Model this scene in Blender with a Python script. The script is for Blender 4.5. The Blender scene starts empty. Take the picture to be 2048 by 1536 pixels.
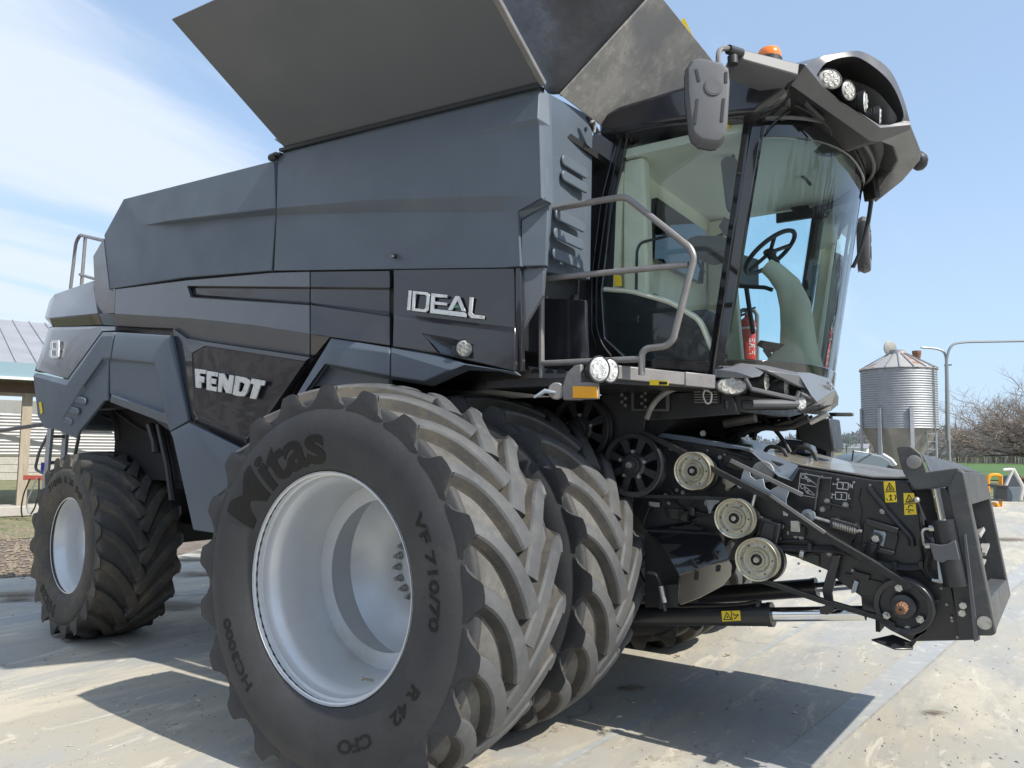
import bpy, bmesh, math, random
import numpy as np
from mathutils import Vector, Matrix
random.seed(7)
C = bpy.context.scene.collection
sc = bpy.context.scene
R_ = math.radians
PI = math.pi

# ------------------------------------------------------------------ camera
CX, CY, CZ = 2.8696, -4.9916, 1.6707
YAW, PITCH, ROLL, FPX = 0.59541, 0.08156, 0.01233, 1522.66
_f = Vector((-math.sin(YAW)*math.cos(PITCH), math.cos(YAW)*math.cos(PITCH), math.sin(PITCH)))
_r = Vector((math.cos(YAW), math.sin(YAW), 0)); _u = _r.cross(_f)
_r, _u = _r*math.cos(ROLL)+_u*math.sin(ROLL), -_r*math.sin(ROLL)+_u*math.cos(ROLL)
CAMP = Vector((CX, CY, CZ))
cd = bpy.data.cameras.new('camera'); cam = bpy.data.objects.new('camera', cd); C.objects.link(cam)
m = Matrix.Identity(4)
for i in range(3):
    m[i][0], m[i][1], m[i][2], m[i][3] = _r[i], _u[i], -_f[i], CAMP[i]
cam.matrix_world = m
cd.sensor_width = 36; cd.lens = FPX/2048*36; cd.clip_start = .05; cd.clip_end = 6000
sc.camera = cam

def W(px, py, X=None, Y=None, Z=None):
    """point of the photograph (2048 px wide) on the plane X=, Y= or Z= of the machine's own frame"""
    d = _f+_r*((px-1024)/FPX)-_u*((py-768)/FPX)
    k = (X-CX)/d.x if X is not None else (Y-CY)/d.y if Y is not None else (Z-CZ)/d.z
    return CAMP+d*k

# ------------------------------------------------------------------ sun, sky, exposure
SH = Vector((-1.02, .05, -1)).normalized()          # direction the sunlight travels
sun_el = math.asin(-SH.z)
sd = bpy.data.lights.new('sun', 'SUN'); sun = bpy.data.objects.new('sun', sd); C.objects.link(sun)
sd.energy = 3.5; sd.angle = R_(.53); sd.color = (1, .945, .85)
sun.rotation_euler = SH.to_track_quat('-Z', 'Y').to_euler(); sun.location = (0, 0, 30)
wd = bpy.data.worlds.new('World'); sc.world = wd; wd.use_nodes = True
nt = wd.node_tree; nt.nodes.clear()
def WN(t, **k):
    n = nt.nodes.new(t)
    for a, b in k.items(): setattr(n, a, b)
    return n
wo = WN('ShaderNodeOutputWorld'); bg = WN('ShaderNodeBackground'); sky = WN('ShaderNodeTexSky')
sky.sky_type = 'NISHITA'; sky.sun_disc = False; sky.sun_elevation = sun_el
sky.sun_rotation = math.atan2(-SH.x, -SH.y); sky.altitude = 200; sky.air_density = 1.0; sky.dust_density = 1.2; sky.ozone_density = 2.2
tc = WN('ShaderNodeTexCoord'); sep = WN('ShaderNodeSeparateXYZ'); nt.links.new(tc.outputs['Generated'], sep.inputs[0])
def mth(op, a, b=None, c=None):
    n = WN('ShaderNodeMath', operation=op)
    for i, v in enumerate((a, b, c)):
        if v is None: continue
        if isinstance(v, (int, float)): n.inputs[i].default_value = v
        else: nt.links.new(v, n.inputs[i])
    return n.outputs[0]
zc = mth('MAXIMUM', mth('ADD', sep.outputs[2], .18), .05)
cx_ = mth('DIVIDE', sep.outputs[0], zc); cy_ = mth('DIVIDE', sep.outputs[1], zc)
cmb = WN('ShaderNodeCombineXYZ'); nt.links.new(cx_, cmb.inputs[0]); nt.links.new(cy_, cmb.inputs[1])
def streak(rot, scl, nscale, det, off):
    mp = WN('ShaderNodeMapping'); mp.inputs['Rotation'].default_value = (0, 0, R_(rot)); mp.inputs['Scale'].default_value = (scl[0], scl[1], 1); mp.inputs['Location'].default_value = (off, off*.7, 0)
    nt.links.new(cmb.outputs[0], mp.inputs[0])
    n = WN('ShaderNodeTexNoise'); n.inputs['Scale'].default_value = nscale; n.inputs['Detail'].default_value = det; n.inputs['Roughness'].default_value = .5; n.inputs['Distortion'].default_value = .5
    nt.links.new(mp.outputs[0], n.inputs['Vector']); return n.outputs['Fac']
na = streak(6, (1.3, .34), 1.5, 7, 3.1); nb = streak(-8, (2.6, .55), 2.6, 8, 7.7)
# cirrus lie towards the west (-X), clear sky towards the north and north-east
dirm = mth('ADD', mth('MULTIPLY', sep.outputs[0], -.80), mth('MULTIPLY', sep.outputs[1], -.42))
cov = mth('MULTIPLY_ADD', dirm, .24, -.055)
cl = mth('ADD', mth('ADD', mth('MULTIPLY', na, .72), mth('MULTIPLY', nb, .28)), cov)
mr = WN('ShaderNodeMapRange'); mr.inputs['From Min'].default_value = .43; mr.inputs['From Max'].default_value = .64; mr.interpolation_type = 'SMOOTHSTEP'
mr.inputs['To Max'].default_value = .92
nt.links.new(cl, mr.inputs['Value'])
# pale band above the horizon
hz = WN('ShaderNodeMapRange'); hz.interpolation_type = 'SMOOTHSTEP'; hz.inputs['From Min'].default_value = -.02; hz.inputs['From Max'].default_value = .42; hz.inputs['To Min'].default_value = .80; hz.inputs['To Max'].default_value = .48
nt.links.new(sep.outputs[2], hz.inputs['Value'])
mixh = WN('ShaderNodeMix', data_type='RGBA'); nt.links.new(hz.outputs[0], mixh.inputs['Factor'])
nt.links.new(sky.outputs[0], mixh.inputs['A']); mixh.inputs['B'].default_value = (2.8, 3.75, 5.0, 1)
mixc = WN('ShaderNodeMix', data_type='RGBA'); nt.links.new(mr.outputs[0], mixc.inputs['Factor'])
nt.links.new(mixh.outputs['Result'], mixc.inputs['A']); mixc.inputs['B'].default_value = (4.0, 4.45, 5.15, 1)
nt.links.new(mixc.outputs['Result'], bg.inputs['Color']); bg.inputs['Strength'].default_value = .12
nt.links.new(bg.outputs[0], wo.inputs[0])
sc.view_settings.view_transform = 'Standard'; sc.view_settings.look = 'None'
sc.view_settings.exposure = .80; sc.view_settings.gamma = 1
sc.render.engine = 'CYCLES'
try:
    sc.cycles.max_bounces = 8; sc.cycles.transparent_max_bounces = 16
except Exception: pass

# ------------------------------------------------------------------ materials
MT = {}
def mat(name, col, rough=.5, metal=0., coat=0., spec=.5, noise=None, bump=None, trans=0., coatr=.05, rvar=None):
    """noise: list of (scale, colour, lo, hi, stretch, strength) layers laid over the base colour"""
    m_ = bpy.data.materials.new(name); m_.use_nodes = True; t = m_.node_tree
    p = t.nodes['Principled BSDF']
    p.inputs['Base Color'].default_value = (*col, 1); p.inputs['Roughness'].default_value = rough
    p.inputs['Metallic'].default_value = metal; p.inputs['Coat Weight'].default_value = coat
    p.inputs['Coat Roughness'].default_value = coatr
    p.inputs['Specular IOR Level'].default_value = spec; p.inputs['Transmission Weight'].default_value = trans
    g = t.nodes.new('ShaderNodeTexCoord'); last = None
    for L in (noise or []):
        sca, c2, lo, hi = L[:4]; st = L[4] if len(L) > 4 else (1, 1, 1); amt = L[5] if len(L) > 5 else 1
        mpp = t.nodes.new('ShaderNodeMapping'); mpp.inputs['Scale'].default_value = st
        t.links.new(g.outputs['Object'], mpp.inputs[0])
        n = t.nodes.new('ShaderNodeTexNoise'); n.inputs['Scale'].default_value = sca; n.inputs['Detail'].default_value = 6
        n.inputs['Roughness'].default_value = .6
        t.links.new(mpp.outputs[0], n.inputs['Vector'])
        r = t.nodes.new('ShaderNodeMapRange'); r.inputs['From Min'].default_value = lo; r.inputs['From Max'].default_value = hi
        r.inputs['To Max'].default_value = amt
        t.links.new(n.outputs['Fac'], r.inputs['Value'])
        x = t.nodes.new('ShaderNodeMix'); x.data_type = 'RGBA'
        t.links.new(r.outputs[0], x.inputs['Factor'])
        if last is None: x.inputs['A'].default_value = (*col, 1)
        else: t.links.new(last, x.inputs['A'])
        x.inputs['B'].default_value = (*c2, 1); last = x.outputs['Result']
    if last is not None: t.links.new(last, p.inputs['Base Color'])
    if bump:
        n = t.nodes.new('ShaderNodeTexNoise'); n.inputs['Scale'].default_value = bump[0]; n.inputs['Detail'].default_value = 5
        t.links.new(g.outputs['Object'], n.inputs['Vector'])
        b = t.nodes.new('ShaderNodeBump'); b.inputs['Strength'].default_value = bump[1]; b.inputs['Distance'].default_value = bump[2]
        t.links.new(n.outputs['Fac'], b.inputs['Height']); t.links.new(b.outputs[0], p.inputs['Normal'])
    if rvar:
        n = t.nodes.new('ShaderNodeTexNoise'); n.inputs['Scale'].default_value = rvar[0]; n.inputs['Detail'].default_value = 4
        t.links.new(g.outputs['Object'], n.inputs['Vector'])
        r = t.nodes.new('ShaderNodeMapRange'); r.inputs['From Min'].default_value = .3; r.inputs['From Max'].default_value = .7
        r.inputs['To Min'].default_value = rvar[1]; r.inputs['To Max'].default_value = rvar[2]
        t.links.new(n.outputs['Fac'], r.inputs['Value']); t.links.new(r.outputs[0], p.inputs['Roughness'])
    MT[name] = m_
    return m_
mat('teal_plastic', (.092, .116, .146), .42, spec=.5, noise=[(2.2, (.103, .127, .158), .35, .7), (.8, (.082, .104, .133), .45, .65), (16, (.122, .142, .164), .58, .80, (1, 1, .10), .45), (14, (.115, .137, .16), .6, .8, (1, 1, 3), .4), (55, (.17, .175, .18), .66, .8, (1, 1, 1), .25)], bump=(900, .12, .0006), rvar=(3, .34, .52))
mat('dark_paint', (.022, .022, .027), .12, coat=.5, coatr=.03, spec=.5, noise=[(3, (.027, .027, .032), .4, .7), (22, (.06, .056, .05), .62, .85, (1, 1, 2), .35)], rvar=(4, .10, .2))
mat('grey_paint', (.082, .090, .104), .24, coat=.5, coatr=.06, noise=[(3, (.095, .102, .115), .4, .7), (20, (.12, .12, .12), .6, .8, (1, 1, 2), .4)])
mat('black_paint', (.017, .018, .021), .36, coat=.25, spec=.5, coatr=.2, noise=[(6, (.024, .025, .027), .4, .7), (40, (.07, .065, .055), .64, .85, (1, 1, 1), .3)], rvar=(9, .3, .48))
mat('black_gloss', (.010, .011, .013), .08, coat=.9, coatr=.03)
mat('black_plastic', (.018, .019, .021), .5, noise=[(8, (.028, .028, .028), .4, .7)])
mat('mid_plastic', (.105, .108, .116), .5, spec=.4, noise=[(5, (.12, .122, .13), .4, .7), (30, (.15, .146, .14), .6, .8, (1, 1, 1), .4)])
mat('visor_paint', (.10, .102, .110), .26, spec=.5, coat=.3, coatr=.1, noise=[(4, (.115, .115, .12), .4, .7), (25, (.16, .15, .135), .6, .82, (1, 1, 1), .5)], rvar=(6, .2, .4))
mat('rail_grey', (.21, .2, .2), .45, metal=.35, noise=[(12, (.26, .25, .24), .4, .7), (40, (.13, .12, .11), .62, .75)])
mat('frame_grey', (.055, .058, .06), .45, noise=[(5, (.08, .082, .08), .35, .7), (14, (.13, .125, .11), .55, .8, (1, 1, 2), .7), (9, (.16, .07, .035), .66, .74, (1, 1, 1), .7)], rvar=(7, .38, .6))
mat('rusty_edge', (.10, .095, .085), .7, noise=[(8, (.22, .09, .04), .5, .62)])
mat('interior_dark', (.006, .0065, .008), .7)
mat('rubber', (.044, .045, .048), .66, spec=.35, noise=[(4, (.058, .058, .059), .42, .7), (2.2, (.095, .086, .070), .58, .8, (1, 1, 1), .6), (50, (.034, .034, .035), .5, .75, (1, 1, 1), .6), (14, (.12, .108, .085), .64, .8, (1, 1, 1), .35)], bump=(90, .2, .0015))
mat('rubber_tread', (.074, .077, .082), .6, spec=.4, noise=[(5, (.105, .107, .108), .4, .66), (22, (.16, .16, .152), .56, .78, (1, 1, 1), .5), (3.5, (.056, .057, .060), .5, .7, (1, 1, 1), .7), (90, (.05, .05, .05), .6, .7, (1, 1, 1), .5), (9, (.19, .18, .155), .62, .74, (1, 1, 1), .5)], bump=(55, .3, .002))
mat('rubber_flank', (.05, .048, .045), .8, spec=.3, noise=[(7, (.075, .068, .055), .42, .64), (40, (.14, .125, .095), .58, .8, (1, 1, 1), .6), (3, (.035, .034, .033), .5, .66)], bump=(60, .5, .003))  # lug flanks: mud, with their shade also put into the darker colour
mat('rubber_valley', (.105, .104, .10), .8, spec=.3, noise=[(5, (.155, .15, .14), .4, .62), (26, (.23, .215, .18), .55, .75, (1, 1, 1), .6), (2.6, (.07, .068, .063), .48, .66), (70, (.07, .066, .058), .58, .75, (1, 1, 1), .6)], bump=(50, .5, .003))  # valley floors: dust, with their sunlit tone also put into the paler colour
mat('rubber_dark', (.056, .053, .049), .66, spec=.4, noise=[(5, (.105, .09, .068), .44, .66, (1, 1, 1), .85), (36, (.19, .16, .11), .55, .76, (1, 1, 1), .55), (2, (.042, .041, .04), .5, .7)], bump=(60, .35, .003))
mat('letter_rubber', (.008, .008, .009), .5, spec=.3)
mat('rim_silver', (.66, .675, .69), .38, metal=.35, coat=.2, coatr=.3, noise=[(3, (.59, .605, .62), .35, .7), (9, (.50, .48, .44), .66, .8, (1, 1, 1), .5), (2.4, (.46, .42, .33), .62, .74, (1, 1, 1), .6), (45, (.33, .32, .30), .68, .8, (1, 1, 1), .4)], rvar=(5, .32, .48))
mat('steel_bolt', (.5, .5, .48), .35, metal=.85, noise=[(30, (.3, .28, .25), .5, .7)])
mat('chrome', (.78, .79, .8), .12, metal=1.)
mat('zinc_yellow', (.40, .375, .275), .40, metal=.6, noise=[(9, (.46, .445, .37), .4, .65), (20, (.27, .235, .16), .55, .75), (50, (.16, .135, .09), .60, .76, (1, 1, 1), .7)])
mat('zinc_grey', (.42, .47, .52), .42, metal=.5, noise=[(8, (.34, .38, .42), .4, .7)])
mat('belt', (.017, .017, .017), .75, noise=[(30, (.03, .03, .028), .4, .7)])
mat('rust', (.16, .085, .05), .8, noise=[(30, (.24, .12, .065), .4, .65)], bump=(80, .5, .002))
mat('dusty_steel', (.34, .33, .31), .62, metal=.1, noise=[(4, (.24, .235, .225), .35, .6), (18, (.42, .40, .36), .5, .72), (60, (.18, .17, .155), .56, .70, (1, 1, 1), .8), (1.5, (.20, .20, .205), .52, .62)], bump=(40, .3, .002))
mat('flap_steel', (.112, .120, .134), .36, metal=.25, noise=[(1.3, (.125, .130, .140), .4, .65, (.5, 1, 1)), (40, (.18, .178, .175), .68, .8, (1, 1, 1), .4)], rvar=(2.0, .30, .52))
mat('tarp', (.018, .020, .026), .42, noise=[(4, (.028, .03, .036), .45, .7), (60, (.07, .07, .07), .68, .8)], bump=(4, .5, .05))
mat('yellow_label', (.80, .60, .03), .4, noise=[(20, (.72, .52, .03), .5, .7)])
mat('amber', (.95, .22, .01), .18, coat=.6)
mat('amber_reflector', (.85, .38, .015), .28, coat=.5)
mat('ink', (.012, .012, .012), .5)
mat('white_ink', (.6, .6, .6), .5)
mat('lamp_lens', (.48, .47, .43), .28, coat=.6, noise=[(40, (.32, .32, .29), .45, .6)])
mat('lamp_white', (.66, .66, .65), .2, coat=.8, noise=[(45, (.38, .39, .40), .46, .6)])
mat('mirror_glass', (.8, .82, .85), .03, metal=1.)
mat('beige_trim', (.80, .76, .62), .7, noise=[(6, (.74, .70, .57), .4, .7)])
mat('bumper_paint', (.135, .142, .155), .25, spec=.5, coat=.4, coatr=.08, noise=[(5, (.15, .155, .165), .4, .7), (30, (.2, .19, .17), .62, .8, (1, 1, 1), .4)])  # lighter and bluer than the visor: sky reflection put into the colour
mat('headliner', (.78, .77, .70), .85)
mat('seat_fabric', (.05, .05, .055), .9)
mat('seat_leather', (.11, .115, .12), .6)
mat('ext_red', (.62, .035, .02), .25, coat=.5)
mat('galv', (.34, .36, .385), .55, metal=.35, noise=[(3, (.29, .31, .33), .35, .65), (16, (.25, .265, .28), .5, .75, (1, 1, .6))])
mat('galv_dull', (.30, .30, .275), .6, metal=.3, noise=[(2, (.24, .24, .22), .35, .65, (1, 1, .4))])
mat('galv_rust', (.40, .39, .375), .6, metal=.3, noise=[(1.1, (.30, .13, .06), .50, .58, (1, 1, .5), .9)])
mat('pole_grey', (.30, .32, .33), .5, metal=.5)
mat('wood_post', (.36, .31, .24), .85, noise=[(6, (.26, .21, .155), .4, .7, (6, 6, .6)), (3, (.44, .40, .33), .55, .8, (8, 8, .5))], bump=(40, .3, .003))
mat('barn_tin', (.42, .42, .42), .55, metal=.2, noise=[(3, (.36, .355, .35), .35, .7)])
mat('barn_roof', (.37, .375, .39), .5, metal=.3, noise=[(1.2, (.31, .315, .33), .4, .7)])
mat('cinder', (.42, .40, .36), .9, noise=[(9, (.34, .32, .28), .4, .7)])
mat('white_vinyl', (.62, .62, .61), .5)
mat('blue_trim', (.20, .30, .35), .5)
mat('bark', (.115, .095, .085), .9)
mat('twig', (.30, .255, .225), .9)
mat('orange_paint', (.80, .33, .015), .45, noise=[(8, (.7, .28, .02), .4, .7)])
mat('red_bracket', (.38, .085, .06), .6)
mat('blue_strap', (.03, .05, .3), .6)
mat('pipe_white', (.55, .54, .52), .5)
mat('box_grey', (.13, .165, .19), .6)
mat('evergreen', (.035, .06, .045), .9)
mat('hose', (.014, .014, .015), .45)

# glass: tinted, thin, reflecting at grazing angles
def glass(name, tint, refl=1.0):
    m_ = bpy.data.materials.new(name); m_.use_nodes = True; t = m_.node_tree; t.nodes.clear()
    o = t.nodes.new('ShaderNodeOutputMaterial'); tr = t.nodes.new('ShaderNodeBsdfTransparent'); gl = t.nodes.new('ShaderNodeBsdfGlossy')
    fr = t.nodes.new('ShaderNodeFresnel'); mx = t.nodes.new('ShaderNodeMixShader')
    tr.inputs[0].default_value = (*tint, 1); gl.inputs['Roughness'].default_value = .02; fr.inputs[0].default_value = 1.5
    gl.inputs[0].default_value = (refl, refl, refl, 1)
    t.links.new(fr.outputs[0], mx.inputs[0]); t.links.new(tr.outputs[0], mx.inputs[1]); t.links.new(gl.outputs[0], mx.inputs[2])
    t.links.new(mx.outputs[0], o.inputs[0]); MT[name] = m_
glass('glass_tint', (.84, .93, .915)); glass('glass_dark', (.10, .12, .15)); glass('glass_blue', (.78, .93, .95))

# ------------------------------------------------------------------ mesh helpers
class MB:
    def __init__(s): s.v = []; s.f = []; s.m = []; s.mats = []
    def mi(s, n):
        if n not in s.mats: s.mats.append(n)
        return s.mats.index(n)
    def add(s, vs, fs, mn):
        o = len(s.v); s.v += [Vector(v) for v in vs]; k = s.mi(mn)
        for f in fs: s.f.append([i+o for i in f]); s.m.append(k)
        return s
    def box(s, c, d, mn, rot=None):
        c = Vector(c); vs = []
        for x in (-.5, .5):
            for y in (-.5, .5):
                for z in (-.5, .5):
                    v = Vector((x*d[0], y*d[1], z*d[2]))
                    if rot is not None: v = rot @ v
                    vs.append(c+v)
        return s.add(vs, [(0, 1, 3, 2), (4, 6, 7, 5), (0, 4, 5, 1), (2, 3, 7, 6), (0, 2, 6, 4), (1, 5, 7, 3)], mn)
    def bar(s, a, b, w, h, mn, up=(0, 0, 1)):
        a, b = Vector(a), Vector(b); d = (b-a); L = d.length; d = d.normalized(); up = Vector(up)
        x = d.cross(up)
        if x.length < 1e-4: x = d.cross(Vector((1, 0, 0)))
        x.normalize(); y = x.cross(d)
        rot = Matrix((d, x, y)).transposed()
        return s.box((a+b)/2, (L, w, h), mn, rot)
    def cyl(s, a, b, r, mn, r2=None, n=20, cap=True):
        a, b = Vector(a), Vector(b); d = (b-a).normalized(); r2 = r if r2 is None else r2
        x = d.orthogonal().normalized(); y = d.cross(x); vs = []
        for k in range(n):
            t = 2*PI*k/n; e = x*math.cos(t)+y*math.sin(t)
            vs += [a+e*r, b+e*r2]
        fs = [(2*k, 2*((k+1) % n), 2*((k+1) % n)+1, 2*k+1) for k in range(n)]
        if cap: fs += [tuple(2*k for k in reversed(range(n))), tuple(2*k+1 for k in range(n))]
        return s.add(vs, fs, mn)
    def lathe(s, o, ax, prof, mn, n=32, ref=None, closed=False):
        """prof = [(distance along axis, radius)]"""
        o = Vector(o); ax = Vector(ax).normalized(); x = (Vector(ref) if ref else ax.orthogonal()).normalized(); y = ax.cross(x)
        vs = []; P = len(prof)
        for k in range(n):
            t = 2*PI*k/n; e = x*math.cos(t)+y*math.sin(t)
            vs += [o+ax*a+e*r for a, r in prof]
        fs = []
        for k in range(n):
            k2 = (k+1) % n
            for j in range(P if closed else P-1):
                j2 = (j+1) % P; fs.append((k*P+j, k2*P+j, k2*P+j2, k*P+j2))
        return s.add(vs, fs, mn)
    def tube(s, pts, r, mn, n=8, corner=0., closed=False, rs=None):
        pts = [Vector(p) for p in pts]
        if corner > 0:
            q = [pts[0]]
            for i in range(1, len(pts)-1):
                a, b, c = pts[i-1], pts[i], pts[i+1]
                l = min(corner, (a-b).length*.49, (c-b).length*.49)
                p0 = b+(a-b).normalized()*l; p1 = b+(c-b).normalized()*l
                for t in (0, .2, .4, .6, .8, 1): q.append(p0*(1-t)**2+b*2*t*(1-t)+p1*t*t)
            q.append(pts[-1]); pts = q
        N = len(pts); vs = []; x = None
        for i, p in enumerate(pts):
            d = (pts[(i+1) % N]-pts[i-1]) if closed else (pts[min(i+1, N-1)]-pts[max(i-1, 0)])
            if d.length < 1e-9: d = Vector((0, 0, 1))
            d.normalize()
            x = d.orthogonal() if x is None else (x-d*x.dot(d))
            if x.length < 1e-6: x = d.orthogonal()
            x.normalize(); y = d.cross(x); rr = rs[i] if rs and len(rs) == N else r
            for k in range(n):
                t = 2*PI*k/n; vs.append(p+(x*math.cos(t)+y*math.sin(t))*rr)
        fs = []
        for i in range(N if closed else N-1):
            i2 = (i+1) % N
            for k in range(n): fs.append((i*n+k, i*n+(k+1) % n, i2*n+(k+1) % n, i2*n+k))
        if not closed: fs += [tuple(reversed(range(n))), tuple((N-1)*n+k for k in range(n))]
        return s.add(vs, fs, mn)
    def prism(s, poly, off, mn):
        """closed polygon of 3-D points pushed along off"""
        poly = [Vector(p) for p in poly]; off = Vector(off); n = len(poly)
        vs = poly+[p+off for p in poly]
        fs = [tuple(range(n)), tuple(reversed(range(n, 2*n)))]+[(i, n+i, n+(i+1) % n, (i+1) % n) for i in range(n)]
        return s.add(vs, fs, mn)
    def shell(s, V, F, off, mn):
        """folded sheet: faces F on points V, given a thickness along off"""
        n = len(V); V = [Vector(v) for v in V]; off = Vector(off); ec = {}
        for f in F:
            for i in range(len(f)):
                a, b = f[i], f[(i+1) % len(f)]; ec[(a, b)] = 1
        fs = [tuple(f) for f in F]+[tuple(i+n for i in reversed(f)) for f in F]
        for (a, b) in list(ec):
            if (b, a) not in ec: fs.append((b, a, a+n, b+n))
        return s.add(V+[v+off for v in V], fs, mn)
    def sphere(s, c, r, mn, n=12, sc_=(1, 1, 1)):
        c = Vector(c); vs = []; h = n//2
        for i in range(h+1):
            for k in range(n):
                a = PI*i/h; b = 2*PI*k/n
                vs.append(c+Vector((math.sin(a)*math.cos(b)*r*sc_[0], math.sin(a)*math.sin(b)*r*sc_[1], math.cos(a)*r*sc_[2])))
        return s.add(vs, [(i*n+k, i*n+(k+1) % n, (i+1)*n+(k+1) % n, (i+1)*n+k) for i in range(h) for k in range(n)], mn)
    def build(s, name, parent=None, bevel=0., smooth=True, ang=32, merge=False, seg=2, **props):
        me = bpy.data.meshes.new(name)
        me.from_pydata([tuple(v) for v in s.v], [], s.f)
        for n in s.mats: me.materials.append(MT[n])
        me.polygons.foreach_set('material_index', s.m)
        bm = bmesh.new(); bm.from_mesh(me)
        if merge: bmesh.ops.remove_doubles(bm, verts=bm.verts, dist=1e-4)
        dg = [f for f in bm.faces if f.calc_area() < 1e-10]
        if dg: bmesh.ops.delete(bm, geom=dg, context='FACES')
        bmesh.ops.recalc_face_normals(bm, faces=bm.faces)
        if smooth:
            for f in bm.faces: f.smooth = True
            for e in bm.edges:
                e.smooth = not (len(e.link_faces) == 2 and e.calc_face_angle(0) > R_(ang))
        bm.to_mesh(me); bm.free()
        o = bpy.data.objects.new(name, me); C.objects.link(o)
        if parent is not None: o.parent = parent
        if bevel:
            md = o.modifiers.new('bevel', 'BEVEL'); md.width = bevel; md.segments = seg; md.limit_method = 'ANGLE'; md.angle_limit = R_(28)
            md.harden_normals = False
        for k, v in props.items(): o[k] = v
        return o
def thing(name, label, cat, loc=(0, 0, 0), rz=0, group=None):
    o = bpy.data.objects.new(name, None); C.objects.link(o); o.location = loc; o.rotation_euler = (0, 0, rz)
    o['label'] = label; o['category'] = cat; o.empty_display_size = .2
    if group: o['group'] = group
    return o
def pl(pts, **k): return [W(a, b, **k) for a, b in pts]
def p3(pts, dy=0): return [W(a, b, Y=y+dy) for a, b, y in pts]
def text_mesh(txt, size=1., bold=0., ext=.02, shear=0., spacing=1.0):
    """returns verts, faces of lettering in its own XY plane (thickness along +Z)"""
    cu = bpy.data.curves.new('t', 'FONT'); cu.body = txt; cu.size = size; cu.offset = bold; cu.extrude = ext; cu.shear = shear
    cu.space_character = spacing; cu.resolution_u = 4
    o = bpy.data.objects.new('t', cu); C.objects.link(o)
    dg = bpy.context.evaluated_depsgraph_get(); me = bpy.data.meshes.new_from_object(o.evaluated_get(dg))
    vs = [v.co.copy() for v in me.vertices]; fs = [tuple(p.vertices) for p in me.polygons]
    bpy.data.objects.remove(o); bpy.data.curves.remove(cu); bpy.data.meshes.remove(me)
    return vs, fs
# ------------------------------------------------------------------ ground
def ground_mat():
    m_ = bpy.data.materials.new('concrete_yard'); m_.use_nodes = True; t = m_.node_tree; p = t.nodes['Principled BSDF']
    N = t.nodes.new; L = t.links.new
    g = N('ShaderNodeTexCoord')
    def noise(s, d=8, r=.6, st=(1, 1, 1), rot=0, dist=0):
        mm = N('ShaderNodeMapping'); mm.inputs['Scale'].default_value = st; mm.inputs['Rotation'].default_value = (0, 0, rot); L(g.outputs['Object'], mm.inputs[0])
        n = N('ShaderNodeTexNoise'); n.inputs['Scale'].default_value = s; n.inputs['Detail'].default_value = d; n.inputs['Roughness'].default_value = r; n.inputs['Distortion'].default_value = dist
        L(mm.outputs[0], n.inputs['Vector']); return n.outputs['Fac']
    def rng(v, a, b, c=0, d=1):
        r = N('ShaderNodeMapRange'); r.inputs[1].default_value = a; r.inputs[2].default_value = b; r.inputs[3].default_value = c; r.inputs[4].default_value = d; L(v, r.inputs[0]); return r.outputs[0]
    def mix(f, a, b):
        x = N('ShaderNodeMix'); x.data_type = 'RGBA'; L(f, x.inputs['Factor'])
        for k, c in (('A', a), ('B', b)):
            if isinstance(c, tuple): x.inputs[k].default_value = (*c, 1)
            else: L(c, x.inputs[k])
        return x.outputs['Result']
    base = mix(rng(noise(.8, 10, .62, (1, .5, 1), .75), .40, .60), (.40, .37, .305), (.345, .35, .34))
    base = mix(rng(noise(.7, 9, .68, (1.5, .45, 1), .85, .8), .49, .60, 0, .85), base, (.52, .475, .38))
    base = mix(rng(noise(1.6, 10, .72, (1.6, .42, 1), .85, .5), .52, .66, 0, .6), base, (.28, .285, .28))
    base = mix(rng(noise(3.0, 10, .74, (1.5, .45, 1), .8, .9), .56, .62, 0, .75), base, (.58, .54, .44))
    base = mix(rng(noise(9, 8, .75, (1, .5, 1), .8), .57, .68, 0, .6), base, (.24, .225, .20))
    base = mix(rng(noise(48, 6, .8), .58, .76, 0, .55), base, (.21, .19, .165))
    base = mix(rng(noise(120, 4, .8), .60, .74, 0, .5), base, (.62, .60, .55))
    base = mix(rng(noise(.33, 7, .6), .58, .70, 0, .7), base, (.31, .25, .175))
    # hairline cracks
    v = N('ShaderNodeTexVoronoi'); v.feature = 'DISTANCE_TO_EDGE'; v.inputs['Scale'].default_value = .27
    wv = N('ShaderNodeVectorMath'); wv.operation = 'ADD'
    nn = N('ShaderNodeTexNoise'); nn.inputs['Scale'].default_value = 1.7; nn.inputs['Detail'].default_value = 9; nn.inputs['Roughness'].default_value = .65
    L(g.outputs['Object'], nn.inputs['Vector'])
    sc2 = N('ShaderNodeVectorMath'); sc2.operation = 'SCALE'; sc2.inputs['Scale'].default_value = .9; L(nn.outputs['Color'], sc2.inputs[0])
    L(g.outputs['Object'], wv.inputs[0]); L(sc2.outputs[0], wv.inputs[1]); L(wv.outputs[0], v.inputs['Vector'])
    crack = rng(v.outputs['Distance'], .0, .004, 1, 0)
    cm = N('ShaderNodeMath'); cm.operation = 'MULTIPLY'; L(crack, cm.inputs[0]); L(rng(noise(.6, 3), .5, .62, 0, .8), cm.inputs[1])
    base = mix(cm.outputs[0], base, (.12, .105, .09))
    L(base, p.inputs['Base Color']); p.inputs['Roughness'].default_value = .75; p.inputs['Specular IOR Level'].default_value = .3
    b = N('ShaderNodeBump'); b.inputs['Strength'].default_value = .45; b.inputs['Distance'].default_value = .006; L(noise(18, 9, .7), b.inputs['Height']); L(b.outputs[0], p.inputs['Normal'])
    MT['concrete_yard'] = m_
ground_mat()
mat('joint_grout', (.29, .285, .27), .8, noise=[(3, (.42, .40, .36), .45, .62), (20, (.22, .21, .2), .5, .7)])
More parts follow.
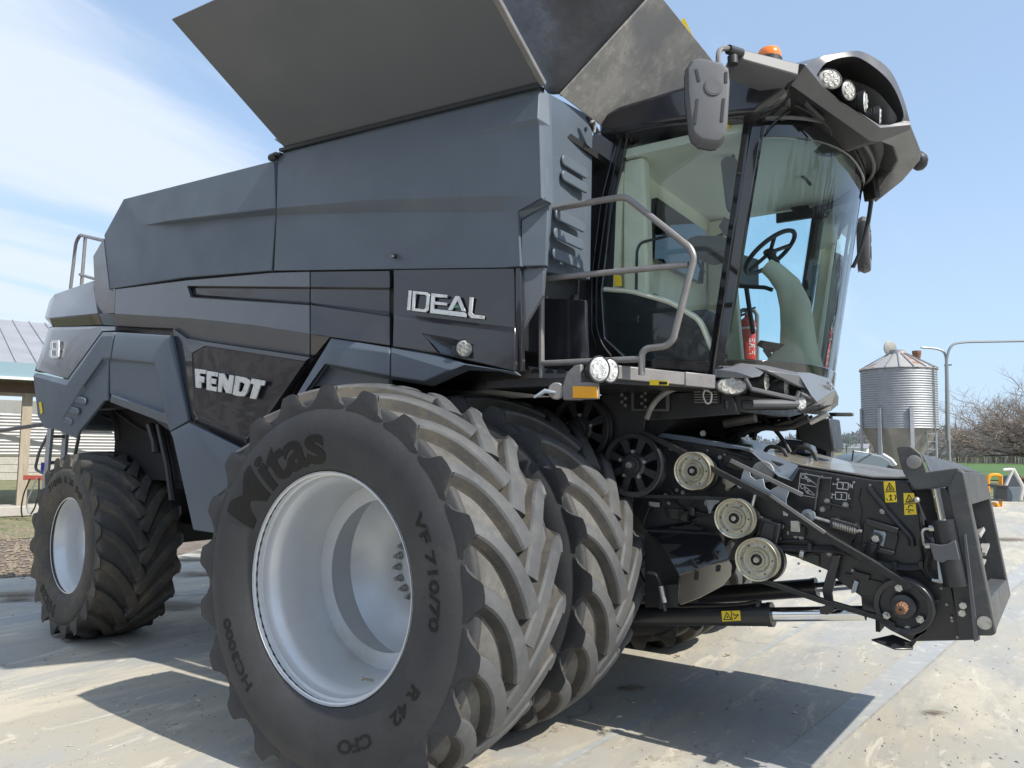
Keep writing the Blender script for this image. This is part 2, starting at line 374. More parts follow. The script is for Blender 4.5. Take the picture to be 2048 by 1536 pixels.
mat('concrete_strip', (.36, .37, .365), .7, noise=[(2.5, (.34, .35, .345), .4, .62, (1, 1, 1)), (9, (.48, .46, .42), .52, .7), (30, (.25, .245, .23), .6, .75)])
mat('field_green', (.055, .125, .022), .9, noise=[(.05, (.085, .155, .03), .4, .65), (.6, (.05, .10, .022), .5, .7)])
mat('field_dull', (.13, .135, .06), .95, noise=[(.05, (.2, .19, .10), .45, .62), (.4, (.1, .12, .04), .5, .7)])
mat('dry_grass', (.22, .19, .11), .95, noise=[(2.2, (.11, .145, .05), .42, .6), (14, (.33, .29, .19), .5, .7), (40, (.12, .10, .06), .55, .7)], bump=(30, .8, .03))
mat('bare_dirt', (.15, .12, .095), .95, noise=[(3, (.21, .17, .14), .42, .62), (20, (.10, .08, .06), .5, .7), (60, (.28, .24, .2), .62, .75)], bump=(22, .9, .03))
mat('mud_stain', (.16, .11, .07), .85, noise=[(7, (.24, .18, .13), .45, .65), (30, (.10, .065, .045), .5, .7)], bump=(25, .7, .01))
def sheet(name, pts, mn, **props):
    b = MB(); b.add(pts, [tuple(range(len(pts)))], mn); return b.build(name, smooth=False, **props)
# the open land, falling away gently to the north, then the yard on top of it
def sstep(a, b, x): t = min(1, max(0, (x-a)/(b-a))); return t*t*(3-2*t)
def land(x, y):
    r = math.hypot(x-2.9, y+5); a = math.degrees(math.atan2(-(x-2.9), y+5))
    k = sstep(9.6, 6.2, a) if a > -60 else 0
    return -.12-1.95*k*sstep(38, 290, r)*sstep(-75, -40, a)
rings = [0, 25, 38, 60, 90, 130, 180, 230, 290, 400, 600, 1000, 1800, 3200]; na_ = 180; V_ = [(2.9, -5, -.12)]; F_ = []
for r in rings[1:]:
    for k in range(na_):
        a = 2*PI*k/na_; x_, y_ = 2.9-r*math.sin(a), -5+r*math.cos(a); V_.append((x_, y_, land(x_, y_)))
for k in range(na_): F_.append((0, 1+k, 1+(k+1) % na_))
for j in range(len(rings)-2):
    for k in range(na_): F_.append((1+j*na_+k, 1+(j+1)*na_+k, 1+(j+1)*na_+(k+1) % na_, 1+j*na_+(k+1) % na_))
g = MB(); g.add(V_, F_, 'field_dull'); g.build('ground', kind='structure', ang=60)
def land_sheet(name, a0, a1, r0, r1, mn, dz, n=24, m_=14):
    V_ = []; F_ = []
    for j in range(m_+1):
        r = r0+(r1-r0)*(j/m_)**1.5
        for k in range(n+1):
            a = R_(a0+(a1-a0)*k/n); x_, y_ = 2.9-r*math.sin(a), -5+r*math.cos(a); V_.append((x_, y_, land(x_, y_)+dz))
    for j in range(m_):
        for k in range(n): F_.append((j*(n+1)+k, (j+1)*(n+1)+k, (j+1)*(n+1)+k+1, j*(n+1)+k+1))
    g = MB(); g.add(V_, F_, mn); g.build(name, kind='structure', ang=60)
land_sheet('field', -55, 24, 58, 92, 'field_green', .05)
land_sheet('field', -55, 9.5, 92, 300, 'field_green', .06)
def gq(px, py): p = W(px, py, Z=0); return (p.x, p.y, 0)
yard = [(-9.0, -13, 0), (40, -13, 0), (40, 27, 0), (2.6, 26.5, 0), (-3.6, 24, 0), (-3.9, 6, 0), gq(440, 1086), gq(330, 1120), gq(200, 1140), gq(80, 1152), gq(0, 1157), gq(-160, 1180)]
sheet('concrete_yard', yard, 'concrete_yard', kind='structure')
sheet('dirt_path', [(-30, -60, -.02), (-6.0, -60, -.02), (-3.2, -2, -.02), (-3.2, 30, -.02), (-14, 33, -.02), (-30, 15, -.02)], 'bare_dirt', kind='structure')
sheet('grass_strip', [(-33, -20, -.012), (-11.2, -1.2, -.012), (-11.6, 1.2, -.012), (-10.4, 3.2, -.012), (-12.2, 8, -.012), (-16, 16, -.012), (-40, 10, -.012)], 'dry_grass', kind='structure')
# joints of the slabs: two pale strips poured later and thin saw cuts
def strip(name, a, b, w, mn, z):
    a = Vector(a); b = Vector(b); d = (b-a).normalized(); n = Vector((-d.y, d.x, 0))*w/2
    sheet(name, [Vector((p.x, p.y, z)) for p in (a-n, b-n, b+n, a+n)], mn, kind='structure')
def gp(px, py): return W(px, py, Z=0)
a1, b1 = gp(1575, 1536), gp(1870, 1290); d_ = (b1-a1).normalized()
strip('concrete_strip', a1-d_*6, a1+d_*26, .20, 'concrete_strip', .004)
nrm = Vector((d_.y, -d_.x, 0))
strip('slab_joint', a1-d_*6+nrm*.11, a1+d_*26+nrm*.11, .012, 'joint_grout', .008)
a2, b2 = gp(1190, 1490), gp(1640, 1235); d2 = (b2-a2).normalized()
strip('slab_joint', a2-d2*5, a2+d2*24, .05, 'concrete_strip', .004)
strip('slab_joint', gp(0, 1205), gp(1024, 1165), .02, 'joint_grout', .004)
def stain_mat(name, col, col2, seed):
    """a stain with a ragged fading rim (object coordinates of a unit disc)"""
    m_ = bpy.data.materials.new(name); m_.use_nodes = True; t = m_.node_tree; p = t.nodes['Principled BSDF']; N = t.nodes.new; L = t.links.new
    g_ = N('ShaderNodeTexCoord'); ln = N('ShaderNodeVectorMath'); ln.operation = 'LENGTH'; L(g_.outputs['Object'], ln.inputs[0])
    n = N('ShaderNodeTexNoise'); n.noise_dimensions = '4D'; n.inputs['W'].default_value = seed; n.inputs['Scale'].default_value = 2.2; n.inputs['Detail'].default_value = 8; n.inputs['Roughness'].default_value = .65; L(g_.outputs['Object'], n.inputs['Vector'])
    s_ = N('ShaderNodeMath'); s_.operation = 'MULTIPLY_ADD'; L(n.outputs['Fac'], s_.inputs[0]); s_.inputs[1].default_value = 1.5; s_.inputs[2].default_value = -.35
    d_ = N('ShaderNodeMath'); d_.operation = 'SUBTRACT'; L(s_.outputs[0], d_.inputs[0]); L(ln.outputs['Value'], d_.inputs[1])
    r = N('ShaderNodeMapRange'); r.inputs[1].default_value = -.18; r.inputs[2].default_value = .35; r.inputs[4].default_value = .85; L(d_.outputs[0], r.inputs[0])
    x = N('ShaderNodeMix'); x.data_type = 'RGBA'; L(n.outputs['Fac'], x.inputs['Factor']); x.inputs['A'].default_value = (*col, 1); x.inputs['B'].default_value = (*col2, 1); L(x.outputs['Result'], p.inputs['Base Color'])
    p.inputs['Roughness'].default_value = .85; L(r.outputs[0], p.inputs['Alpha']); MT[name] = m_
def blob(name, cx, cy, rx, ry, mn, z=.006, rot=0, **k):
    b = MB(); b.add([(math.cos(2*PI*i/40)*1.15, math.sin(2*PI*i/40)*1.15, 0) for i in range(40)], [tuple(range(40))], mn); o = b.build(name, smooth=False, **k)
    o.location = (cx, cy, z); o.scale = (rx, ry, 1); o.rotation_euler = (0, 0, rot)
for i in range(4): stain_mat('mud_stain_%d' % i, (.24, .19, .13), (.15, .11, .075), i*3.3)
stain_mat('pale_stain', (.55, .50, .41), (.48, .44, .36), 9.1)
for i, (px, py, rx, ry) in enumerate(((1870, 1428, .16, .09), (1262, 1378, .22, .14), (30, 1200, .4, .3), (365, 1212, .9, .5), (395, 1150, .9, .4), (385, 1120, .8, .5), (420, 1105, .9, .5), (1960, 1100, .9, .5), (2010, 1080, 1.2, .6), (40, 1190, .6, .4))):
    q = gp(px, py); blob('mud_stain', q.x, q.y, rx, ry, 'mud_stain_%d' % (i % 4), z=.013+.0012*i, rot=.6, kind='structure')
for i, (px, py, rx, ry) in enumerate(((492, 1518, .09, .05), (1215, 1470, .07, .09), (1600, 1256, .08, .07), (395, 1268, .12, .05))):
    q = gp(px, py); blob('dry_patch', q.x, q.y, rx, ry, 'pale_stain', z=.034+.0012*i, rot=.5, kind='structure')
# dry leaves blown onto the slab
mat('dead_leaf', (.30, .23, .15), .8, noise=[(30, (.2, .15, .1), .4, .7)])
for i, (px, py, lb) in enumerate(((1208, 1462, 'curled dry leaf lying on the concrete just right of the front dual tyres'), (1455, 1314, 'small dry leaf on the lit concrete under the feeder house'), (1355, 1316, 'pale dry leaf on the concrete behind the shadow edge'))):
    q = gp(px, py); b = MB(); s = .022
    rd = random.Random(i); vs = []
    for r_ in range(3):
        for k in range(7):
            t = -1+k/3; w = (1-t*t)*.45*(r_-1); vs.append((q.x+s*(t*.9+rd.uniform(-.05, .05)), q.y+s*w+rd.uniform(-.05, .05)*s, .008+s*(.35*abs(r_-1)+.3*t*t+rd.uniform(0, .08))))
    fs = [(r_*7+k, r_*7+k+1, (r_+1)*7+k+1, (r_+1)*7+k) for r_ in range(2) for k in range(6)]
    b.shell(vs, fs, (0, 0, .001), 'dead_leaf'); o = b.build('dead_leaf'); o['label'] = lb; o['category'] = 'leaf'; o['group'] = 'dry leaves on the concrete'

# grit, chaff and small stones lying on the slab: nobody could count them
mat('grit', (.34, .30, .23), .9, noise=[(8, (.50, .46, .38), .4, .6), (3, (.20, .17, .13), .55, .7)])
rd = random.Random(77); b = MB()
for k in range(1500):
    px, py = rd.uniform(-60, 2100), 1150+390*rd.random()**.8
    q = W(px, py, Z=0)
    if q.y > 6 or (abs(q.x) < 1.0 and -2.5 < q.y < -.7): continue
    if rd.random() < .55: q = q+Vector((rd.gauss(0, .25), rd.gauss(0, .08), 0))
    s_ = rd.choice((.003, .004, .005, .007, .010))*(1 if rd.random() < .93 else 1.8); an = rd.uniform(0, 6.28); L_ = s_*rd.choice((1, 1, 1.2, 1.6, 2.4)); u = Vector((math.cos(an), math.sin(an), 0)); v = Vector((-u.y, u.x, 0))*s_*.6; t_ = Vector((0, 0, s_*.7))
    q = Vector((q.x, q.y, .002)); b.add([q-u*L_, q+v, q+u*L_, q-v, q+t_+u*s_*.1], [(0, 1, 4), (1, 2, 4), (2, 3, 4), (3, 0, 4)], 'grit')
o = b.build('grit', smooth=False, kind='stuff'); o['label'] = 'fine grit and chaff scattered over the concrete yard'; o['category'] = 'grit'
mat('clod', (.16, .125, .09), .95, noise=[(20, (.24, .2, .15), .4, .6)])
rd = random.Random(5); b = MB()
for k in range(900):
    px, py = rd.uniform(-80, 80), rd.uniform(1045, 1158); q = W(px, py, Z=0); s_ = rd.uniform(.01, .05)
    b.sphere((q.x, q.y, -.01), s_, 'clod', n=5, sc_=(1, rd.uniform(.6, 1.3), .6))
o = b.build('clods', smooth=False, kind='stuff'); o['label'] = 'loose clods of dirt in front of the barn'; o['category'] = 'dirt'
# ------------------------------------------------------------------ the combine
comb = thing('combine_harvester', 'large dark grey combine harvester with dual front tyres, parked on the concrete yard', 'combine harvester')
def interp(prof, r):
    for (w0, r0), (w1, r1) in zip(prof, prof[1:]):
        if min(r0, r1) <= r <= max(r0, r1) and r0 != r1: return w0+(w1-w0)*(r-r0)/(r1-r0)
    return prof[-1][0]
def catmull(P, n=6):
    out = []
    for i in range(len(P)-1):
        p0 = P[max(i-1, 0)]; p1 = P[i]; p2 = P[i+1]; p3_ = P[min(i+2, len(P)-1)]
        for k in range(n):
            t = k/n
            out.append(tuple(.5*((2*b)+(-a+c)*t+(2*a-5*b+4*c-d)*t*t+(-a+3*b-3*c+d)*t**3) for a, b, c, d in zip(p0, p1, p2, p3_)))
    out.append(tuple(P[-1])); return out
def tyre_mesh(name, parent, R, hw, rrim, nl, lug_h, span, hwid, side_mat, tread_mat, lug_mat, flank_mat='rubber_flank', wrap=.075):
    """R = radius over the lugs, hw = half section width. Wheel axis = Y, outer side = -Y. Forward roll = +X at the top."""
    Rc = R-lug_h; b = MB()
    half = [(hw*.80, rrim), (hw*.88, rrim+.02), (hw*.965, rrim+(Rc-rrim)*.25), (hw*1.0, rrim+(Rc-rrim)*.48), (hw*.985, rrim+(Rc-rrim)*.66), (hw*.93, Rc-wrap), (hw*.885, Rc-wrap*.45), (hw*.80, Rc-.027)]
    side = catmull([(w, r) for w, r in half], 4)
    crown = [(hw*k, Rc-.042*k*k) for k in (.6, .3, 0, -.3, -.6)]
    b.lathe((0, 0, 0), (0, 1, 0), [(-w, r) for w, r in side], side_mat, n=132, ref=(1, 0, 0))
    b.lathe((0, 0, 0), (0, 1, 0), [(w, r) for w, r in side], side_mat, n=132, ref=(1, 0, 0))
    b.lathe((0, 0, 0), (0, 1, 0), [(-hw*.80, Rc-.027)]+[(-w, r) for w, r in crown]+[(hw*.80, Rc-.027)], tread_mat, n=132, ref=(1, 0, 0))
    b.lathe((0, 0, 0), (0, 1, 0), [(-hw*.80, rrim), (hw*.80, rrim)], side_mat, n=132, ref=(1, 0, 0))
    sp = side[::-1]                                   # from shoulder (r=Rc) down the sidewall
    # lug path: (w, phase, top radius, half width of top, half width of base, base radius)
    def prof_at(w):                                   # carcass radius at axial position w on the tread side
        a = abs(w)
        if a <= hw*.8: return Rc-.042*(a/hw)**2
        for (w0, r0), (w1, r1) in zip(sp, sp[1:]):
            if w0 <= a <= w1: return r0+(r1-r0)*(a-w0)/(w1-w0+1e-9)
        return sp[0][1]
    ns = 15
    for sgn in (-1, 1):
        for i in range(nl):
            ph0 = 2*PI*(i+(.5 if sgn > 0 else 0))/nl
            V = []
            for j in range(ns):
                t = j/(ns-1)
                # outer end flush with the sidewall, then the bar crosses the tread bending forward
                if j < 4:
                    w = hw*(.945, .955, .945, .915)[j]; top = (Rc-wrap+.006, Rc-wrap*.30, Rc+lug_h*.45, Rc+lug_h*.94-.036)[j]; ph = ph0-.004*(3-j)
                    base = (Rc-wrap-.012, Rc-wrap*.9, Rc-.05, Rc-.03)[j]
                else:
                    q = (j-3)/(ns-4); w = hw*(.915-.935*q); base = prof_at(w)-.012; top = Rc+lug_h*(.94+.06*min(1, q*4))-.042*(w/hw)**2
                    ph = ph0+span*(.34*q+.66*q**1.9)
                wd = hwid*(1.30-.3*min(1, t/.3)) if t < .6 else hwid*(1.0+.35*(t-.6)/.4)
                # neighbouring directions
                V.append((w, ph, top, base, wd))
            rows = []
            for j, (w, ph, top, base, wd) in enumerate(V):
                a = V[max(j-1, 0)]; c = V[min(j+1, ns-1)]
                dw = (c[0]-a[0]); dp = (c[1]-a[1])*R; L = math.hypot(dw, dp)+1e-9
                nw, np_ = -dp/L, dw/L                 # unit normal on the unrolled tread
                if j < 4: nw, np_ = 0., (1. if dp >= 0 or True else -1.)
                row = []
                bl = (0., 0., .15, .45)[j] if j < 4 else 1.; fl_ = (1.9, 1.65, 1.35, 1.1)[j] if j < 4 else 1.
                for k, (rr, f) in enumerate(((base, -1.75), (base+(top-base)*.25, -1.36), (top-.014, -1.08), (top-.002, -.84), (top+.0015, 0), (top-.002, .84), (top-.014, 1.08), (base+(top-base)*.25, 1.36), (base, 1.75))):
                    if j < 4:
                        sg = -1.; f = f*(fl_ if k in (0, 1, 7, 8) else 1.+(fl_-1)*.35); ww = w-(0 if k not in (0, 8) else (.03 if j > 1 else .008)); pp = ph+sg*wd*f/R*1.0; ww -= bl*wd*f*.5*(1 if f < 0 else .6)*(-1)
                        ww = min(ww, hw*.962)
                    else:
                        ww = w+nw*wd*f; pp = ph+np_*wd*f/R
                    row.append(Vector((rr*math.sin(pp), sgn*ww, rr*math.cos(pp))))
                rows.append(row)
            vs = [v for r_ in rows for v in r_]; K = 9
            fs = [(j*K+k, j*K+k+1, (j+1)*K+k+1, (j+1)*K+k) for j in range(ns-1) for k in range(K-1)]
            fs += [tuple(range(K)), tuple((ns-1)*K+k for k in reversed(range(K)))]
            nf = (ns-1)*(K-1)
            for idx, f_ in enumerate(fs):
                kk = idx % (K-1); top_ = idx >= nf or kk in (2, 3, 4, 5)
                b.add([vs[i] for i in f_], [tuple(range(len(f_)))], lug_mat if top_ and not (idx < nf and idx//(K-1) < 2) and idx < nf else (side_mat if idx >= nf or idx//(K-1) < 2 else flank_mat))
    return b.build(name, parent, ang=38, merge=True), side
def ring_text(b, items, prof, mn, yflip=-1, lift=.003, wscale=1.):
    """items: (text, centre angle clockwise from top in degrees, letter height, base radius, bold)"""
    for txt, ang, h, r0, bold, sp_ in items:
        vs, fs = text_mesh(txt, 1., bold, 0.)
        if not vs: continue
        bm_ = bmesh.new(); bv = [bm_.verts.new(v) for v in vs]
        for f in fs:
            try: bm_.faces.new([bv[i] for i in f])
            except ValueError: pass
        bmesh.ops.remove_doubles(bm_, verts=bm_.verts, dist=1e-5); bmesh.ops.triangulate(bm_, faces=bm_.faces)
        for _ in range(4):
            le = [e for e in bm_.edges if e.calc_length() > .12]
            if not le: break
            bmesh.ops.subdivide_edges(bm_, edges=le, cuts=1, use_grid_fill=False); bmesh.ops.triangulate(bm_, faces=bm_.faces)
        bm_.verts.index_update(); vs = [v.co.copy() for v in bm_.verts]; fs = [tuple(v.index for v in f.verts) for f in bm_.faces]; bm_.free()
        x0 = min(v.x for v in vs); x1 = max(v.x for v in vs); k = h/.72
        W_ = (x1-x0)*k*sp_; vv = []
        for v in vs:
            a = R_(ang)+((v.x-x0)*k*sp_-W_/2)/(r0+h/2); r = r0+v.y*k
            w = interp(prof, r)+lift
            vv.append(Vector((r*math.sin(a), yflip*w, r*math.cos(a))))
        b.add(vv, fs, mn)
        n = len(vv)
        # rim of the raised letters
        ec = {}
        for f in fs:
            for i in range(len(f)): ec[(f[i], f[(i+1) % len(f)])] = 1
        bd = [e for e in ec if (e[1], e[0]) not in ec]
        low = [Vector((v.x, v.y-yflip*(lift+.003), v.z)) for v in vv]
        b.add(vv+low, [(q, p, p+n, q+n) for p, q in bd], mn)
F_R, R_R = 1.015, .80
def front_wheel(name, label, axle_y, outer):
    rb = MB(); yo = -.30
    if outer:
        prof = [(yo, .545), (yo-.004, .552), (yo, .559), (yo+.022, .560), (yo+.022, .552), (yo+.035, .548), (yo+.04, .536), (yo+.075, .532), (yo+.085, .525), (yo+.11, .507), (yo+.14, .50), (yo+.20, .497),
                (yo+.43, .485), (yo+.44, .492), (yo+.455, .492), (yo+.465, .483), (yo+.62, .48)]
        rb.lathe((0, 0, 0), (0, 1, 0), prof, 'rim_silver', n=96, ref=(1, 0, 0))
        disc = [(yo+.62, .482), (yo+.66, .44), (yo+.72, .36), (yo+.75, .28), (yo+.75, .15), (yo+.70, .14), (yo+.70, 0.001)]
        rb.lathe((0, 0, 0), (0, 1, 0), disc, 'rim_silver', n=72, ref=(1, 0, 0))
        rb.lathe((0, 0, 0), (0, 1, 0), [(-.31, .56), (-.2, .535), (.2, .535), (.30, .559), (.30, .54), (.1, .50), (.1, .4)], 'rim_silver', n=64, ref=(1, 0, 0))
    else:
        prof = [(yo, .545), (yo, .559), (yo+.03, .558), (yo+.05, .53), (yo+.12, .50), (yo+.5, .49), (yo+.58, .53), (-yo, .559), (-yo, .54), (.05, .47), (.0, .40), (.0, .12), (.06, .11), (.06, .001)]
        rb.lathe((0, 0, 0), (0, 1, 0), prof, 'rim_silver', n=64, ref=(1, 0, 0))
    o = rb.build(name, comb, ang=50); o['label'] = label
    ty, side = tyre_mesh('tyre', o, F_R, .355, .553, 21, .057, R_(24), .039, 'rubber', 'rubber_valley', 'rubber_tread')
    if outer:
        for it in [('Mitas', -33, .205, .605, .028, 1.38), ('VF 710/70', 78, .058, .70, .022, 1.55), ('R 42', 128, .058, .70, .022, 1.5), ('CFO', 158, .06, .70, .022, 1.4), ('HC3000', 236, .058, .715, .022, 1.45)]:
            lb = MB(); ring_text(lb, [it], side, 'letter_rubber'); lb.build('tyre_lettering', o)
        for k in range(20):
            bb = MB()
            a = 2*PI*(k+.25)/20; c = Vector((.205*math.cos(a), yo+.745, .205*math.sin(a)))
            bb.cyl(c, c-Vector((0, .03, 0)), .017, 'steel_bolt', n=6); bb.cyl(c-Vector((0, .03, 0)), c-Vector((0, .05, 0)), .011, 'steel_bolt', n=10); bb.cyl(c, c-Vector((0, .006, 0)), 0.022, 'steel_bolt', n=16)
            bb.build('wheel_bolt', o)
        vb = MB(); a = R_(152); c = Vector((.49*math.sin(a), yo+.10, .49*math.cos(a)))
        vb.cyl(c, c+Vector((-.015, -.045, .015)), .006, 'zinc_yellow', n=8); vb.cyl(c+Vector((-.015, -.045, .015)), c+Vector((-.02, -.06, .02)), .0085, 'zinc_yellow', n=8)
        vb.build('valve', o)
    o.location = (0, axle_y, .9769)
    return o
def copy_part(o, **k):
    c = o.copy(); C.objects.link(c)
    for ch in o.children:
        d = ch.copy(); C.objects.link(d); d.parent = c; d.matrix_parent_inverse = ch.matrix_parent_inverse.copy()
    for a, b in k.items(): setattr(c, a, b)
    return c
fo = front_wheel('front_wheel', 'outer front dual wheel with deep silver rim, nearest the viewer', -2.05, True)
fi = front_wheel('front_wheel', 'inner front dual wheel behind the outer one', -1.11, False)
fo2 = copy_part(fo, scale=(1, -1, 1), location=(0, 2.15, .9769)); fo2['label'] = 'outer dual wheel on the far side'
fi2 = copy_part(fi, scale=(1, -1, 1), location=(0, 1.30, .9769)); fi2['label'] = 'inner dual wheel on the far side'
fi.rotation_euler.y = R_(5); fi2.rotation_euler.y = R_(9)
def rear_wheel():
    rb = MB(); yo = -.29
    prof = [(yo, .392), (yo-.003, .400), (yo, .406), (yo+.02, .406), (yo+.022, .398), (yo+.03, .388), (yo+.065, .382), (yo+.08, .37), (yo+.12, .355), (yo+.19, .35), (yo+.24, .345), (yo+.262, .33), (yo+.275, .30), (yo+.28, .2), (yo+.27, .12), (yo+.22, .11), (yo+.22, .001)]
    rb.lathe((0, 0, 0), (0, 1, 0), prof, 'rim_silver', n=80, ref=(1, 0, 0))
    rb.lathe((0, 0, 0), (0, 1, 0), [(yo+.19, .35), (.1, .35), (.29, .406), (.29, .38), (.0, .30)], 'rim_silver', n=48, ref=(1, 0, 0))
    o = rb.build('rear_wheel', comb, ang=50); o['label'] = 'rear wheel on the near side'
    ty, side = tyre_mesh('tyre', o, R_R, .352, .40, 19, .048, R_(31), .031, 'rubber_dark', 'rubber_dark', 'rubber_dark', flank_mat='rubber_dark', wrap=.09)
    lb = MB(); ring_text(lb, [('710/60  R 30  IMP', 4, .062, .53, .008, 1.25)], side, 'letter_rubber'); ring_text(lb, [('Mitas', 205, .11, .50, .012, 1.2)], side, 'letter_rubber'); lb.build('tyre_lettering', o)
    vb = MB(); a = R_(160); c = Vector((.345*math.sin(a), yo+.12, .345*math.cos(a))); vb.cyl(c, c+Vector((0, -.05, .02)), .007, 'steel_bolt', n=8); vb.build('valve', o)
    return o
RW = rear_wheel(); st = -.1068
rc = Vector((-3.946, -1.651, .783)); off = Vector((-math.sin(st), math.cos(st), 0))*.29
RW.location = rc+off; RW.rotation_euler = (0, 0, st)
RW2 = copy_part(RW, scale=(1, -1, 1)); RW2.location = (-3.95, 1.40, .783); RW2.rotation_euler = (0, 0, st); RW2['label'] = 'rear wheel on the far side'
# ------------------------------------------------------------------ body panels (near side), corners read off the photo on planes Y = const
def sheet_part(name, V, F, mn, thick=.03, bevel=.006, parent=None, label=None, ang=20, seg=2):
    """V: list of (px,py,Y); F: faces"""
    b = MB(); b.shell([W(a, c, Y=y) for a, c, y in V], F, (0, thick, 0), mn)
    o = b.build(name, parent or comb, bevel=bevel, ang=ang, merge=False, seg=seg)
    if label: o['label'] = label
    return o
def slab(name, pts, Y, mn, thick=.03, bevel=.005, parent=None, label=None):
    b = MB(); b.prism([W(a, c, Y=Y) for a, c in pts], (0, thick, 0), mn)
    o = b.build(name, parent or comb, bevel=bevel, ang=30)
    if label: o['label'] = label
    return o
# dark core behind the panels
core = MB()
core.prism([(-4.45, -1.52, 1.95), (-3.2, -1.52, 1.95), (-2.6, -1.52, 1.7), (-1.5, -1.52, 1.7), (-1.2, -1.52, 2.15), (.58, -1.52, 2.2), (.60, -1.52, 2.62), (.66, -1.52, 3.45), (-3.35, -1.52, 3.5), (-3.55, -1.52, 2.95), (-4.5, -1.52, 2.75)], (0, 3.0, 0), 'black_paint')
core.build('body_core', comb, smooth=False)
ch = MB()
ch.box((-1.7, 0, 1.45), (5.0, 1.35, 1.1), 'interior_dark')
ch.box((-1.9, -.62, 1.02), (4.6, .12, .2), 'black_paint'); ch.box((-1.9, .62, 1.02), (4.6, .12, .2), 'black_paint')
ch.box((-2.9, -.95, 1.55), (.5, .5, .55), 'black_paint')
ch.box((-3.95, 0, .85), (.28, 2.3, .26), 'black_paint')
ch.box((0, 0, .95), (.42, 2.3, .42), 'black_paint')
ch.box((-3.2, 0, 1.72), (1.5, 2.6, .75), 'interior_dark'); ch.box((-3.45, 0, 1.25), (.9, 1.5, .5), 'interior_dark')
ch.build('chassis', comb, bevel=.01)
b = MB(); b.lathe((-3.75, -1.05, 1.72), (0, -1, 0), [(-.05, .10), (0, .13), (.02, .13), (.02, .09), (.0, .08)], 'black_paint', n=30); b.build('rear_sheave', comb)
for (x0, y0, x1, y1, yy, rr, mn) in ((225, 815, 236, 880, -1.3, .03, 'black_paint'), (262, 830, 262, 890, -1.2, .02, 'mid_plastic'), (300, 850, 312, 905, -1.35, .035, 'black_paint'), (318, 850, 345, 1000, -1.35, .03, 'black_paint'), (205, 830, 330, 880, -1.25, .012, 'hose'), (230, 822, 300, 868, -1.32, .009, 'hose')):
    b = MB(); b.tube([W(x0, y0, Y=yy), W((x0+x1)/2+4, (y0+y1)/2+5, Y=yy), W(x1, y1, Y=yy)], rr, mn); b.build('axle_hose' if rr < .015 else 'axle_strut', comb)
Yu, Yl = -1.685, -1.625
# tank side panel: upper zone proud, lower zone set back below a shadow crease, front end flared
V = [(557, 308, -1.66), (1060, 180, -1.66), (1078, 178, -1.65), (1097, 187, -1.60),      # 0-3 top
     (957, 262, -1.664), (1075, 236, -1.70), (1098, 250, -1.62),                             # 4-6
     (1078, 250, -1.675), (1010, 312, -1.665), (1008, 391, -1.665), (1082, 396, -1.70), (1101, 406, -1.62),  # 7-11
     (731, 401, Yu), (553, 416, Yu), (553, 430, Yl), (731, 425, Yl), (1006, 424, Yl), (1035, 422, -1.66),     # 12-17
     (1040, 532, -1.66), (1006, 535, Yl), (548, 541, Yl), (957, 270, -1.6645)]
F = [(0, 4, 5, 2, 1), (2, 5, 6, 3), (0, 13, 12, 8, 21, 4), (12, 9, 8), (4, 21, 7, 5), (7, 6, 5), (21, 8, 7), (8, 9, 10, 7), (7, 10, 11, 6),
     (13, 14, 15, 12), (12, 15, 16, 9), (9, 16, 17, 10), (14, 20, 19, 16, 15), (16, 19, 18, 17)]
sheet_part('tank_side_panel', V, F, 'teal_plastic', .035, .007)
# rear tank panel
V = [(549, 321, -1.66), (247, 398, -1.63), (208, 470, -1.615), (220, 578, -1.615), (290, 450, -1.635), (345, 441, Yu-.005), (551, 416, Yu),
     (551, 430, Yl), (347, 449, Yl), (360, 515, -1.635), (366, 555, -1.635), (543, 541, Yl)]
F = [(0, 1, 4, 5, 6), (1, 2, 3, 4), (4, 3, 10, 9, 8), (4, 8, 5), (5, 8, 7, 6), (8, 9, 10, 11, 7)]
sheet_part('rear_tank_panel', V, F, 'teal_plastic', .035, .006)
# front return of the tank: narrow strip, wall facing forward with louvres
Xf = .74
b = MB()
tp = [W(1100, 187, X=.76), W(1182, 232, X=Xf), W(1186, 262, X=Xf), W(1181, 560, X=Xf-.05), W(1095, 545, X=.70), W(1103, 400, X=.76), W(1099, 250, X=.765)]
b.prism(tp, (-.05, 0, 0), 'teal_plastic')
fw = b.build('tank_front_wall', comb, bevel=.008)
# louvres pressed into it
def rr_poly(c, ux, uy, w, h, r, n=5):
    pts = []
    for sx, sy, a0 in ((1, 1, 0), (-1, 1, 90), (-1, -1, 180), (1, -1, 270)):
        for k in range(n+1):
            a = R_(a0+90*k/n); pts.append(c+ux*(sx*(w/2-r)+r*math.cos(a))+uy*(sy*(h/2-r)+r*math.sin(a)))
    return pts
for (cx, cy, w) in ((1146, 335, .30), (1146, 365, .30), (1137, 443, .34), (1134, 479, .34), (1132, 519, .34)):
    c = W(cx, cy, X=.742)
    b = MB(); b.prism(rr_poly(c+Vector((.004, 0, 0)), Vector((0, 1, 0)), Vector((0, 0, 1)), w, .062, .028), (.016, 0, 0), 'teal_plastic')
    b.build('louvre', fw, bevel=.010, seg=3)
for (cx, cy) in ((1115, 219), (1171, 258)):
    c = W(cx, cy, X=.745); b = MB(); b.cyl(c, c+Vector((.008, 0, 0)), .012, 'black_plastic', n=12); b.build('panel_screw', fw)
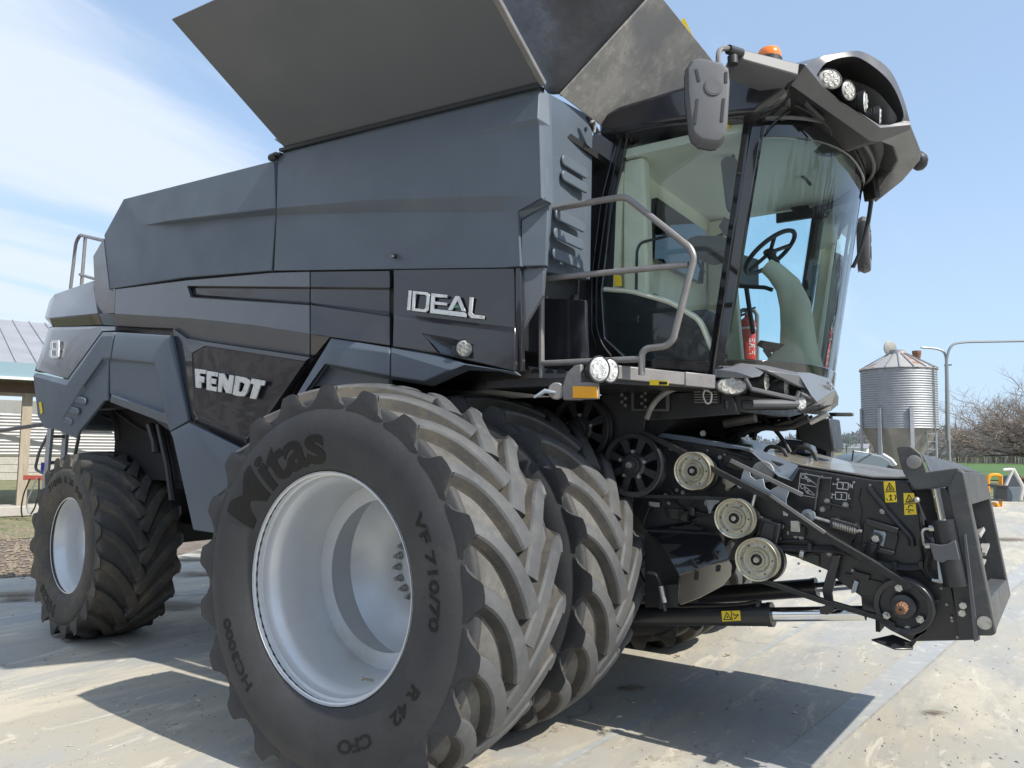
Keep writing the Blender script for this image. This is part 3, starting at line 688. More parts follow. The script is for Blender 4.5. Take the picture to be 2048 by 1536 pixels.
# lower front corner under the flare
V = [(1043, 441, -1.64), (1096, 408, -1.60), (1090, 531, -1.58), (1042, 532, -1.64)]
sheet_part('tank_corner_panel', V, [(0, 1, 2, 3)], 'teal_plastic', .03, .004)
b = MB(); b.prism([W(1036, 424, Y=-1.655), W(1084, 398, Y=-1.70), W(1099, 407, Y=-1.60), W(1043, 441, Y=-1.62)], (0, .04, .02), 'teal_plastic'); b.build('corner_underside', comb)
# ---------------- gloss dark side (engine) panels
Ym = -1.62
slotY = -1.595
# rear piece x 230..620, middle 620..781
def mid_panel(name, x0, x1, top0, top1, up0, up1, lo0, lo1, cr0, cr1, bot):
    pass
V = [(231, 578, -1.61), (375, 560, Ym), (545, 545, Ym), (619, 543, Ym),      # 0-3 top
     (374, 572, Ym-.012), (619, 574, Ym-.012), (381, 594, Ym-.004), (619, 610, Ym-.012),   # 4-7 slot corners
     (229, 627, -1.63), (376, 636, -1.65), (500, 650, -1.66), (619, 668, -1.665),       # 8-11 crease
     (231, 652, -1.60), (345, 657, -1.60), (372, 676, -1.60), (410, 683, -1.605), (619, 713, -1.61)]  # 12-16
F = [(0, 8, 9, 6, 4, 1), (1, 4, 5, 3, 2), (6, 9, 10, 11, 7), (8, 12, 13, 9), (9, 13, 14, 15, 10), (10, 15, 16, 11)]
sheet_part('engine_side_panel', V, F, 'grey_paint', .03, .004)
V = [(621, 543, Ym), (779, 541, Ym), (621, 574, Ym-.012), (779, 576, Ym-.012), (621, 610, Ym-.012), (779, 632, Ym-.012), (621, 668, -1.665), (779, 691, -1.665),
     (621, 713, -1.61), (627, 714, -1.61), (660, 674, -1.655)]
F = [(0, 2, 3, 1), (4, 6, 10, 7, 5), (6, 8, 9, 10)]
sheet_part('engine_side_panel', V, F, 'dark_paint', .03, .004)
for x0, x1 in ((374, 619), (621, 779)):
    q = (x1-374)/245; q0 = (x0-374)/245
    V = [(x0, 572+2*q0, Ym-.010), (x1, 572+2*q, Ym-.010), (x0, 576+2*q0, slotY), (x1, 576+2*q, slotY), (x0+(5 if x0 < 500 else 0), 588+16*q0-(0 if x0 < 500 else 0), slotY+.0), (x1, (604 if x1 < 700 else 624), slotY), (x0+(8 if x0 < 500 else 0), (594 if x0 < 500 else 610), Ym-.010), (x1, (610 if x1 < 700 else 632), Ym-.010)]
    sheet_part('reveal_slot', V, [(0, 2, 3, 1), (2, 4, 5, 3), (4, 6, 7, 5)], 'dark_paint', .012, .002)
# front panel with the model badge
V = [(787, 539, -1.62), (1029, 536, -1.62), (787, 626, -1.64), (1030, 655, -1.64), (787, 636, -1.655), (1030, 666, -1.66), (785, 693, -1.665), (878, 706, -1.665),
     (1029, 742, -1.66), (846, 668, -1.662), (908, 678, -1.662), (946, 688, -1.662), (948, 718, -1.662), (862, 690, -1.66)]
F = [(0, 2, 3, 1), (2, 4, 5, 3), (4, 6, 7, 13, 9), (4, 9, 10, 11, 5), (11, 12, 8, 5), (7, 8, 12, 13)]
F = [(0, 2, 3, 1), (2, 4, 5, 3), (4, 6, 7, 9), (4, 9, 10, 11, 5), (11, 12, 8, 5), (7, 8, 12)]
sheet_part('badge_panel', V, F, 'dark_paint', .03, .004)
# recess with the side work lamp
V = [(846, 668, -1.66), (908, 678, -1.66), (946, 688, -1.66), (948, 720, -1.66), (876, 706, -1.66), (905, 690, -1.60), (938, 692, -1.57), (938, 722, -1.57), (900, 712, -1.60)]
sheet_part('lamp_recess', V, [(0, 5, 1), (1, 5, 6, 2), (2, 6, 7, 3), (0, 4, 8, 5), (5, 8, 7, 6), (4, 3, 7, 8)], 'grey_paint', .01, .003)
def work_lamp(c, ax, r, parent, name='work_lamp', depth=.09, lens='lamp_lens', ry=None, fins=True, ring=.006):
    """round or oval LED lamp: black housing, bezel, lens with reflector cells"""
    c = Vector(c); ax = Vector(ax).normalized(); up = Vector((0, 0, 1)); x = up.cross(ax).normalized(); y = ax.cross(x); ry = ry or r
    def ring_(d, k): return [c+ax*d+x*r*k*math.cos(2*PI*i/28)+y*ry*k*math.sin(2*PI*i/28) for i in range(28)]
    def loft(b, L, mn):
        vs = [v for l_ in L for v in l_]; n = 28
        b.add(vs, [(j*n+i, j*n+(i+1) % n, (j+1)*n+(i+1) % n, (j+1)*n+i) for j in range(len(L)-1) for i in range(n)]+[tuple(range(n)), tuple((len(L)-1)*n+i for i in range(n))], mn)
    b = MB(); st = [(-depth, .55), (-depth*.9, .62)]
    if fins:
        for k in range(5): d = -depth*(.85-.11*k); st += [(d, .78+.03*k), (d+depth*.04, .78+.03*k), (d+depth*.045, .70+.03*k), (d+depth*.1, .70+.03*k)]
    st += [(-depth*.3, .95), (-.008, 1.03), (0, 1.03), (0, .93), (-.006, .92)]
    loft(b, [ring_(d, k) for d, k in st], 'black_plastic'); h = b.build(name, parent, ang=40)
    b = MB(); loft(b, [ring_(-.008, .92), ring_(-.002, .90), ring_(.004, .7), ring_(.006, .3)], lens)
    for k in range(6):
        a = 2*PI*k/6+.5; q = c+ax*.004+x*r*.5*math.cos(a)+y*ry*.5*math.sin(a)
        b.lathe(q, ax, [(-.004, r*.24), (.004, r*.22), (.004, r*.19), (.0005, r*.12), (.003, .001)], lens, n=12)
    b.build('lamp_lens', h, ang=50)
    return h
work_lamp(W(928, 697, Y=-1.66), (.28, -1, -.15), .052, comb, depth=.06)
# seams / shut lines behind the gaps
slab('panel_gap_seal', [(546, 318), (565, 310), (562, 540), (540, 545)], -1.615, 'interior_dark', .02, 0)
slab('panel_gap_seal', [(774, 530), (796, 530), (796, 745), (776, 745)], -1.59, 'interior_dark', .02, 0)
slab('belt_line_seal', [(226, 570), (560, 535), (1045, 528), (1045, 546), (560, 552), (232, 585)], -1.60, 'interior_dark', .02, 0)
# pillar between badge panel and tank corner
V = [(1031, 536, -1.63), (1041, 535, -1.63), (1043, 658, -1.64), (1031, 656, -1.64), (1045, 742, -1.60), (1031, 744, -1.62)]
sheet_part('front_pillar', V, [(0, 3, 2, 1), (3, 5, 4, 2)], 'dark_paint', .03, .003)
V = [(1043, 536, -1.60), (1088, 534, -1.56), (1084, 590, -1.56), (1040, 664, -1.60)]
sheet_part('side_gusset', V, [(0, 3, 2, 1)], 'grey_paint', .03, .003)
slab('side_gusset', [(1044, 664), (1086, 596), (1170, 600), (1175, 745), (1046, 742)], -1.30, 'dark_paint', .03, .004)
# ---------------- lower rear quarter: lettered panel with its lip
V = [(345, 657, -1.63), (372, 676, -1.63), (410, 683, -1.64), (622, 714, -1.64),     # outer lip top
     (384, 706, -1.655), (410, 692, -1.655), (610, 723, -1.655),                     # inner edge
     (352, 700, -1.63), (378, 838, -1.62), (388, 820, -1.655), (620, 722, -1.60), (540, 835, -1.60), (535, 830, -1.655), (378, 843, -1.60), (490, 899, -1.60), (398, 838, -1.655), (492, 880, -1.655)]
F = [(0, 4, 1), (1, 4, 5, 2), (2, 5, 6, 3), (0, 7, 4), (7, 8, 9, 4), (3, 6, 10), (6, 12, 11, 10), (8, 13, 15, 9), (13, 14, 16, 15), (12, 16, 14, 11)]
sheet_part('quarter_panel_lip', V, F, 'dark_paint', .03, .005)
V = [(384, 706, -1.653), (410, 692, -1.653), (610, 723, -1.653), (535, 830, -1.653), (492, 880, -1.653), (398, 838, -1.653), (388, 820, -1.653), (505, 745, -1.67), (470, 800, -1.64)]
F = [(0, 6, 8, 7, 1), (1, 7, 2), (2, 7, 8, 3), (8, 6, 5, 4, 3)]
sheet_part('quarter_panel', V, F, 'dark_paint', .02, .01, ang=60)
# ---------------- rear arch fender (two pieces with the shut line at x=217)
Yf = -1.68; Yr = -1.645
def fender(name, V, F): return sheet_part(name, V, F, 'teal_plastic', .03, .007)
V = [(205, 664, -1.66), (229, 664, -1.67), (226, 672, Yf), (203, 673, Yf),               # 0-3
     (220, 716, Yf), (205, 716, Yf), (217, 722, Yr), (208, 722, Yr),                     # 4-7
     (135, 760, -1.66), (69, 746, -1.60), (66, 752, -1.62), (75, 832, -1.62), (88, 856, -1.63),  # 8-12
     (109, 858, -1.66), (152, 877, -1.65), (119, 846, Yf), (165, 772, Yf), (172, 775, Yr), (207, 801, Yr), (216, 800, Yr), (158, 862, Yr), (133, 771, Yf), (215, 788, Yr)]
F = [(0, 3, 2, 1), (3, 5, 4, 2), (5, 7, 6, 4), (3, 21, 16, 5), (0, 8, 21, 3), (5, 16, 17, 7), (7, 17, 22, 6), (8, 9, 10, 21), (10, 11, 12, 21), (21, 12, 13, 15, 16), (13, 14, 20, 15), (15, 20, 17, 16), (17, 20, 18, 19, 22)]
rf = fender('rear_fender', V, F)
for (x0, y0, x1, y1) in ((152, 796, 176, 805), (139, 816, 163, 826), (126, 837, 149, 846)):
    c = W((x0+x1)/2, (y0+y1)/2, Y=Yr-.004); b = MB()
    b.prism(rr_poly(c, Vector((.96, 0, -.16)).normalized(), Vector((.15, 0, 1)).normalized(), .19, .06, .028), (0, -.024, 0), 'teal_plastic'); b.build('louvre', rf, bevel=.01, seg=3)
V = [(231, 664, -1.67), (342, 671, -1.66), (338, 683, Yf), (229, 673, Yf), (222, 716, Yf), (309, 726, Yf), (314, 729, Yr), (219, 722, Yr),   # 0-7
     (376, 841, -1.66), (340, 862, -1.66), (331, 828, Yf), (220, 786, Yr+.005), (327, 826, Yr+.005), (222, 790, Yf), (219, 804, -1.65), (335, 849, -1.65)]
F = [(0, 3, 2, 1), (3, 4, 5, 2), (4, 7, 6, 5), (1, 2, 10, 9, 8), (2, 5, 10), (5, 6, 12, 10), (7, 11, 12, 6), (11, 13, 10, 12), (13, 14, 15, 10), (10, 15, 9)]
fender('rear_fender', V, F)
V = [(340, 864, -1.66), (377, 845, -1.66), (386, 849, -1.655), (490, 901, -1.66), (520, 920, -1.66), (520, 990, -1.66), (400, 884, Yf), (345, 876, Yf), (470, 960, -1.68), (386, 1060, -1.63), (424, 1066, -1.62), (500, 1075, -1.62)]
F = [(0, 7, 6, 2, 1), (2, 6, 8, 3), (3, 8, 5, 4), (7, 9, 10, 6), (6, 10, 11, 8), (8, 11, 5)]
fender('side_skirt', V, F)
b = MB(); c = W(448, 997, Y=-1.67); b.cyl(c, c+Vector((0, -.02, 0)), .008, 'steel_bolt', n=10); b.build('panel_bolt', comb)
b = MB(); c = W(791, 513, Y=-1.64); b.cyl(c, c+Vector((0, -.012, 0)), .016, 'black_plastic', n=12); b.cyl(c+Vector((0, -.012, 0)), c+Vector((-.012, -.022, 0)), .009, 'steel_bolt', n=8); b.build('panel_latch', comb)
# ---------------- front arch fender
V = [(662, 676, -1.66), (779, 694, -1.66), (779, 704, Yf), (664, 690, Yf), (650, 727, Yf), (779, 752, Yf), (655, 733, -1.60), (779, 758, -1.60),
     (583, 806, -1.66), (560, 830, -1.62), (598, 800, Yf), (618, 772, -1.60), (612, 790, Yf), (779, 770, -1.56), (600, 800, -1.58), (640, 700, Yf)]
F = [(0, 3, 2, 1), (3, 4, 5, 2), (4, 6, 7, 5), (0, 8, 10, 4, 3), (4, 10, 11, 6), (8, 9, 14, 10), (10, 14, 11), (6, 11, 13, 7)]
fender('front_fender', V, F)
V = [(781, 694, -1.66), (870, 709, -1.66), (1029, 743, -1.66), (1040, 752, -1.63), (930, 727, -1.665), (781, 704, Yf), (900, 740, Yf), (848, 763, Yf), (781, 752, Yf), (862, 772, -1.60), (781, 758, -1.60), (948, 733, -1.64)]
F = [(0, 5, 6, 4, 1), (4, 6, 11, 2), (2, 11, 3), (5, 8, 7, 6), (8, 10, 9, 7), (6, 7, 9, 11)]
fender('front_fender', V, F)
# ---------------- tail: hood, gloss band, numbered panel
V = [(207, 476, -1.60), (186, 512, -1.56), (191, 625, -1.56), (196, 630, -1.57), (229, 627, -1.60), (231, 580, -1.60), (219, 579, -1.60)]
sheet_part('tail_corner_panel', V, [(0, 1, 2, 3, 4, 5, 6)], 'grey_paint', .04, .006)
V = [(109, 588, -1.40), (186, 561, -1.50), (196, 628, -1.60), (99, 637, -1.55), (99, 600, -1.30), (89, 636, -1.42), (106, 654, -1.50), (109, 653, -1.55), (202, 650, -1.60), (204, 642, -1.60)]
F = [(0, 3, 2, 1), (0, 4, 5, 3), (5, 6, 3)]
sheet_part('tail_hood', V, F, 'grey_paint', .05, .008)
V = [(99, 637, -1.55), (196, 628, -1.60), (205, 650, -1.575), (109, 654, -1.53)]
sheet_part('tail_band', V, [(0, 3, 2, 1)], 'dark_paint', .03, .003)
V = [(197, 628, -1.60), (229, 628, -1.61), (232, 652, -1.60), (206, 650, -1.59)]
sheet_part('tail_band', V, [(0, 3, 2, 1)], 'dark_paint', .03, .003)
V = [(106, 654, -1.55), (200, 652, -1.62), (231, 653, -1.63), (230, 661, -1.65), (204, 662, -1.65), (134, 758, -1.64), (75, 741, -1.58), (72, 737, -1.52), (97, 656, -1.45),
     (183, 657, -1.635), (143, 737, -1.63), (84, 725, -1.60), (107, 661, -1.58), (194, 655, -1.65)]
F = [(0, 12, 9, 1), (12, 11, 10, 9), (11, 6, 5, 10), (1, 9, 10, 5, 4), (1, 4, 3, 2), (0, 8, 7, 6, 11, 12)]
sheet_part('number_panel', V, F, 'grey_paint', .03, .005)
b = MB(); b.prism([W(*q, Y=-1.45) for q in ((97, 654), (108, 650), (92, 700), (76, 745), (68, 742), (85, 695))], (0, .9, 0), 'dark_paint'); b.build('tail_end_cap', comb, bevel=.01)
b = MB(); b.box((-4.55, 0, 2.45), (.25, 2.9, .8), 'grey_paint'); b.box((-4.5, 0, 2.02), (.3, 2.9, .5), 'teal_plastic'); b.box((-4.28, 0, 2.88), (.5, 2.7, .3), 'grey_paint'); b.build('tail_body', comb, bevel=.05)
# ---------------- far side and top, seen only from elsewhere
b = MB()
b.prism([(-3.5, 1.52, 2.95), (.70, 1.52, 2.65), (.76, 1.52, 3.58), (-3.42, 1.52, 3.70)], (0, .13, 0), 'teal_plastic')
b.build('far_tank_panel', comb, bevel=.01)
b = MB(); b.prism([(-4.6, 1.5, 2.2), (-2.3, 1.5, 2.0), (-1.2, 1.5, 2.2), (.6, 1.5, 2.15), (.68, 1.5, 2.62), (-3.5, 1.5, 2.92), (-4.6, 1.5, 2.85)], (0, .12, 0), 'dark_paint'); b.build('far_side_panel', comb, bevel=.01)
b = MB(); b.prism([(-3.42, -1.52, 3.66), (-1.4, -1.52, 3.62), (-1.4, 1.62, 3.62), (-3.42, 1.62, 3.66)], (0, 0, -.1), 'teal_plastic'); b.build('rear_deck', comb)
b = MB(); b.box((-.3, 0, 3.45), (2.1, 3.0, .04), 'interior_dark'); b.build('grain_tank_floor', comb)
# ---------------- grain tank flaps
hA, hB = W(574, 303, Y=-1.65), W(1087, 177, Y=-1.65)
n_out = Vector((0, -.845, .535)); L_ = 1.45
tl = W(345, 43, X=hA.x); L1 = (tl-hA).length; n_out = (tl-hA).normalized()
b = MB(); pA, pB = hA+Vector((0, 0, .02)), hB+Vector((0, 0, .02))
nrm_ = (pB-pA).cross(n_out).normalized()
b.prism([pA, pB, pB+n_out*L1, pA+n_out*L1], nrm_*.012, 'flap_steel')
fl = b.build('side_flap', comb, bevel=.002)
b = MB(); b.bar(pB+n_out*.0, pB+n_out*L1, .035, .03, 'rail_grey', up=nrm_); b.build('flap_edge_bar', fl, bevel=.006)
for q in ((782, 132), (804, 124), (813, 181), (835, 174)):
    # rivets on the flap plane
    d = (_f+_r*((q[0]-1024)/FPX)-_u*((q[1]-768)/FPX)); k = (pA-CAMP).dot(nrm_)/d.dot(nrm_); c = CAMP+d*k
    s_ = -1 if (CAMP-c).dot(nrm_) < 0 else 1
    b = MB(); b.lathe(c, nrm_*s_, [(0, .013), (.005, .012), (.009, .006), (.010, .0005)], 'steel_bolt', n=12); b.build('flap_rivet', fl)
b = MB(); b.bar(W(566, 305, Y=-1.652)+Vector((0, 0, .008)), W(1082, 178, Y=-1.652)+Vector((0, 0, .008)), .07, .02, 'black_plastic')
b.build('flap_hinge', comb)
# front flap (dusty steel, seen from below / outside)
c0, c1 = W(1120, 190, Y=-1.40), W(1120, 190, Y=-1.40)
XH = .76; h0 = W(1118, 188, X=XH); tpc = W(1309, -21, Y=-1.17)
up_ = (tpc-h0)
h1 = Vector((h0.x, 1.35, h0.z)); yv = Vector((0, 1, 0)); nf = up_.cross(yv).normalized()
b = MB(); b.prism([h0, h0+up_, h0+up_+yv*(h1.y-h0.y), h1], nf*-.012, 'dusty_steel'); ff = b.build('front_flap', comb, bevel=.002)
b = MB(); b.prism([h0+nf*.002, h0+up_+nf*.002, h0+up_+yv*.07+nf*.03, h0+yv*.07+nf*.03], nf*.006, 'dusty_steel'); b.build('flap_flange', ff)
b = MB(); b.prism([h0+up_*.93, h0+up_, h0+up_+yv*(h1.y-h0.y), h0+up_*.93+yv*(h1.y-h0.y)], nf*.02, 'dusty_steel'); b.build('flap_flange', ff, bevel=.006)
for k in range(8):
    c = h0+up_*(.08+.125*k)+yv*.012+nf*.012; b = MB(); b.lathe(c, nf, [(0, .011), (.008, .009), (.012, .003), (.0125, .0003)], 'steel_bolt', n=10); b.build('flap_bolt', ff)
c = W(1312, 115, X=h0.x+up_.x*.45)
def on_flap(px, py):
    d = (_f+_r*((px-1024)/FPX)-_u*((py-768)/FPX)); k = (h0-CAMP).dot(nf)/d.dot(nf); return CAMP+d*k
b = MB(); b.bar(on_flap(1323, 97)+nf*.012, on_flap(1303, 134)+nf*.012, .02, .03, 'black_paint', up=nf); b.build('flap_bracket', ff, bevel=.003)
b = MB(); a_, b_ = on_flap(1370, 42), on_flap(1392, 88); b.bar(a_+nf*.02, b_+nf*.02, .03, .006, 'yellow_label', up=nf); b.build('yellow_tape', ff)
# flap stay hook at the foot of the front flap
b = MB(); b.prism([W(1170, 234, X=.80), W(1176, 236, X=.80), W(1196, 268, X=.80), W(1188, 270, X=.80)], (.02, 0, 0), 'dark_paint'); b.tube([W(1181, 245, X=.82), W(1187, 242, X=.82), W(1191, 250, X=.82), W(1188, 266, X=.82)], .008, 'dusty_steel'); b.build('flap_stay', comb)
# tarpaulin gusset between the flaps: sagging cloth
A_, B_ = hB+Vector((.0, .03, .02)), h0
Cq, Dq = pB+n_out*L1, h0+up_
b = MB(); n = 14; vs = []
for i in range(n+1):
    for j in range(n+1):
        u, v = i/n, j/n
        P0 = (hB+Vector((0, .02, .0))).lerp(Cq, v); P1 = h0.lerp(Dq, v); p = P0.lerp(P1, u)
        s_ = math.sin(PI*u)*(.10*v+.03)+.025*math.sin(u*9+v*5)*math.sin(PI*u)*v
        p = p+Vector((-.8, .55, .1)).normalized()*s_; vs.append(p)
b.shell(vs, [(i*(n+1)+j, (i+1)*(n+1)+j, (i+1)*(n+1)+j+1, i*(n+1)+j+1) for i in range(n) for j in range(n)], (-.003, .003, 0), 'tarp'); b.build('flap_tarp', comb, ang=80)
# far and rear flaps, open as well
b = MB(); b.prism([(-1.3, 1.6, 3.68), (.76, 1.6, 3.62), (.76, 2.1, 3.98), (-1.3, 2.45, 4.2)], (0, .006, -.01), 'flap_steel'); b.build('side_flap', comb)
b = MB(); b.prism([(-1.32, -1.4, 3.66), (-1.32, 1.4, 3.66), (-1.75, 1.4, 3.95), (-1.75, -1.4, 3.95)], (.01, 0, .006), 'flap_steel'); b.build('rear_flap', comb)
# camera at the seam
b = MB(); c = W(548, 314, Y=-1.68); b.cyl(c+Vector((-.03, 0, 0)), c+Vector((.03, 0, .005)), .026, 'black_plastic', n=14); b.sphere(c+Vector((-.03, 0, 0)), .024, 'black_plastic'); b.box(c+Vector((.045, .02, .01)), (.04, .05, .02), 'black_plastic'); b.build('side_camera', comb)
# ---------------- badges (cut out as their own raised letters)
def letters(name, glyphs, parent, Y, mn, scale, org, th=.012, bev=.0025):
    for g in glyphs:
        b = MB(); V_ = [W(org[0]+x*scale, org[1]+y*scale, Y=Y) for x, y in g]; b.prism(V_, (0, -th, 0), mn)
        b.build(name, parent, bevel=bev, ang=30)
mat('badge_chrome', (.74, .74, .73), .25, metal=.35, noise=[(30, (.5, .49, .47), .5, .7)])
sF = 300/1772; oF = (360, 640)
FE = [[(189, 575), (321, 592), (316, 640), (247, 630), (246, 663), (300, 672), (297, 742), (262, 735), (264, 806), (201, 799)],
      [(330, 600), (463, 622), (459, 672), (385, 660), (384, 690), (440, 699), (436, 760), (382, 750), (382, 783), (448, 794), (442, 846), (328, 826)],
      [(478, 628), (535, 636), (583, 735), (600, 650), (652, 660), (622, 872), (560, 862), (515, 765), (500, 855), (461, 848)],
      [(862, 692), (1022, 720), (1008, 778), (967, 772), (908, 937), (838, 925), (885, 762), (843, 752)]]
letters('badge_letter', FE, comb, -1.672, 'badge_chrome', sF, oF)
def holed(name, outer, inner, Y, mn, scale, org, parent, th=.012):
    n = len(outer); b = MB()
    o_ = [W(org[0]+x*scale, org[1]+y*scale, Y=Y) for x, y in outer]; i_ = [W(org[0]+x*scale, org[1]+y*scale, Y=Y) for x, y in inner]
    o2 = [p+Vector((0, -th, 0)) for p in o_]; i2 = [p+Vector((0, -th, 0)) for p in i_]
    vs = o_+i_+o2+i2; fs = []
    for k in range(n):
        q = (k+1) % n; fs += [(k, q, n+q, n+k), (2*n+k, 3*n+k, 3*n+q, 2*n+q), (k, 2*n+k, 2*n+q, q), (n+k, n+q, 3*n+q, 3*n+k)]
    b.add(vs, fs, mn); b.build(name, parent, bevel=.002, ang=40)
holed('badge_letter', [(672, 660), (790, 682), (838, 712), (840, 760), (800, 870), (770, 902), (700, 902), (637, 882)], [(722, 735), (752, 740), (776, 755), (776, 775), (748, 838), (735, 850), (715, 848), (704, 843)], -1.672, 'badge_chrome', sF, oF, comb)
sI = 560/2048; oI = (560, 500)
ID = [[(946, 297), (968, 299), (958, 443), (934, 441)],
      [(1112, 318), (1228, 330), (1228, 352), (1138, 345), (1136, 378), (1228, 388), (1226, 408), (1134, 400), (1131, 432), (1355, 458), (1371, 472), (1368, 495), (1103, 462)],
      [(1289, 336), (1318, 340), (1364, 452), (1334, 448), (1302, 372), (1262, 443), (1233, 440)],
      [(1393, 345), (1418, 348), (1408, 460), (1422, 474), (1499, 484), (1496, 508), (1404, 499), (1383, 478)]]
letters('badge_letter', ID, comb, -1.645, 'badge_chrome', sI, oI, th=.008, bev=.0015)
holed('badge_letter', [(978, 300), (1080, 312), (1100, 328), (1092, 440), (1072, 458), (968, 446)], [(998, 322), (1066, 330), (1078, 340), (1070, 424), (1058, 436), (990, 428)], -1.645, 'badge_chrome', sI, oI, comb, th=.008)
mat('badge_green', (.10, .28, .16), .4)
letters('badge_accent', [[(1283, 398), (1308, 402), (1318, 428), (1268, 424)]], comb, -1.642, 'badge_green', sI, oI, th=.004, bev=0)
mat('badge_silver', (.74, .75, .76), .35, metal=.25)
def eight():
    s8 = 240/801; o8 = (0, 640)
    b = MB()
    outer = [(355, 135), (395, 133), (405, 143), (403, 185), (396, 195), (403, 205), (400, 245), (388, 257), (348, 254), (338, 244), (342, 205), (350, 195), (343, 185), (345, 146)]
    def P(q): return W(o8[0]+q[0]*s8, o8[1]+q[1]*s8, Y=-1.612)
    segs = [[(350, 138), (400, 136), (398, 153), (352, 155)], [(346, 188), (402, 188), (402, 205), (344, 205)], [(344, 238), (400, 238), (394, 257), (346, 255)],
            [(346, 150), (361, 150), (359, 192), (344, 192)], [(387, 150), (403, 150), (401, 192), (386, 192)], [(341, 202), (357, 202), (354, 246), (339, 246)], [(385, 202), (402, 202), (400, 246), (384, 246)]]
    for i, s_ in enumerate(segs): b.prism([P(q)+Vector((0, -.0006*i, 0)) for q in s_], (0, -.012, 0), 'badge_silver')
    b.build('badge_number', comb, bevel=.0015)
eight()
b = MB(); b.prism([W(a_, c_, Y=-1.635) for a_, c_ in ((79, 805), (83, 804), (86, 826), (82, 828))], (0, -.006, 0), 'yellow_label'); b.build('side_reflector', comb)
# ---------------- rear handrail and ladder
mat('ladder_alu', (.42, .43, .46), .4, metal=.5)
b = MB()
b.tube([W(141, 578, Y=-1.0), W(152, 484, Y=-1.0), W(160, 470, Y=-1.0), W(207, 481, Y=-1.35)], .018, 'rail_grey', corner=.06)
b.tube([W(163, 571, Y=-1.05), W(171, 472, Y=-1.05)], .018, 'rail_grey'); b.tube([W(160, 549, Y=-1.05), W(190, 558, Y=-1.3)], .015, 'rail_grey'); b.build('rear_handrail', comb)
b = MB()
for x0, x1, yt in ((102, 88, 860), (132, 120, 868)): b.bar(W(x0, yt-6, X=-4.75), W(x1, 1000, X=-4.75), .075, .03, 'ladder_alu', up=(0, 1, 0))
for yy in (873, 925, 975): b.bar(W(104-(yy-873)*.11, yy, X=-4.75), W(128-(yy-873)*.1, yy, X=-4.75), .05, .03, 'rail_grey')
b.build('rear_ladder', comb, bevel=.003)
b = MB(); b.tube([W(100, 860, Y=-1.3), W(78, 905, Y=-1.3), W(70, 938, Y=-1.3), W(82, 945, Y=-1.3), W(108, 955, Y=-1.3)], .014, 'mid_plastic', corner=.05)
b.build('ladder_grab_rail', comb)
b = MB(); b.tube([W(158, 872, Y=-1.3), W(150, 910, Y=-1.3)], .016, 'mid_plastic'); b.build('ladder_grab_rail', comb)
b = MB(); b.bar(W(92, 848, Y=-1.25), W(-10, 863, Y=-1.25), .07, .03, 'mid_plastic'); b.build('tail_boom', comb, bevel=.006)
# ------------------------------------------------------------------ cab
cx0, cb, ca, cn, lean = 1.2, .84, .655, 2.4, .16
def plan_f(p, off=0.):
    x = p.x-lean*(p.z-2.12)
    a = ca+off; b_ = cb+off
    u = max(x-cx0, 0)/a; v = abs(p.y)/b_
    return (u**cn+v**cn)-1
def PW(px, py, off=0.):
    """point of the photograph on the (offset) wrap-round windscreen surface"""
    d = _f+_r*((px-1024)/FPX)-_u*((py-768)/FPX); k = 3.0; f0 = plan_f(CAMP+d*k, off)
    while k < 8:
        k2 = k+.02; f1 = plan_f(CAMP+d*k2, off)
        if f0 > 0 and f1 <= 0:
            for _ in range(20):
                km = (k+k2)/2
                if plan_f(CAMP+d*km, off) > 0: k = km
                else: k2 = km
            return CAMP+d*k
        k, f0 = k2, f1
    # grazing past: closest approach
    best = min((abs(plan_f(CAMP+d*(3+i*.01), off)), i) for i in range(450)); return CAMP+d*(3+best[1]*.01)
def scr(t, z, off=0.):
    """windscreen point: t = -1 near pillar .. 0 front .. 1 far pillar"""
    th = t*R_(76); c, s = math.cos(th), math.sin(th)
    x = cx0+(ca+off)*abs(c)**(2/cn); y = (cb+off)*math.copysign(abs(s)**(2/cn), s)
    return Vector((x+lean*(z-2.12), y, z))
cab = MB()
# floor tub, rear wall, frames
cab.prism([(.70, -.80, 1.98), (.70, .80, 1.98), (1.45, .80, 1.98), (1.75, .55, 1.98), (1.84, 0, 1.98), (1.75, -.55, 1.98), (1.45, -.80, 1.98)], (0, 0, .10), 'black_paint')
cabo = cab.build('cab', comb, bevel=.01); cabo['label'] = 'driver cab with large tinted windows'
# door frame ring (near) and the same on the far side
yd = -.85
outer = [(1236, 268), (1350, 243), (1512, 228), (1526, 240), (1444, 745), (1202, 728), (1184, 657), (1184, 552), (1204, 400)]
inner = [(1256, 270), (1352, 252), (1462, 241), (1503, 247), (1417, 723), (1256, 718), (1209, 676), (1203, 585), (1226, 400)]
def ring(name, outer, inner, Y, mn, th, parent, mirror=False):
    b = MB()
    for s in (1, -1) if mirror else (1,):
        o_ = [W(a, c, Y=Y) for a, c in outer]; i_ = [W(a, c, Y=Y) for a, c in inner]
        if s < 0: o_ = [Vector((p.x, -p.y, p.z)) for p in o_]; i_ = [Vector((p.x, -p.y, p.z)) for p in i_]
        n = len(o_); dv = Vector((0, th*s, 0)); vs = o_+i_+[p+dv for p in o_]+[p+dv for p in i_]; fs = []
        for k in range(n):
            q = (k+1) % n; fs += [(k, q, n+q, n+k), (2*n+k, 3*n+k, 3*n+q, 2*n+q), (k, 2*n+k, 2*n+q, q), (n+k, n+q, 3*n+q, 3*n+k)]
        b.add(vs, fs, mn)
        if not mirror or s == 1: o = b.build(name, parent, bevel=.005); b = MB()
        else: b.build(name, parent, bevel=.005)
    return o
ring('door_frame', outer, inner, yd, 'black_gloss', .05, cabo, mirror=True)
dg = [W(a, c, Y=yd+.02) for a, c in inner]
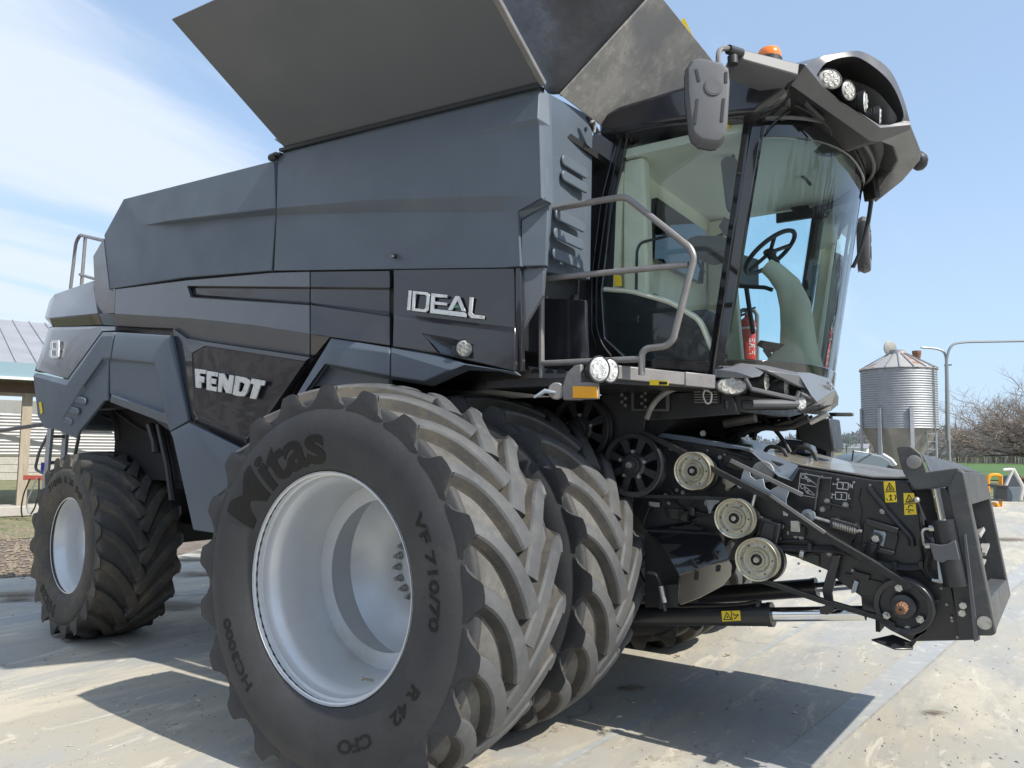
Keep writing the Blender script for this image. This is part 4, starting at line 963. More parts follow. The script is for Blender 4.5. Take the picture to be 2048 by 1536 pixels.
b = MB(); b.add(dg, [tuple(range(len(dg)))], 'glass_tint'); b.build('door_glass', cabo, smooth=False)
b = MB(); b.add([Vector((p.x, -p.y, p.z)) for p in dg], [tuple(range(len(dg)))], 'glass_blue'); b.build('side_window', cabo, smooth=False)
# thin seal round the door
b = MB(); b.tube([W(a, c, Y=yd-.002) for a, c in [(1243, 275), (1215, 400), (1193, 560), (1192, 655), (1204, 690), (1222, 712)]], .006, 'black_plastic', corner=.05); b.build('door_seal', cabo)
# opaque dark sheet added behind the glass for its dark lower part
b = MB(); b.prism([W(a, c, Y=yd+.025) for a, c in [(1205, 580), (1262, 583), (1345, 612), (1405, 650), (1422, 720), (1255, 718), (1205, 676)]], (0, .006, 0), 'black_plastic'); b.build('door_dark_sheet', cabo)
b = MB(); b.tube([W(a, c, Y=yd+.035) for a, c in [(1208, 579), (1262, 583), (1340, 604), (1400, 640), (1425, 700)]], .018, 'beige_trim', corner=.05); b.build('door_trim', cabo)
b = MB(); b.tube([W(a, c, Y=-.80) for a, c in [(1272, 605), (1274, 500), (1282, 485), (1352, 468), (1372, 480), (1408, 545)]], .009, 'black_plastic', corner=.04); b.build('door_grab_bar', cabo)
# windscreen
NZ, NT = 12, 40; z0, z1 = 2.16, 3.44
b = MB(); vs = [scr(-1+2*i/NT, z0+(z1-z0)*j/NZ, 0) for i in range(NT+1) for j in range(NZ+1)]
b.add(vs, [(i*(NZ+1)+j, (i+1)*(NZ+1)+j, (i+1)*(NZ+1)+j+1, i*(NZ+1)+j+1) for i in range(NT) for j in range(NZ)], 'glass_blue'); b.build('windscreen', cabo, ang=60)
# pillars
for s in (-1, 1):
    b = MB(); a0, a1 = scr(s*.985, 2.04, .012), scr(s*.985, 3.52, .012); b.bar(a0, a1, .055, .05, 'black_gloss', up=(1, .4*s, 0)); b.build('front_pillar', cabo, bevel=.008)
b = MB(); b.prism([W(a, c, Y=-.83) for a, c in [(1184, 268), (1240, 262), (1205, 400), (1186, 552), (1186, 660), (1206, 735), (1175, 745), (1150, 640), (1158, 420)]], (0, .12, 0), 'dark_paint'); b.build('rear_pillar', cabo, bevel=.01)
b = MB(); b.prism([W(a, c, Y=-.83) for a, c in [(1184, 268), (1240, 262), (1205, 400), (1186, 552), (1186, 660), (1206, 735), (1175, 745), (1150, 640), (1158, 420)]], (0, .12, 0), 'dark_paint')
for i, v in enumerate(b.v): b.v[i] = Vector((v.x, -v.y, v.z))
b.build('rear_pillar', cabo, bevel=.01)
# lower and upper surround of the windscreen
def band(name, z_a, z_b, off, mn, t0=-1., t1=1., th=.02, parent=cabo, bevel=.004, n=30):
    b = MB(); vs = []
    for i in range(n+1):
        t = t0+(t1-t0)*i/n
        vs += [scr(t, z_a, off), scr(t, z_b, off), scr(t, z_b, off-th), scr(t, z_a, off-th)]
    fs = [(i*4+k, (i+1)*4+k, (i+1)*4+(k+1) % 4, i*4+(k+1) % 4) for i in range(n) for k in range(4)]+[(0, 1, 2, 3), (n*4, n*4+1, n*4+2, n*4+3)]
    b.add(vs, fs, mn); return b.build(name, parent, bevel=bevel, ang=40)
band('windscreen_surround', 2.07, 2.17, .008, 'black_gloss')
band('windscreen_surround', 3.41, 3.56, .008, 'black_gloss')
b = MB(); b.tube([scr(-.9+1.55*i/20, 3.50, .05) for i in range(21)], .012, 'mid_plastic'); b.build('gutter_rail', cabo)
# roof
rp = [(1196, 270), (1196, 246), (1207, 228), (1238, 210), (1375, 168), (1485, 132), (1585, 165), (1560, 190), (1510, 226), (1350, 243), (1250, 262)]
b = MB(); pts = [W(a, c, Y=-.96) for a, c in rp]; b.prism(pts, (0, 1.92, 0), 'dark_paint'); b.build('roof', cabo, bevel=.045, seg=4, ang=50)
b = MB(); b.prism([Vector((.80, -.82, 3.46)), Vector((1.66, -.82, 3.46)), scr(-.7, 3.46, -.03), scr(-.4, 3.46, -.03), scr(0, 3.46, -.03), scr(.4, 3.46, -.03), scr(.7, 3.46, -.03), Vector((1.66, .82, 3.46)), Vector((.80, .82, 3.46))], (0, 0, .05), 'headliner'); b.build('headliner', cabo)
b = MB(); b.prism([Vector((.76, -.82, 2.08)), Vector((.76, .82, 2.08)), Vector((.82, .82, 3.46)), Vector((.82, -.82, 3.46))], (.03, 0, 0), 'beige_trim'); b.build('rear_wall', cabo)
b = MB(); b.prism([Vector((.84, -.80, 2.08)), Vector((1.02, -.80, 2.08)), Vector((1.0, -.80, 3.0)), Vector((.98, -.80, 3.45)), Vector((.84, -.80, 3.45))], (0, .10, 0), 'beige_trim'); b.build('interior_pillar', cabo, bevel=.02)
b = MB(); b.prism([Vector((.84, .80, 2.08)), Vector((1.12, .80, 2.08)), Vector((1.05, .80, 3.0)), Vector((1.0, .80, 3.45)), Vector((.84, .80, 3.45))], (0, -.10, 0), 'beige_trim'); b.build('interior_pillar', cabo, bevel=.02)
b = MB(); b.prism([(.9, -.45, 2.9), (.9, .45, 2.9), (.92, .45, 3.3), (.92, -.45, 3.3)], (-.04, 0, 0), 'glass_dark'); b.build('rear_window', cabo)
# seats
def seat(cx, cy, w, nm):
    b = MB(); b.box((cx, cy, 2.50), (.48, w, .13), 'seat_fabric'); s_ = b.build(nm, cabo, bevel=.05, seg=4)
    b = MB(); b.prism([(cx-.26, cy-w/2, 2.52), (cx-.12, cy-w/2, 2.52), (cx-.24, cy-w/2, 3.05), (cx-.36, cy-w/2, 3.05)], (0, w, 0), 'seat_fabric'); b.box((cx-.32, cy, 3.14), (.09, w*.55, .17), 'seat_leather'); b.build('seat_back', cabo, bevel=.04, seg=4)
    b = MB(); b.box((cx, cy, 2.27), (.35, w*.7, .34), 'black_plastic'); b.build('seat_base', cabo, bevel=.03)
seat(.98, -.08, .5, 'seat')
b = MB(); b.prism([W(a, c, Y=-.35) for a, c in [(1372, 478), (1390, 470), (1445, 470), (1458, 482), (1455, 500), (1400, 515), (1372, 505)]], (0, .28, 0), 'mid_plastic'); b.build('armrest_console', cabo, bevel=.02, seg=3)
b = MB(); b.prism([W(a, c, Y=-.25) for a, c in [(1437, 452), (1448, 433), (1460, 440), (1462, 462), (1448, 470)]], (0, .05, 0), 'mid_plastic'); b.tube([W(1446, 468, Y=-.23), W(1425, 478, Y=-.23)], .012, 'black_plastic'); b.build('joystick', cabo, bevel=.01)
b = MB(); b.box((1.22, .42, 2.95), (.05, .30, .22), 'mid_plastic', Matrix.Rotation(R_(-15), 3, 'Z')); b.bar((1.22, .42, 2.9), (1.25, .5, 2.5), .03, .03, 'black_plastic'); b.build('monitor', cabo, bevel=.01)
b = MB(); gv = [W(1290, 407, Y=-.3), W(1325, 408, Y=-.3), W(1335, 468, Y=-.3), W(1298, 472, Y=-.3)]; b.prism(gv, (0, .02, 0), 'seat_leather')
for k in range(9):
    a_ = gv[0].lerp(gv[1], (k+.5)/9); c_ = gv[3].lerp(gv[2], (k+.5)/9); b.bar(a_-Vector((0, .004, 0)), c_-Vector((0, .004, 0)), .008, .006, 'headliner')
b.build('vent_grille', cabo)
# steering column and wheel
wc = W(1540, 505, Y=0); Yc = 0
b = MB()
colp = [(1536, 532, .045), (1552, 545, .05), (1575, 570, .062), (1590, 610, .075), (1594, 650, .08), (1597, 690, .09), (1590, 730, .14)]
b.tube([W(a, c, Y=Yc) for a, c, r in colp], .06, 'beige_trim', n=14, rs=[r*1.25 for a, c, r in colp]); b.build('steering_column', cabo, ang=60)
b = MB(); hp = W(1556, 538, Y=Yc)
for k in range(6):
    q = W(1541, 507, Y=Yc).lerp(hp, k/6); b.sphere(q, .030, 'black_plastic', n=10)
b.build('column_boot', cabo)
e1 = (W(1590, 478, Y=.10)-W(1492, 535, Y=-.10)).normalized(); ax_ = Vector((-.8, .22, .55)); ax_ = (ax_-e1*ax_.dot(e1)).normalized(); vw_ = (wc-CAMP).normalized(); pa_ = e1.orthogonal().normalized(); pb_ = e1.cross(pa_)
ax_ = min((pa_*math.cos(R_(k))+pb_*math.sin(R_(k)) for k in range(360)), key=lambda a: abs(abs(a.dot(vw_))-.36)+(0 if a.z > .2 and a.x < 0 else 5)); e2 = ax_.cross(e1)
sw = [wc+(e1*math.cos(2*PI*k/36)+e2*math.sin(2*PI*k/36))*.19 for k in range(36)]
b = MB(); b.tube(sw, .015, 'black_plastic', closed=True)
for a in (20, 150, 270): b.tube([wc, wc+(e1*math.cos(R_(a))+e2*math.sin(R_(a)))*.19], .013, 'black_plastic')
b.sphere(wc, .045, 'black_plastic', sc_=(1, 1, .6)); b.build('steering_wheel', cabo)
b = MB(); b.tube([W(1476, 572, Y=0), W(1530, 575, Y=0), W(1545, 580, Y=0)], .014, 'black_plastic'); b.build('column_lever', cabo)
b = MB(); b.prism([W(a, c, Y=-.1) for a, c in [(1512, 690), (1520, 680), (1580, 690), (1585, 700), (1530, 700)]], (0, .2, 0), 'black_plastic'); b.bar(W(1530, 698, Y=0), W(1556, 735, Y=0), .05, .03, 'black_plastic'); b.build('pedal', cabo, bevel=.006)
# overhead: rear mirror, blind
b = MB(); b.prism(rr_poly(W(1468, 370, Y=-.55), Vector((.55, .83, 0)), Vector((-.1, 0, 1)).normalized(), .13, .36, .05), (-.02, .02, 0), 'mid_plastic'); b.tube([W(1468, 325, Y=-.5), W(1466, 300, Y=-.5), W(1480, 285, Y=-.5), W(1500, 275, Y=-.5)], .01, 'black_plastic', corner=.03); b.build('inside_mirror', cabo, bevel=.008)
b = MB(); b.bar(W(1560, 302, Y=.1), W(1622, 370, Y=.1), .03, .02, 'seat_leather'); b.build('ceiling_rail', cabo, bevel=.004)
b = MB(); b.box(W(1600, 430, Y=.78), (.34, .03, .07), 'black_plastic'); b.build('window_stay', cabo)
b = MB(); b.box(W(1600, 407, Y=.75), (.12, .05, .08), 'black_plastic'); b.build('roof_radio', cabo)
# stickers on the door glass
b = MB(); b.prism([W(a, c, Y=yd+.012) for a, c in [(1227, 550), (1242, 552), (1244, 572), (1230, 572)]], (0, .002, 0), 'yellow_label'); b.build('warning_label', cabo)
b = MB(); b.prism([W(a, c, Y=yd+.012) for a, c in [(1453, 240), (1459, 240), (1459, 258), (1453, 258)]], (0, .002, 0), 'yellow_label'); b.build('warning_label', cabo)
# escape hammer (a thing of its own)
hm = MB(); hm.bar(W(1268, 298, Y=-.72), W(1258, 335, Y=-.72), .018, .018, 'ext_red'); hm.bar(W(1262, 296, Y=-.72), W(1276, 302, Y=-.72), .022, .02, 'ext_red'); ho = hm.build('escape_hammer', bevel=.004)
ho['label'] = 'small red escape hammer clipped behind the upper rear corner of the cab door glass'; ho['category'] = 'hammer'
# fire extinguisher on the far platform
ext = thing('fire_extinguisher', 'red fire extinguisher with white lettering, seen through the cab windscreen', 'fire extinguisher', tuple(W(1496, 722, Y=1.02)))
eb = MB(); eb.lathe((0, 0, 0), (0, 0, 1), [(0, .001), (0, .055), (.01, .062), (.30, .062), (.33, .05), (.35, .025), (.37, .02)], 'ext_red', n=24); eb.build('cylinder', ext)
eb = MB(); eb.cyl((0, 0, .36), (0, 0, .40), .02, 'steel_bolt'); eb.bar((-.02, -.01, .40), (.07, -.02, .42), .02, .01, 'black_plastic'); eb.build('valve_head', ext)
eb = MB(); eb.tube([(-.02, 0, .38), (-.07, 0, .36), (-.078, 0, .25), (-.078, 0, .08)], .009, 'black_plastic', corner=.03); eb.build('hose', ext)
eb = MB(); eb.lathe((0, 0, 0), (0, 0, 1), [(.25, .063), (.25, .0645), (.265, .0645), (.265, .063)], 'white_vinyl', n=24); eb.build('strap', ext)
for zz, hh, tx in ((.12, .055, 'FIRE'),):
    vs_, fs_ = text_mesh(tx, .07, .001, 0); lb = MB(); vv = []
    for v in vs_:
        a = -PI/2+.35+(-v.y)/.063*-1*.0+0; # run the word up the bottle
        ang_ = R_(-62)+v.y/.063; vv.append(Vector((.0635*math.cos(ang_)*1.0, .0635*math.sin(ang_), .04+v.x*1.05)))
    lb.add([Vector((p.x, p.y, p.z)) for p in vv], fs_, 'white_vinyl'); lb.build('lettering', ext, smooth=False)
# far handrail and platform
b = MB(); b.tube([W(1478, 735, Y=1.1), W(1478, 628, Y=1.1), W(1484, 620, Y=1.1), W(1508, 620, Y=1.1), W(1514, 628, Y=1.1), W(1514, 735, Y=1.1)], .018, 'rail_grey', corner=.05); b.build('far_handrail', comb)
b = MB(); b.box((1.0, 1.15, 2.03), (.95, .6, .06), 'black_paint'); b.build('far_platform', comb)
# ------------------------------------------------------------------ bumper with lights under the windscreen
def wshell(name, V, F, mn, th=.03, bevel=.004, parent=cabo, ang=25):
    b = MB(); P = [PW(a, c, o) for a, c, o in V]
    n = len(P); b.shell(P, F, (-.03, .015, 0), mn); return b.build(name, parent, bevel=bevel, ang=ang)
V = [(1431, 738, .04), (1441, 731, .05), (1470, 732, .06), (1482, 726, .06), (1500, 728, .07), (1534, 740, .10), (1520, 753, .12), (1504, 756, .11), (1432, 755, .07), (1474, 745, .11)]
wshell('front_bumper_cap', V, [(0, 1, 2, 9), (2, 3, 4, 5, 9), (9, 5, 6, 7), (0, 9, 7, 8)], 'bumper_paint')
V = [(1482, 726, .05), (1530, 731, .07), (1593, 744, .07), (1621, 745, .08), (1660, 757, .08), (1672, 780, .10), (1678, 794, .10), (1677, 810, .09), (1662, 822, .05), (1640, 829, .03), (1600, 824, .03),
     (1534, 741, .12), (1598, 772, .13), (1634, 805, .13), (1598, 750, .13), (1622, 790, .15), (1618, 778, .13)]
F = [(0, 11, 14, 2, 1), (2, 14, 15, 13, 5, 4, 3), (11, 12, 16, 14), (14, 16, 15), (13, 8, 7, 6, 5), (13, 10, 9, 8)]
wshell('front_bumper', V, F, 'bumper_paint')
b = MB()
for pts in ([(1491, 757), (1503, 778), (1590, 798), (1598, 783)], [(1600, 787), (1618, 795)]):
    b.tube([PW(a, c, .13) for a, c in pts], .013, 'mid_plastic', n=6)
b.build('lamp_guard', cabo)
b = MB(); b.prism([PW(a, c, .02) for a, c in [(1490, 757), (1534, 741), (1602, 772), (1600, 800), (1502, 790)]], (-.05, .05, 0), 'interior_dark'); b.build('lamp_bay', cabo)
b = MB(); b.tube([PW(1505, 807, .10), PW(1550, 807, .12), PW(1594, 807, .12)], .022, 'mid_plastic', n=10); b.build('bumper_tube', cabo)
b = MB(); b.prism([PW(a, c, .03) for a, c in [(1450, 800), (1600, 800), (1600, 818), (1452, 818)]], (-.1, .1, 0), 'black_paint'); b.build('bumper_beam', cabo, bevel=.004)
for k in range(3):
    b = MB(); a_, c_ = PW(1620+k*9, 824-k*1.5, .075), PW(1648+k*7, 812-k*1, .1); b.bar(a_, c_, .006, .004, 'interior_dark', up=(1, 0, 0)); b.build('bumper_slot', cabo)
b = MB()
for pts in ([(1653, 764), (1656, 775)], [(1656, 764), (1660, 776)], [(1660, 770), (1666, 778)], [(1663, 766), (1663, 776)]):
    b.bar(PW(*pts[0], .105), PW(*pts[1], .105), .006, .006, 'chrome')
b.build('front_badge', cabo)
work_lamp(PW(1464, 772, .07), (.55, -.83, .0), .088, cabo, ry=.05, depth=.07)
work_lamp(PW(1533, 764, .06), (.98, .05, 0), .055, cabo, depth=.12, ry=.06)
work_lamp(PW(1572, 776, .06), (.98, .05, 0), .055, cabo, depth=.12, ry=.06)
work_lamp(PW(1602, 805, .12), (.7, -.7, .05), .038, cabo, depth=.04, lens='lamp_white', ry=.046)
b = MB(); b.bar(W(1640, 829, Y=.45), W(1704, 829, Y=.45), .04, .025, 'black_paint'); b.bar(W(1672, 828, Y=.43), W(1707, 829, Y=.43), .035, .02, 'rail_grey'); b.build('front_arm', comb, bevel=.003)
# ------------------------------------------------------------------ roof visor with lamps
V = [(1611, 129, -1.0), (1581, 170, -.97), (1646, 174, -.88), (1761, 256, -.47), (1821, 250, -.33), (1739, 282, -.45), (1758, 284, -.40), (1819, 260, -.32),   # 0-7
     (1641, 113, -.86), (1693, 103, -.74), (1728, 104, -.62), (1777, 136, -.48), (1805, 190, -.38), (1820, 242, -.33),       # 8-13 outer
     (1634, 150, -.90), (1654, 125, -.84), (1695, 114, -.75), (1723, 118, -.64), (1766, 149, -.52), (1791, 182, -.44), (1807, 226, -.37), (1803, 243, -.36), (1777, 250, -.42), (1758, 249, -.47), (1682, 201, -.76), (1646, 171, -.88)]  # 14-25
P = p3(V); base = len(P)
bk = Vector((-.16, .14, .02))
P += [P[i]+bk for i in range(14, 26)]                     # 26-37 bowl rim, set back
P += [P[i]+Vector((-.55, .06, .03)) for i in (0, 8, 9, 10, 11, 12, 13)]   # 38-44 top, running back to the roof
P += [P[i]+Vector((-.30, .20, .04)) for i in (1, 5, 6, 7)]             # 45-48 underside
F = [(0, 1, 2), (1, 5, 3, 2), (5, 6, 7, 4, 3), (0, 2, 25, 14), (2, 3, 23, 24, 25), (3, 4, 13, 21, 22, 23), (0, 14, 15, 8), (8, 15, 16, 9), (9, 16, 17, 10), (10, 17, 18, 11), (11, 18, 19, 12), (12, 19, 20, 13), (13, 20, 21)]
F = F[:5]+[(3, 4, 13, 21, 22, 23)]
def cr(idx, n=4): return [Vector(q) for q in catmull([tuple(P[i]) for i in idx], n)]
As = cr([14, 15, 16, 17, 18, 19, 20, 21]); Bs = cr([0, 8, 9, 10, 11, 12, 13]); Bs = [Bs[min(len(Bs)-1, int(round(i*(len(Bs)-1)/(len(As)-1))))] if False else Bs[0].lerp(Bs[0], 0) if False else Bs[int(i*(len(Bs)-1)/(len(As)-1))].lerp(Bs[min(len(Bs)-1, int(i*(len(Bs)-1)/(len(As)-1))+1)], (i*(len(Bs)-1)/(len(As)-1)) % 1) for i in range(len(As))]
ringp = As+[P[22], P[23], P[24], P[25]]; nr_ = len(ringp); back = [p+bk for p in ringp]; nA = len(As); topb = [p+Vector((-.55, .06, .03)) for p in Bs]
def visor_half(b, s):
    m_ = lambda L: [Vector((p.x, p.y*s, p.z)) for p in L]
    b.add(m_(P), F, 'visor_paint'); b.add(m_(P), F2[6:], 'black_plastic')
    b.add(m_(As+Bs), [(i, i+1, nA+i+1, nA+i) for i in range(nA-1)], 'visor_paint')
    b.add(m_(Bs+topb), [(i, i+1, nA+i+1, nA+i) for i in range(nA-1)], 'visor_paint')
    b.add(m_(ringp+back), [(i, (i+1) % nr_, nr_+(i+1) % nr_, nr_+i) for i in range(nr_)], 'black_plastic'); b.add(m_(back), [tuple(range(nr_))], 'interior_dark')
F2 = [None]*6+[(1, 45, 46, 5), (5, 46, 47, 6), (6, 47, 48, 7)]
b = MB(); visor_half(b, 1)
vis_n = b
b.build('roof_visor', cabo, bevel=.012, merge=True, ang=40, seg=3); b = MB()
O = [W(1820, 250, Y=-.33), W(1843, 304, Y=.02), W(1841, 322, Y=.2), W(1806, 363, Y=.55), W(1752, 406, Y=.97)]
I = [W(1757, 284, Y=-.40), W(1785, 292, Y=-.10), W(1795, 322, Y=.12), W(1777, 350, Y=.45), W(1746, 398, Y=.90)]
T = [W(1820, 242, Y=-.33)]+[p+Vector((-.04, 0, .10)) for p in O[1:]]; T2 = [Vector((1.6, p.y*.9, p.z+.08)) for p in T]; I2 = [p+Vector((-.10, 0, .10)) for p in I]
for k in range(4):
    b.add([T[k], T[k+1], O[k+1], O[k]], [(0, 1, 2, 3)], 'visor_paint'); b.add([O[k], O[k+1], I[k+1], I[k]], [(0, 1, 2, 3)], 'visor_paint'); b.add([T2[k], T2[k+1], T[k+1], T[k]], [(0, 1, 2, 3)], 'visor_paint'); b.add([I[k], I[k+1], I2[k+1], I2[k]], [(0, 1, 2, 3)], 'black_plastic')
b.build('roof_visor', cabo, bevel=.012, merge=True, ang=40, seg=3); b = MB()
q = W(1838, 322, Y=.62); b.sphere(q, .07, 'black_plastic', sc_=(.8, 1.1, .9)); b.build('lamp_pod', cabo)
b = MB(); b.prism([Vector((1.55, -.9, 3.56)), Vector((1.95, -.75, 3.56)), Vector((2.18, -.35, 3.54)), Vector((2.22, 0, 3.52)), Vector((2.15, .5, 3.54)), Vector((1.9, .8, 3.56)), Vector((1.55, .9, 3.56))], (0, 0, .16), 'black_plastic')
b.build('roof_core', cabo, bevel=.02)
for (px, py, Y, r, ry, ax) in ((1671, 151, -.80, .072, .055, (.75, -.66, -.05)), (1708, 175, -.68, .053, .055, (.85, -.5, -.05)), (1741, 198, -.56, .058, .06, (.98, -.0, -.05)), (1770, 228, -.46, .055, .058, (.98, .15, -.05))):
    work_lamp(W(px, py, Y=Y)+Vector((-.03, .02, 0)), ax, r, cabo, ry=ry, depth=.11, lens='lamp_lens' if ax[1] < -.3 else 'lamp_white')
    q = W(px, py, Y=Y); work_lamp(Vector((q.x-.03, -q.y-.02, q.z)), (ax[0], -ax[1], ax[2]), r, cabo, ry=ry, depth=.11)
# side arms that carry mirrors
V = [(1480, 97, -1.24), (1601, 127, -1.0), (1597, 151, -1.01), (1486, 119, -1.25), (1478, 130, -1.23), (1577, 170, -.98), (1474, 112, -1.25), (1475, 124, -1.25)]
P = p3(V); P += [p+Vector((-.10, .10, .0)) for p in P]
F = [(0, 1, 2, 3), (3, 2, 5, 4), (0, 3, 6), (3, 4, 7, 6), (8, 11, 10, 9), (0, 8, 9, 1), (4, 5, 13, 12), (0, 6, 14, 8), (6, 7, 15, 14), (7, 4, 12, 15), (1, 9, 10, 2), (2, 10, 13, 5)]
for s in (1, -1):
    b = MB(); b.add([Vector((p.x, p.y*s, p.z)) for p in P], F, 'mid_plastic'); b.build('visor_arm', cabo, bevel=.008, seg=3)
b = MB(); b.prism(p3([(1600, 126, -1.01), (1612, 129, -1.01), (1582, 171, -.99), (1574, 171, -.99)]), (-.05, .08, 0), 'black_plastic'); b.build('arm_bracket', cabo, bevel=.004)
b = MB(); b.prism(p3([(1566, 170, -.90), (1580, 170, -.92), (1650, 238, -.72), (1640, 240, -.70)]), (-.02, .06, .01), 'mid_plastic'); b.build('wiper_housing', cabo, bevel=.004)
b = MB(); b.tube([PW(1534, 262, .05), PW(1552, 240, .06), PW(1580, 222, .06)], .006, 'black_plastic', corner=.04); b.tube([PW(1590, 210, .1), PW(1632, 232, .1), PW(1660, 258, .1), PW(1662, 272, .1)], .006, 'black_plastic', corner=.05); b.build('washer_hose', cabo)
# wiper at the far side of the screen with its linkage
b = MB(); b.tube([W(1752, 290, Y=.62), W(1750, 330, Y=.62), W(1737, 440, Y=.62), W(1722, 500, Y=.62), W(1706, 535, Y=.62)], .013, 'black_plastic', corner=.1); b.build('wiper_arm', cabo)
b = MB(); b.bar(W(1730, 300, Y=.55), W(1745, 400, Y=.6), .10, .05, 'black_plastic'); b.bar(W(1745, 300, Y=.5), W(1775, 345, Y=.5), .12, .04, 'black_plastic'); b.build('wiper_motor', cabo, bevel=.008)
# beacon (removable lamp on the roof stays part of the cab)
c = W(1538, 106, Y=-.72); c.z -= .035; b = MB(); b.lathe(c+Vector((0, 0, -.06)), (0, 0, 1), [(0, .001), (0, .07), (.05, .072), (.06, .066)], 'black_plastic', n=24); bo = b.build('beacon', cabo)
b = MB(); b.lathe(c, (0, 0, 1), [(0, .066), (.012, .068), (.035, .064), (.050, .056), (.055, .001)], 'amber', n=28); b.build('beacon_lens', cabo, ang=30)
# near mirror
def mirror(origin, rz, s=1, far=False):
    b = MB(); st = []
    # outline (local x = width, z = height), back shell domed
    out = [(-.125, .19), (-.095, .235), (-.05, .245), (.07, .215), (.108, .18), (.115, .10), (.098, -.16), (.085, -.215), (.055, -.245), (.02, -.25), (-.05, -.235), (-.09, -.20), (-.105, -.15), (-.125, .05)]
    n = len(out); L = []
    for d, k in ((-.05, 1.0), (-.055, .97), (-.05, .93), (.0, 1.03), (.045, .98), (.058, .93), (.062, .80)):
        L.append([Vector((x*k, -d, z*k)) for x, z in out])
    vs = [v for l_ in L for v in l_]
    b.add(vs, [(j*n+i, j*n+(i+1) % n, (j+1)*n+(i+1) % n, (j+1)*n+i) for j in range(len(L)-1) for i in range(n)]+[tuple((len(L)-1)*n+i for i in range(n))], 'mid_plastic')
    b.add(L[2], [tuple(range(n))], 'mirror_glass')
    o = b.build('wing_mirror', comb, bevel=.006, ang=28); o.location = origin; o.rotation_euler = (0, 0, rz)
    b = MB(); b.cyl((.02, -.060, .07), (.02, -.068, .07), .052, 'mid_plastic', n=28); b.cyl((.02, -.064, .07), (.02, -.0695, .07), .044, 'mid_plastic', n=28); b.build('mirror_boss', o, bevel=.002)
    for (x0, z0_, x1, z1_) in ((-.075, .17, -.06, .10), (-.07, .0, -.085, -.14), (.075, .0, .062, -.13), (.09, .15, .088, .09)):
        b = MB(); b.bar((x0, -.063, z0_), (x1, -.063, z1_), .014, .006, 'black_plastic', up=(0, 1, 0)); b.build('mirror_groove', o)
    return o
# sub-parts may not nest deeper: mirrors hang directly under the combine

mo = W(1416, 208, Y=-1.42); mn_ = mirror(mo, R_(30)); mn_.scale = (.88, .9, .9); mn_['label'] = 'near wing mirror, seen from its back'
mf = mirror(W(1727, 490, Y=1.30), R_(96)); mf.scale = (.8, .8, .85); mf['label'] = 'far wing mirror'
b = MB(); b.tube([W(1437, 140, Y=-1.38), W(1436, 108, Y=-1.38), W(1441, 97, Y=-1.36), W(1462, 97, Y=-1.32)], .013, 'rail_grey', corner=.05); b.cyl(W(1457, 99, Y=-1.33), W(1482, 107, Y=-1.24), .024, 'black_plastic'); b.cyl(W(1465, 113, Y=-1.3), W(1466, 129, Y=-1.3), .026, 'black_plastic'); b.build('mirror_arm', comb)
b = MB(); b.tube([W(1752, 300, Y=1.2), W(1744, 400, Y=1.25), W(1738, 440, Y=1.28), W(1733, 470, Y=1.3)], .013, 'black_plastic', corner=.05)
b.tube([W(1738, 445, Y=1.25), W(1722, 500, Y=1.2), W(1703, 535, Y=1.15)], .008, 'black_plastic'); b.build('mirror_arm', comb)
# chain hanging beside the screen
b = MB(); a_, c_ = W(1683, 610, Y=.98), W(1664, 762, Y=.98); n = 24
for k in range(n):
    p = a_.lerp(c_, k/(n-1)); t = (c_-a_).normalized(); x = t.orthogonal().normalized(); y = t.cross(x)
    if k % 2: x, y = y, x
    L_2 = (c_-a_).length/n
    b.tube([p+t*(L_2*.72*math.sin(2*PI*i/10))+x*(L_2*.36*math.cos(2*PI*i/10)) for i in range(10)], .0045, 'black_paint', n=5, closed=True)
b.build('safety_chain', comb)
# ------------------------------------------------------------------ near platform, handrail and lamps
Yp = -1.46
b = MB(); q0 = W(1228, 744, Y=-1.48); q1 = W(1427, 764, Y=-.92)
b.bar(q0, q0.lerp(q1, .68), .03, .07, 'rail_grey'); b.bar(q0.lerp(q1, .685), q1, .034, .075, 'rail_grey'); b.build('platform_edge_beam', comb, bevel=.004)
b = MB(); zt = q0.z-.01
b.prism([(.30, -1.46, zt), (q0.x, -1.47, zt), (q1.x, q1.y, zt), (q1.x, -.80, zt), (.30, -.80, zt)], (0, 0, -.05), 'black_paint'); b.build('platform', comb, bevel=.004)
b = MB(); b.prism([W(a, c, Y=-1.45) for a, c in [(1055, 732), (1128, 742), (1230, 750), (1230, 768), (1150, 772), (1088, 764), (1066, 757)]], (0, .02, 0), 'mid_plastic')
b.build('platform_side_plate', comb, bevel=.003)
for cx_p in (1071, 1099, 1122):
    b = MB(); b.prism([W(cx_p+9*math.cos(a), 746+9*math.sin(a), Y=-1.455) for a in [PI+k*PI/8 for k in range(9)]], (0, -.002, 0), 'interior_dark'); b.build('plate_hole', comb)
b = MB()
b.tube([W(1083, 764, Y=-1.44), W(1083, 440, Y=-1.44), W(1088, 421, Y=-1.44), W(1230, 396, Y=-1.44), W(1252, 394, Y=-1.44), W(1380, 495, Y=-1.44), W(1388, 515, Y=-1.44), W(1346, 680, Y=-1.44), W(1332, 692, Y=-1.44), W(1293, 697, Y=-1.44), W(1284, 706, Y=-1.44), W(1283, 750, Y=-1.44)], .0175, 'rail_grey', corner=.07, n=10)
b.tube([W(1085, 558, Y=-1.44), W(1377, 529, Y=-1.44)], .0165, 'rail_grey', n=10); b.tube([W(1085, 727, Y=-1.44), W(1284, 718, Y=-1.44)], .0175, 'rail_grey', n=10); b.build('platform_handrail', comb)
b = MB(); b.tube([W(1118, 745, Y=-1.0), W(1115, 690, Y=-1.0), W(1150, 590, Y=-1.0)], .010, 'black_paint'); b.build('platform_stay', comb)
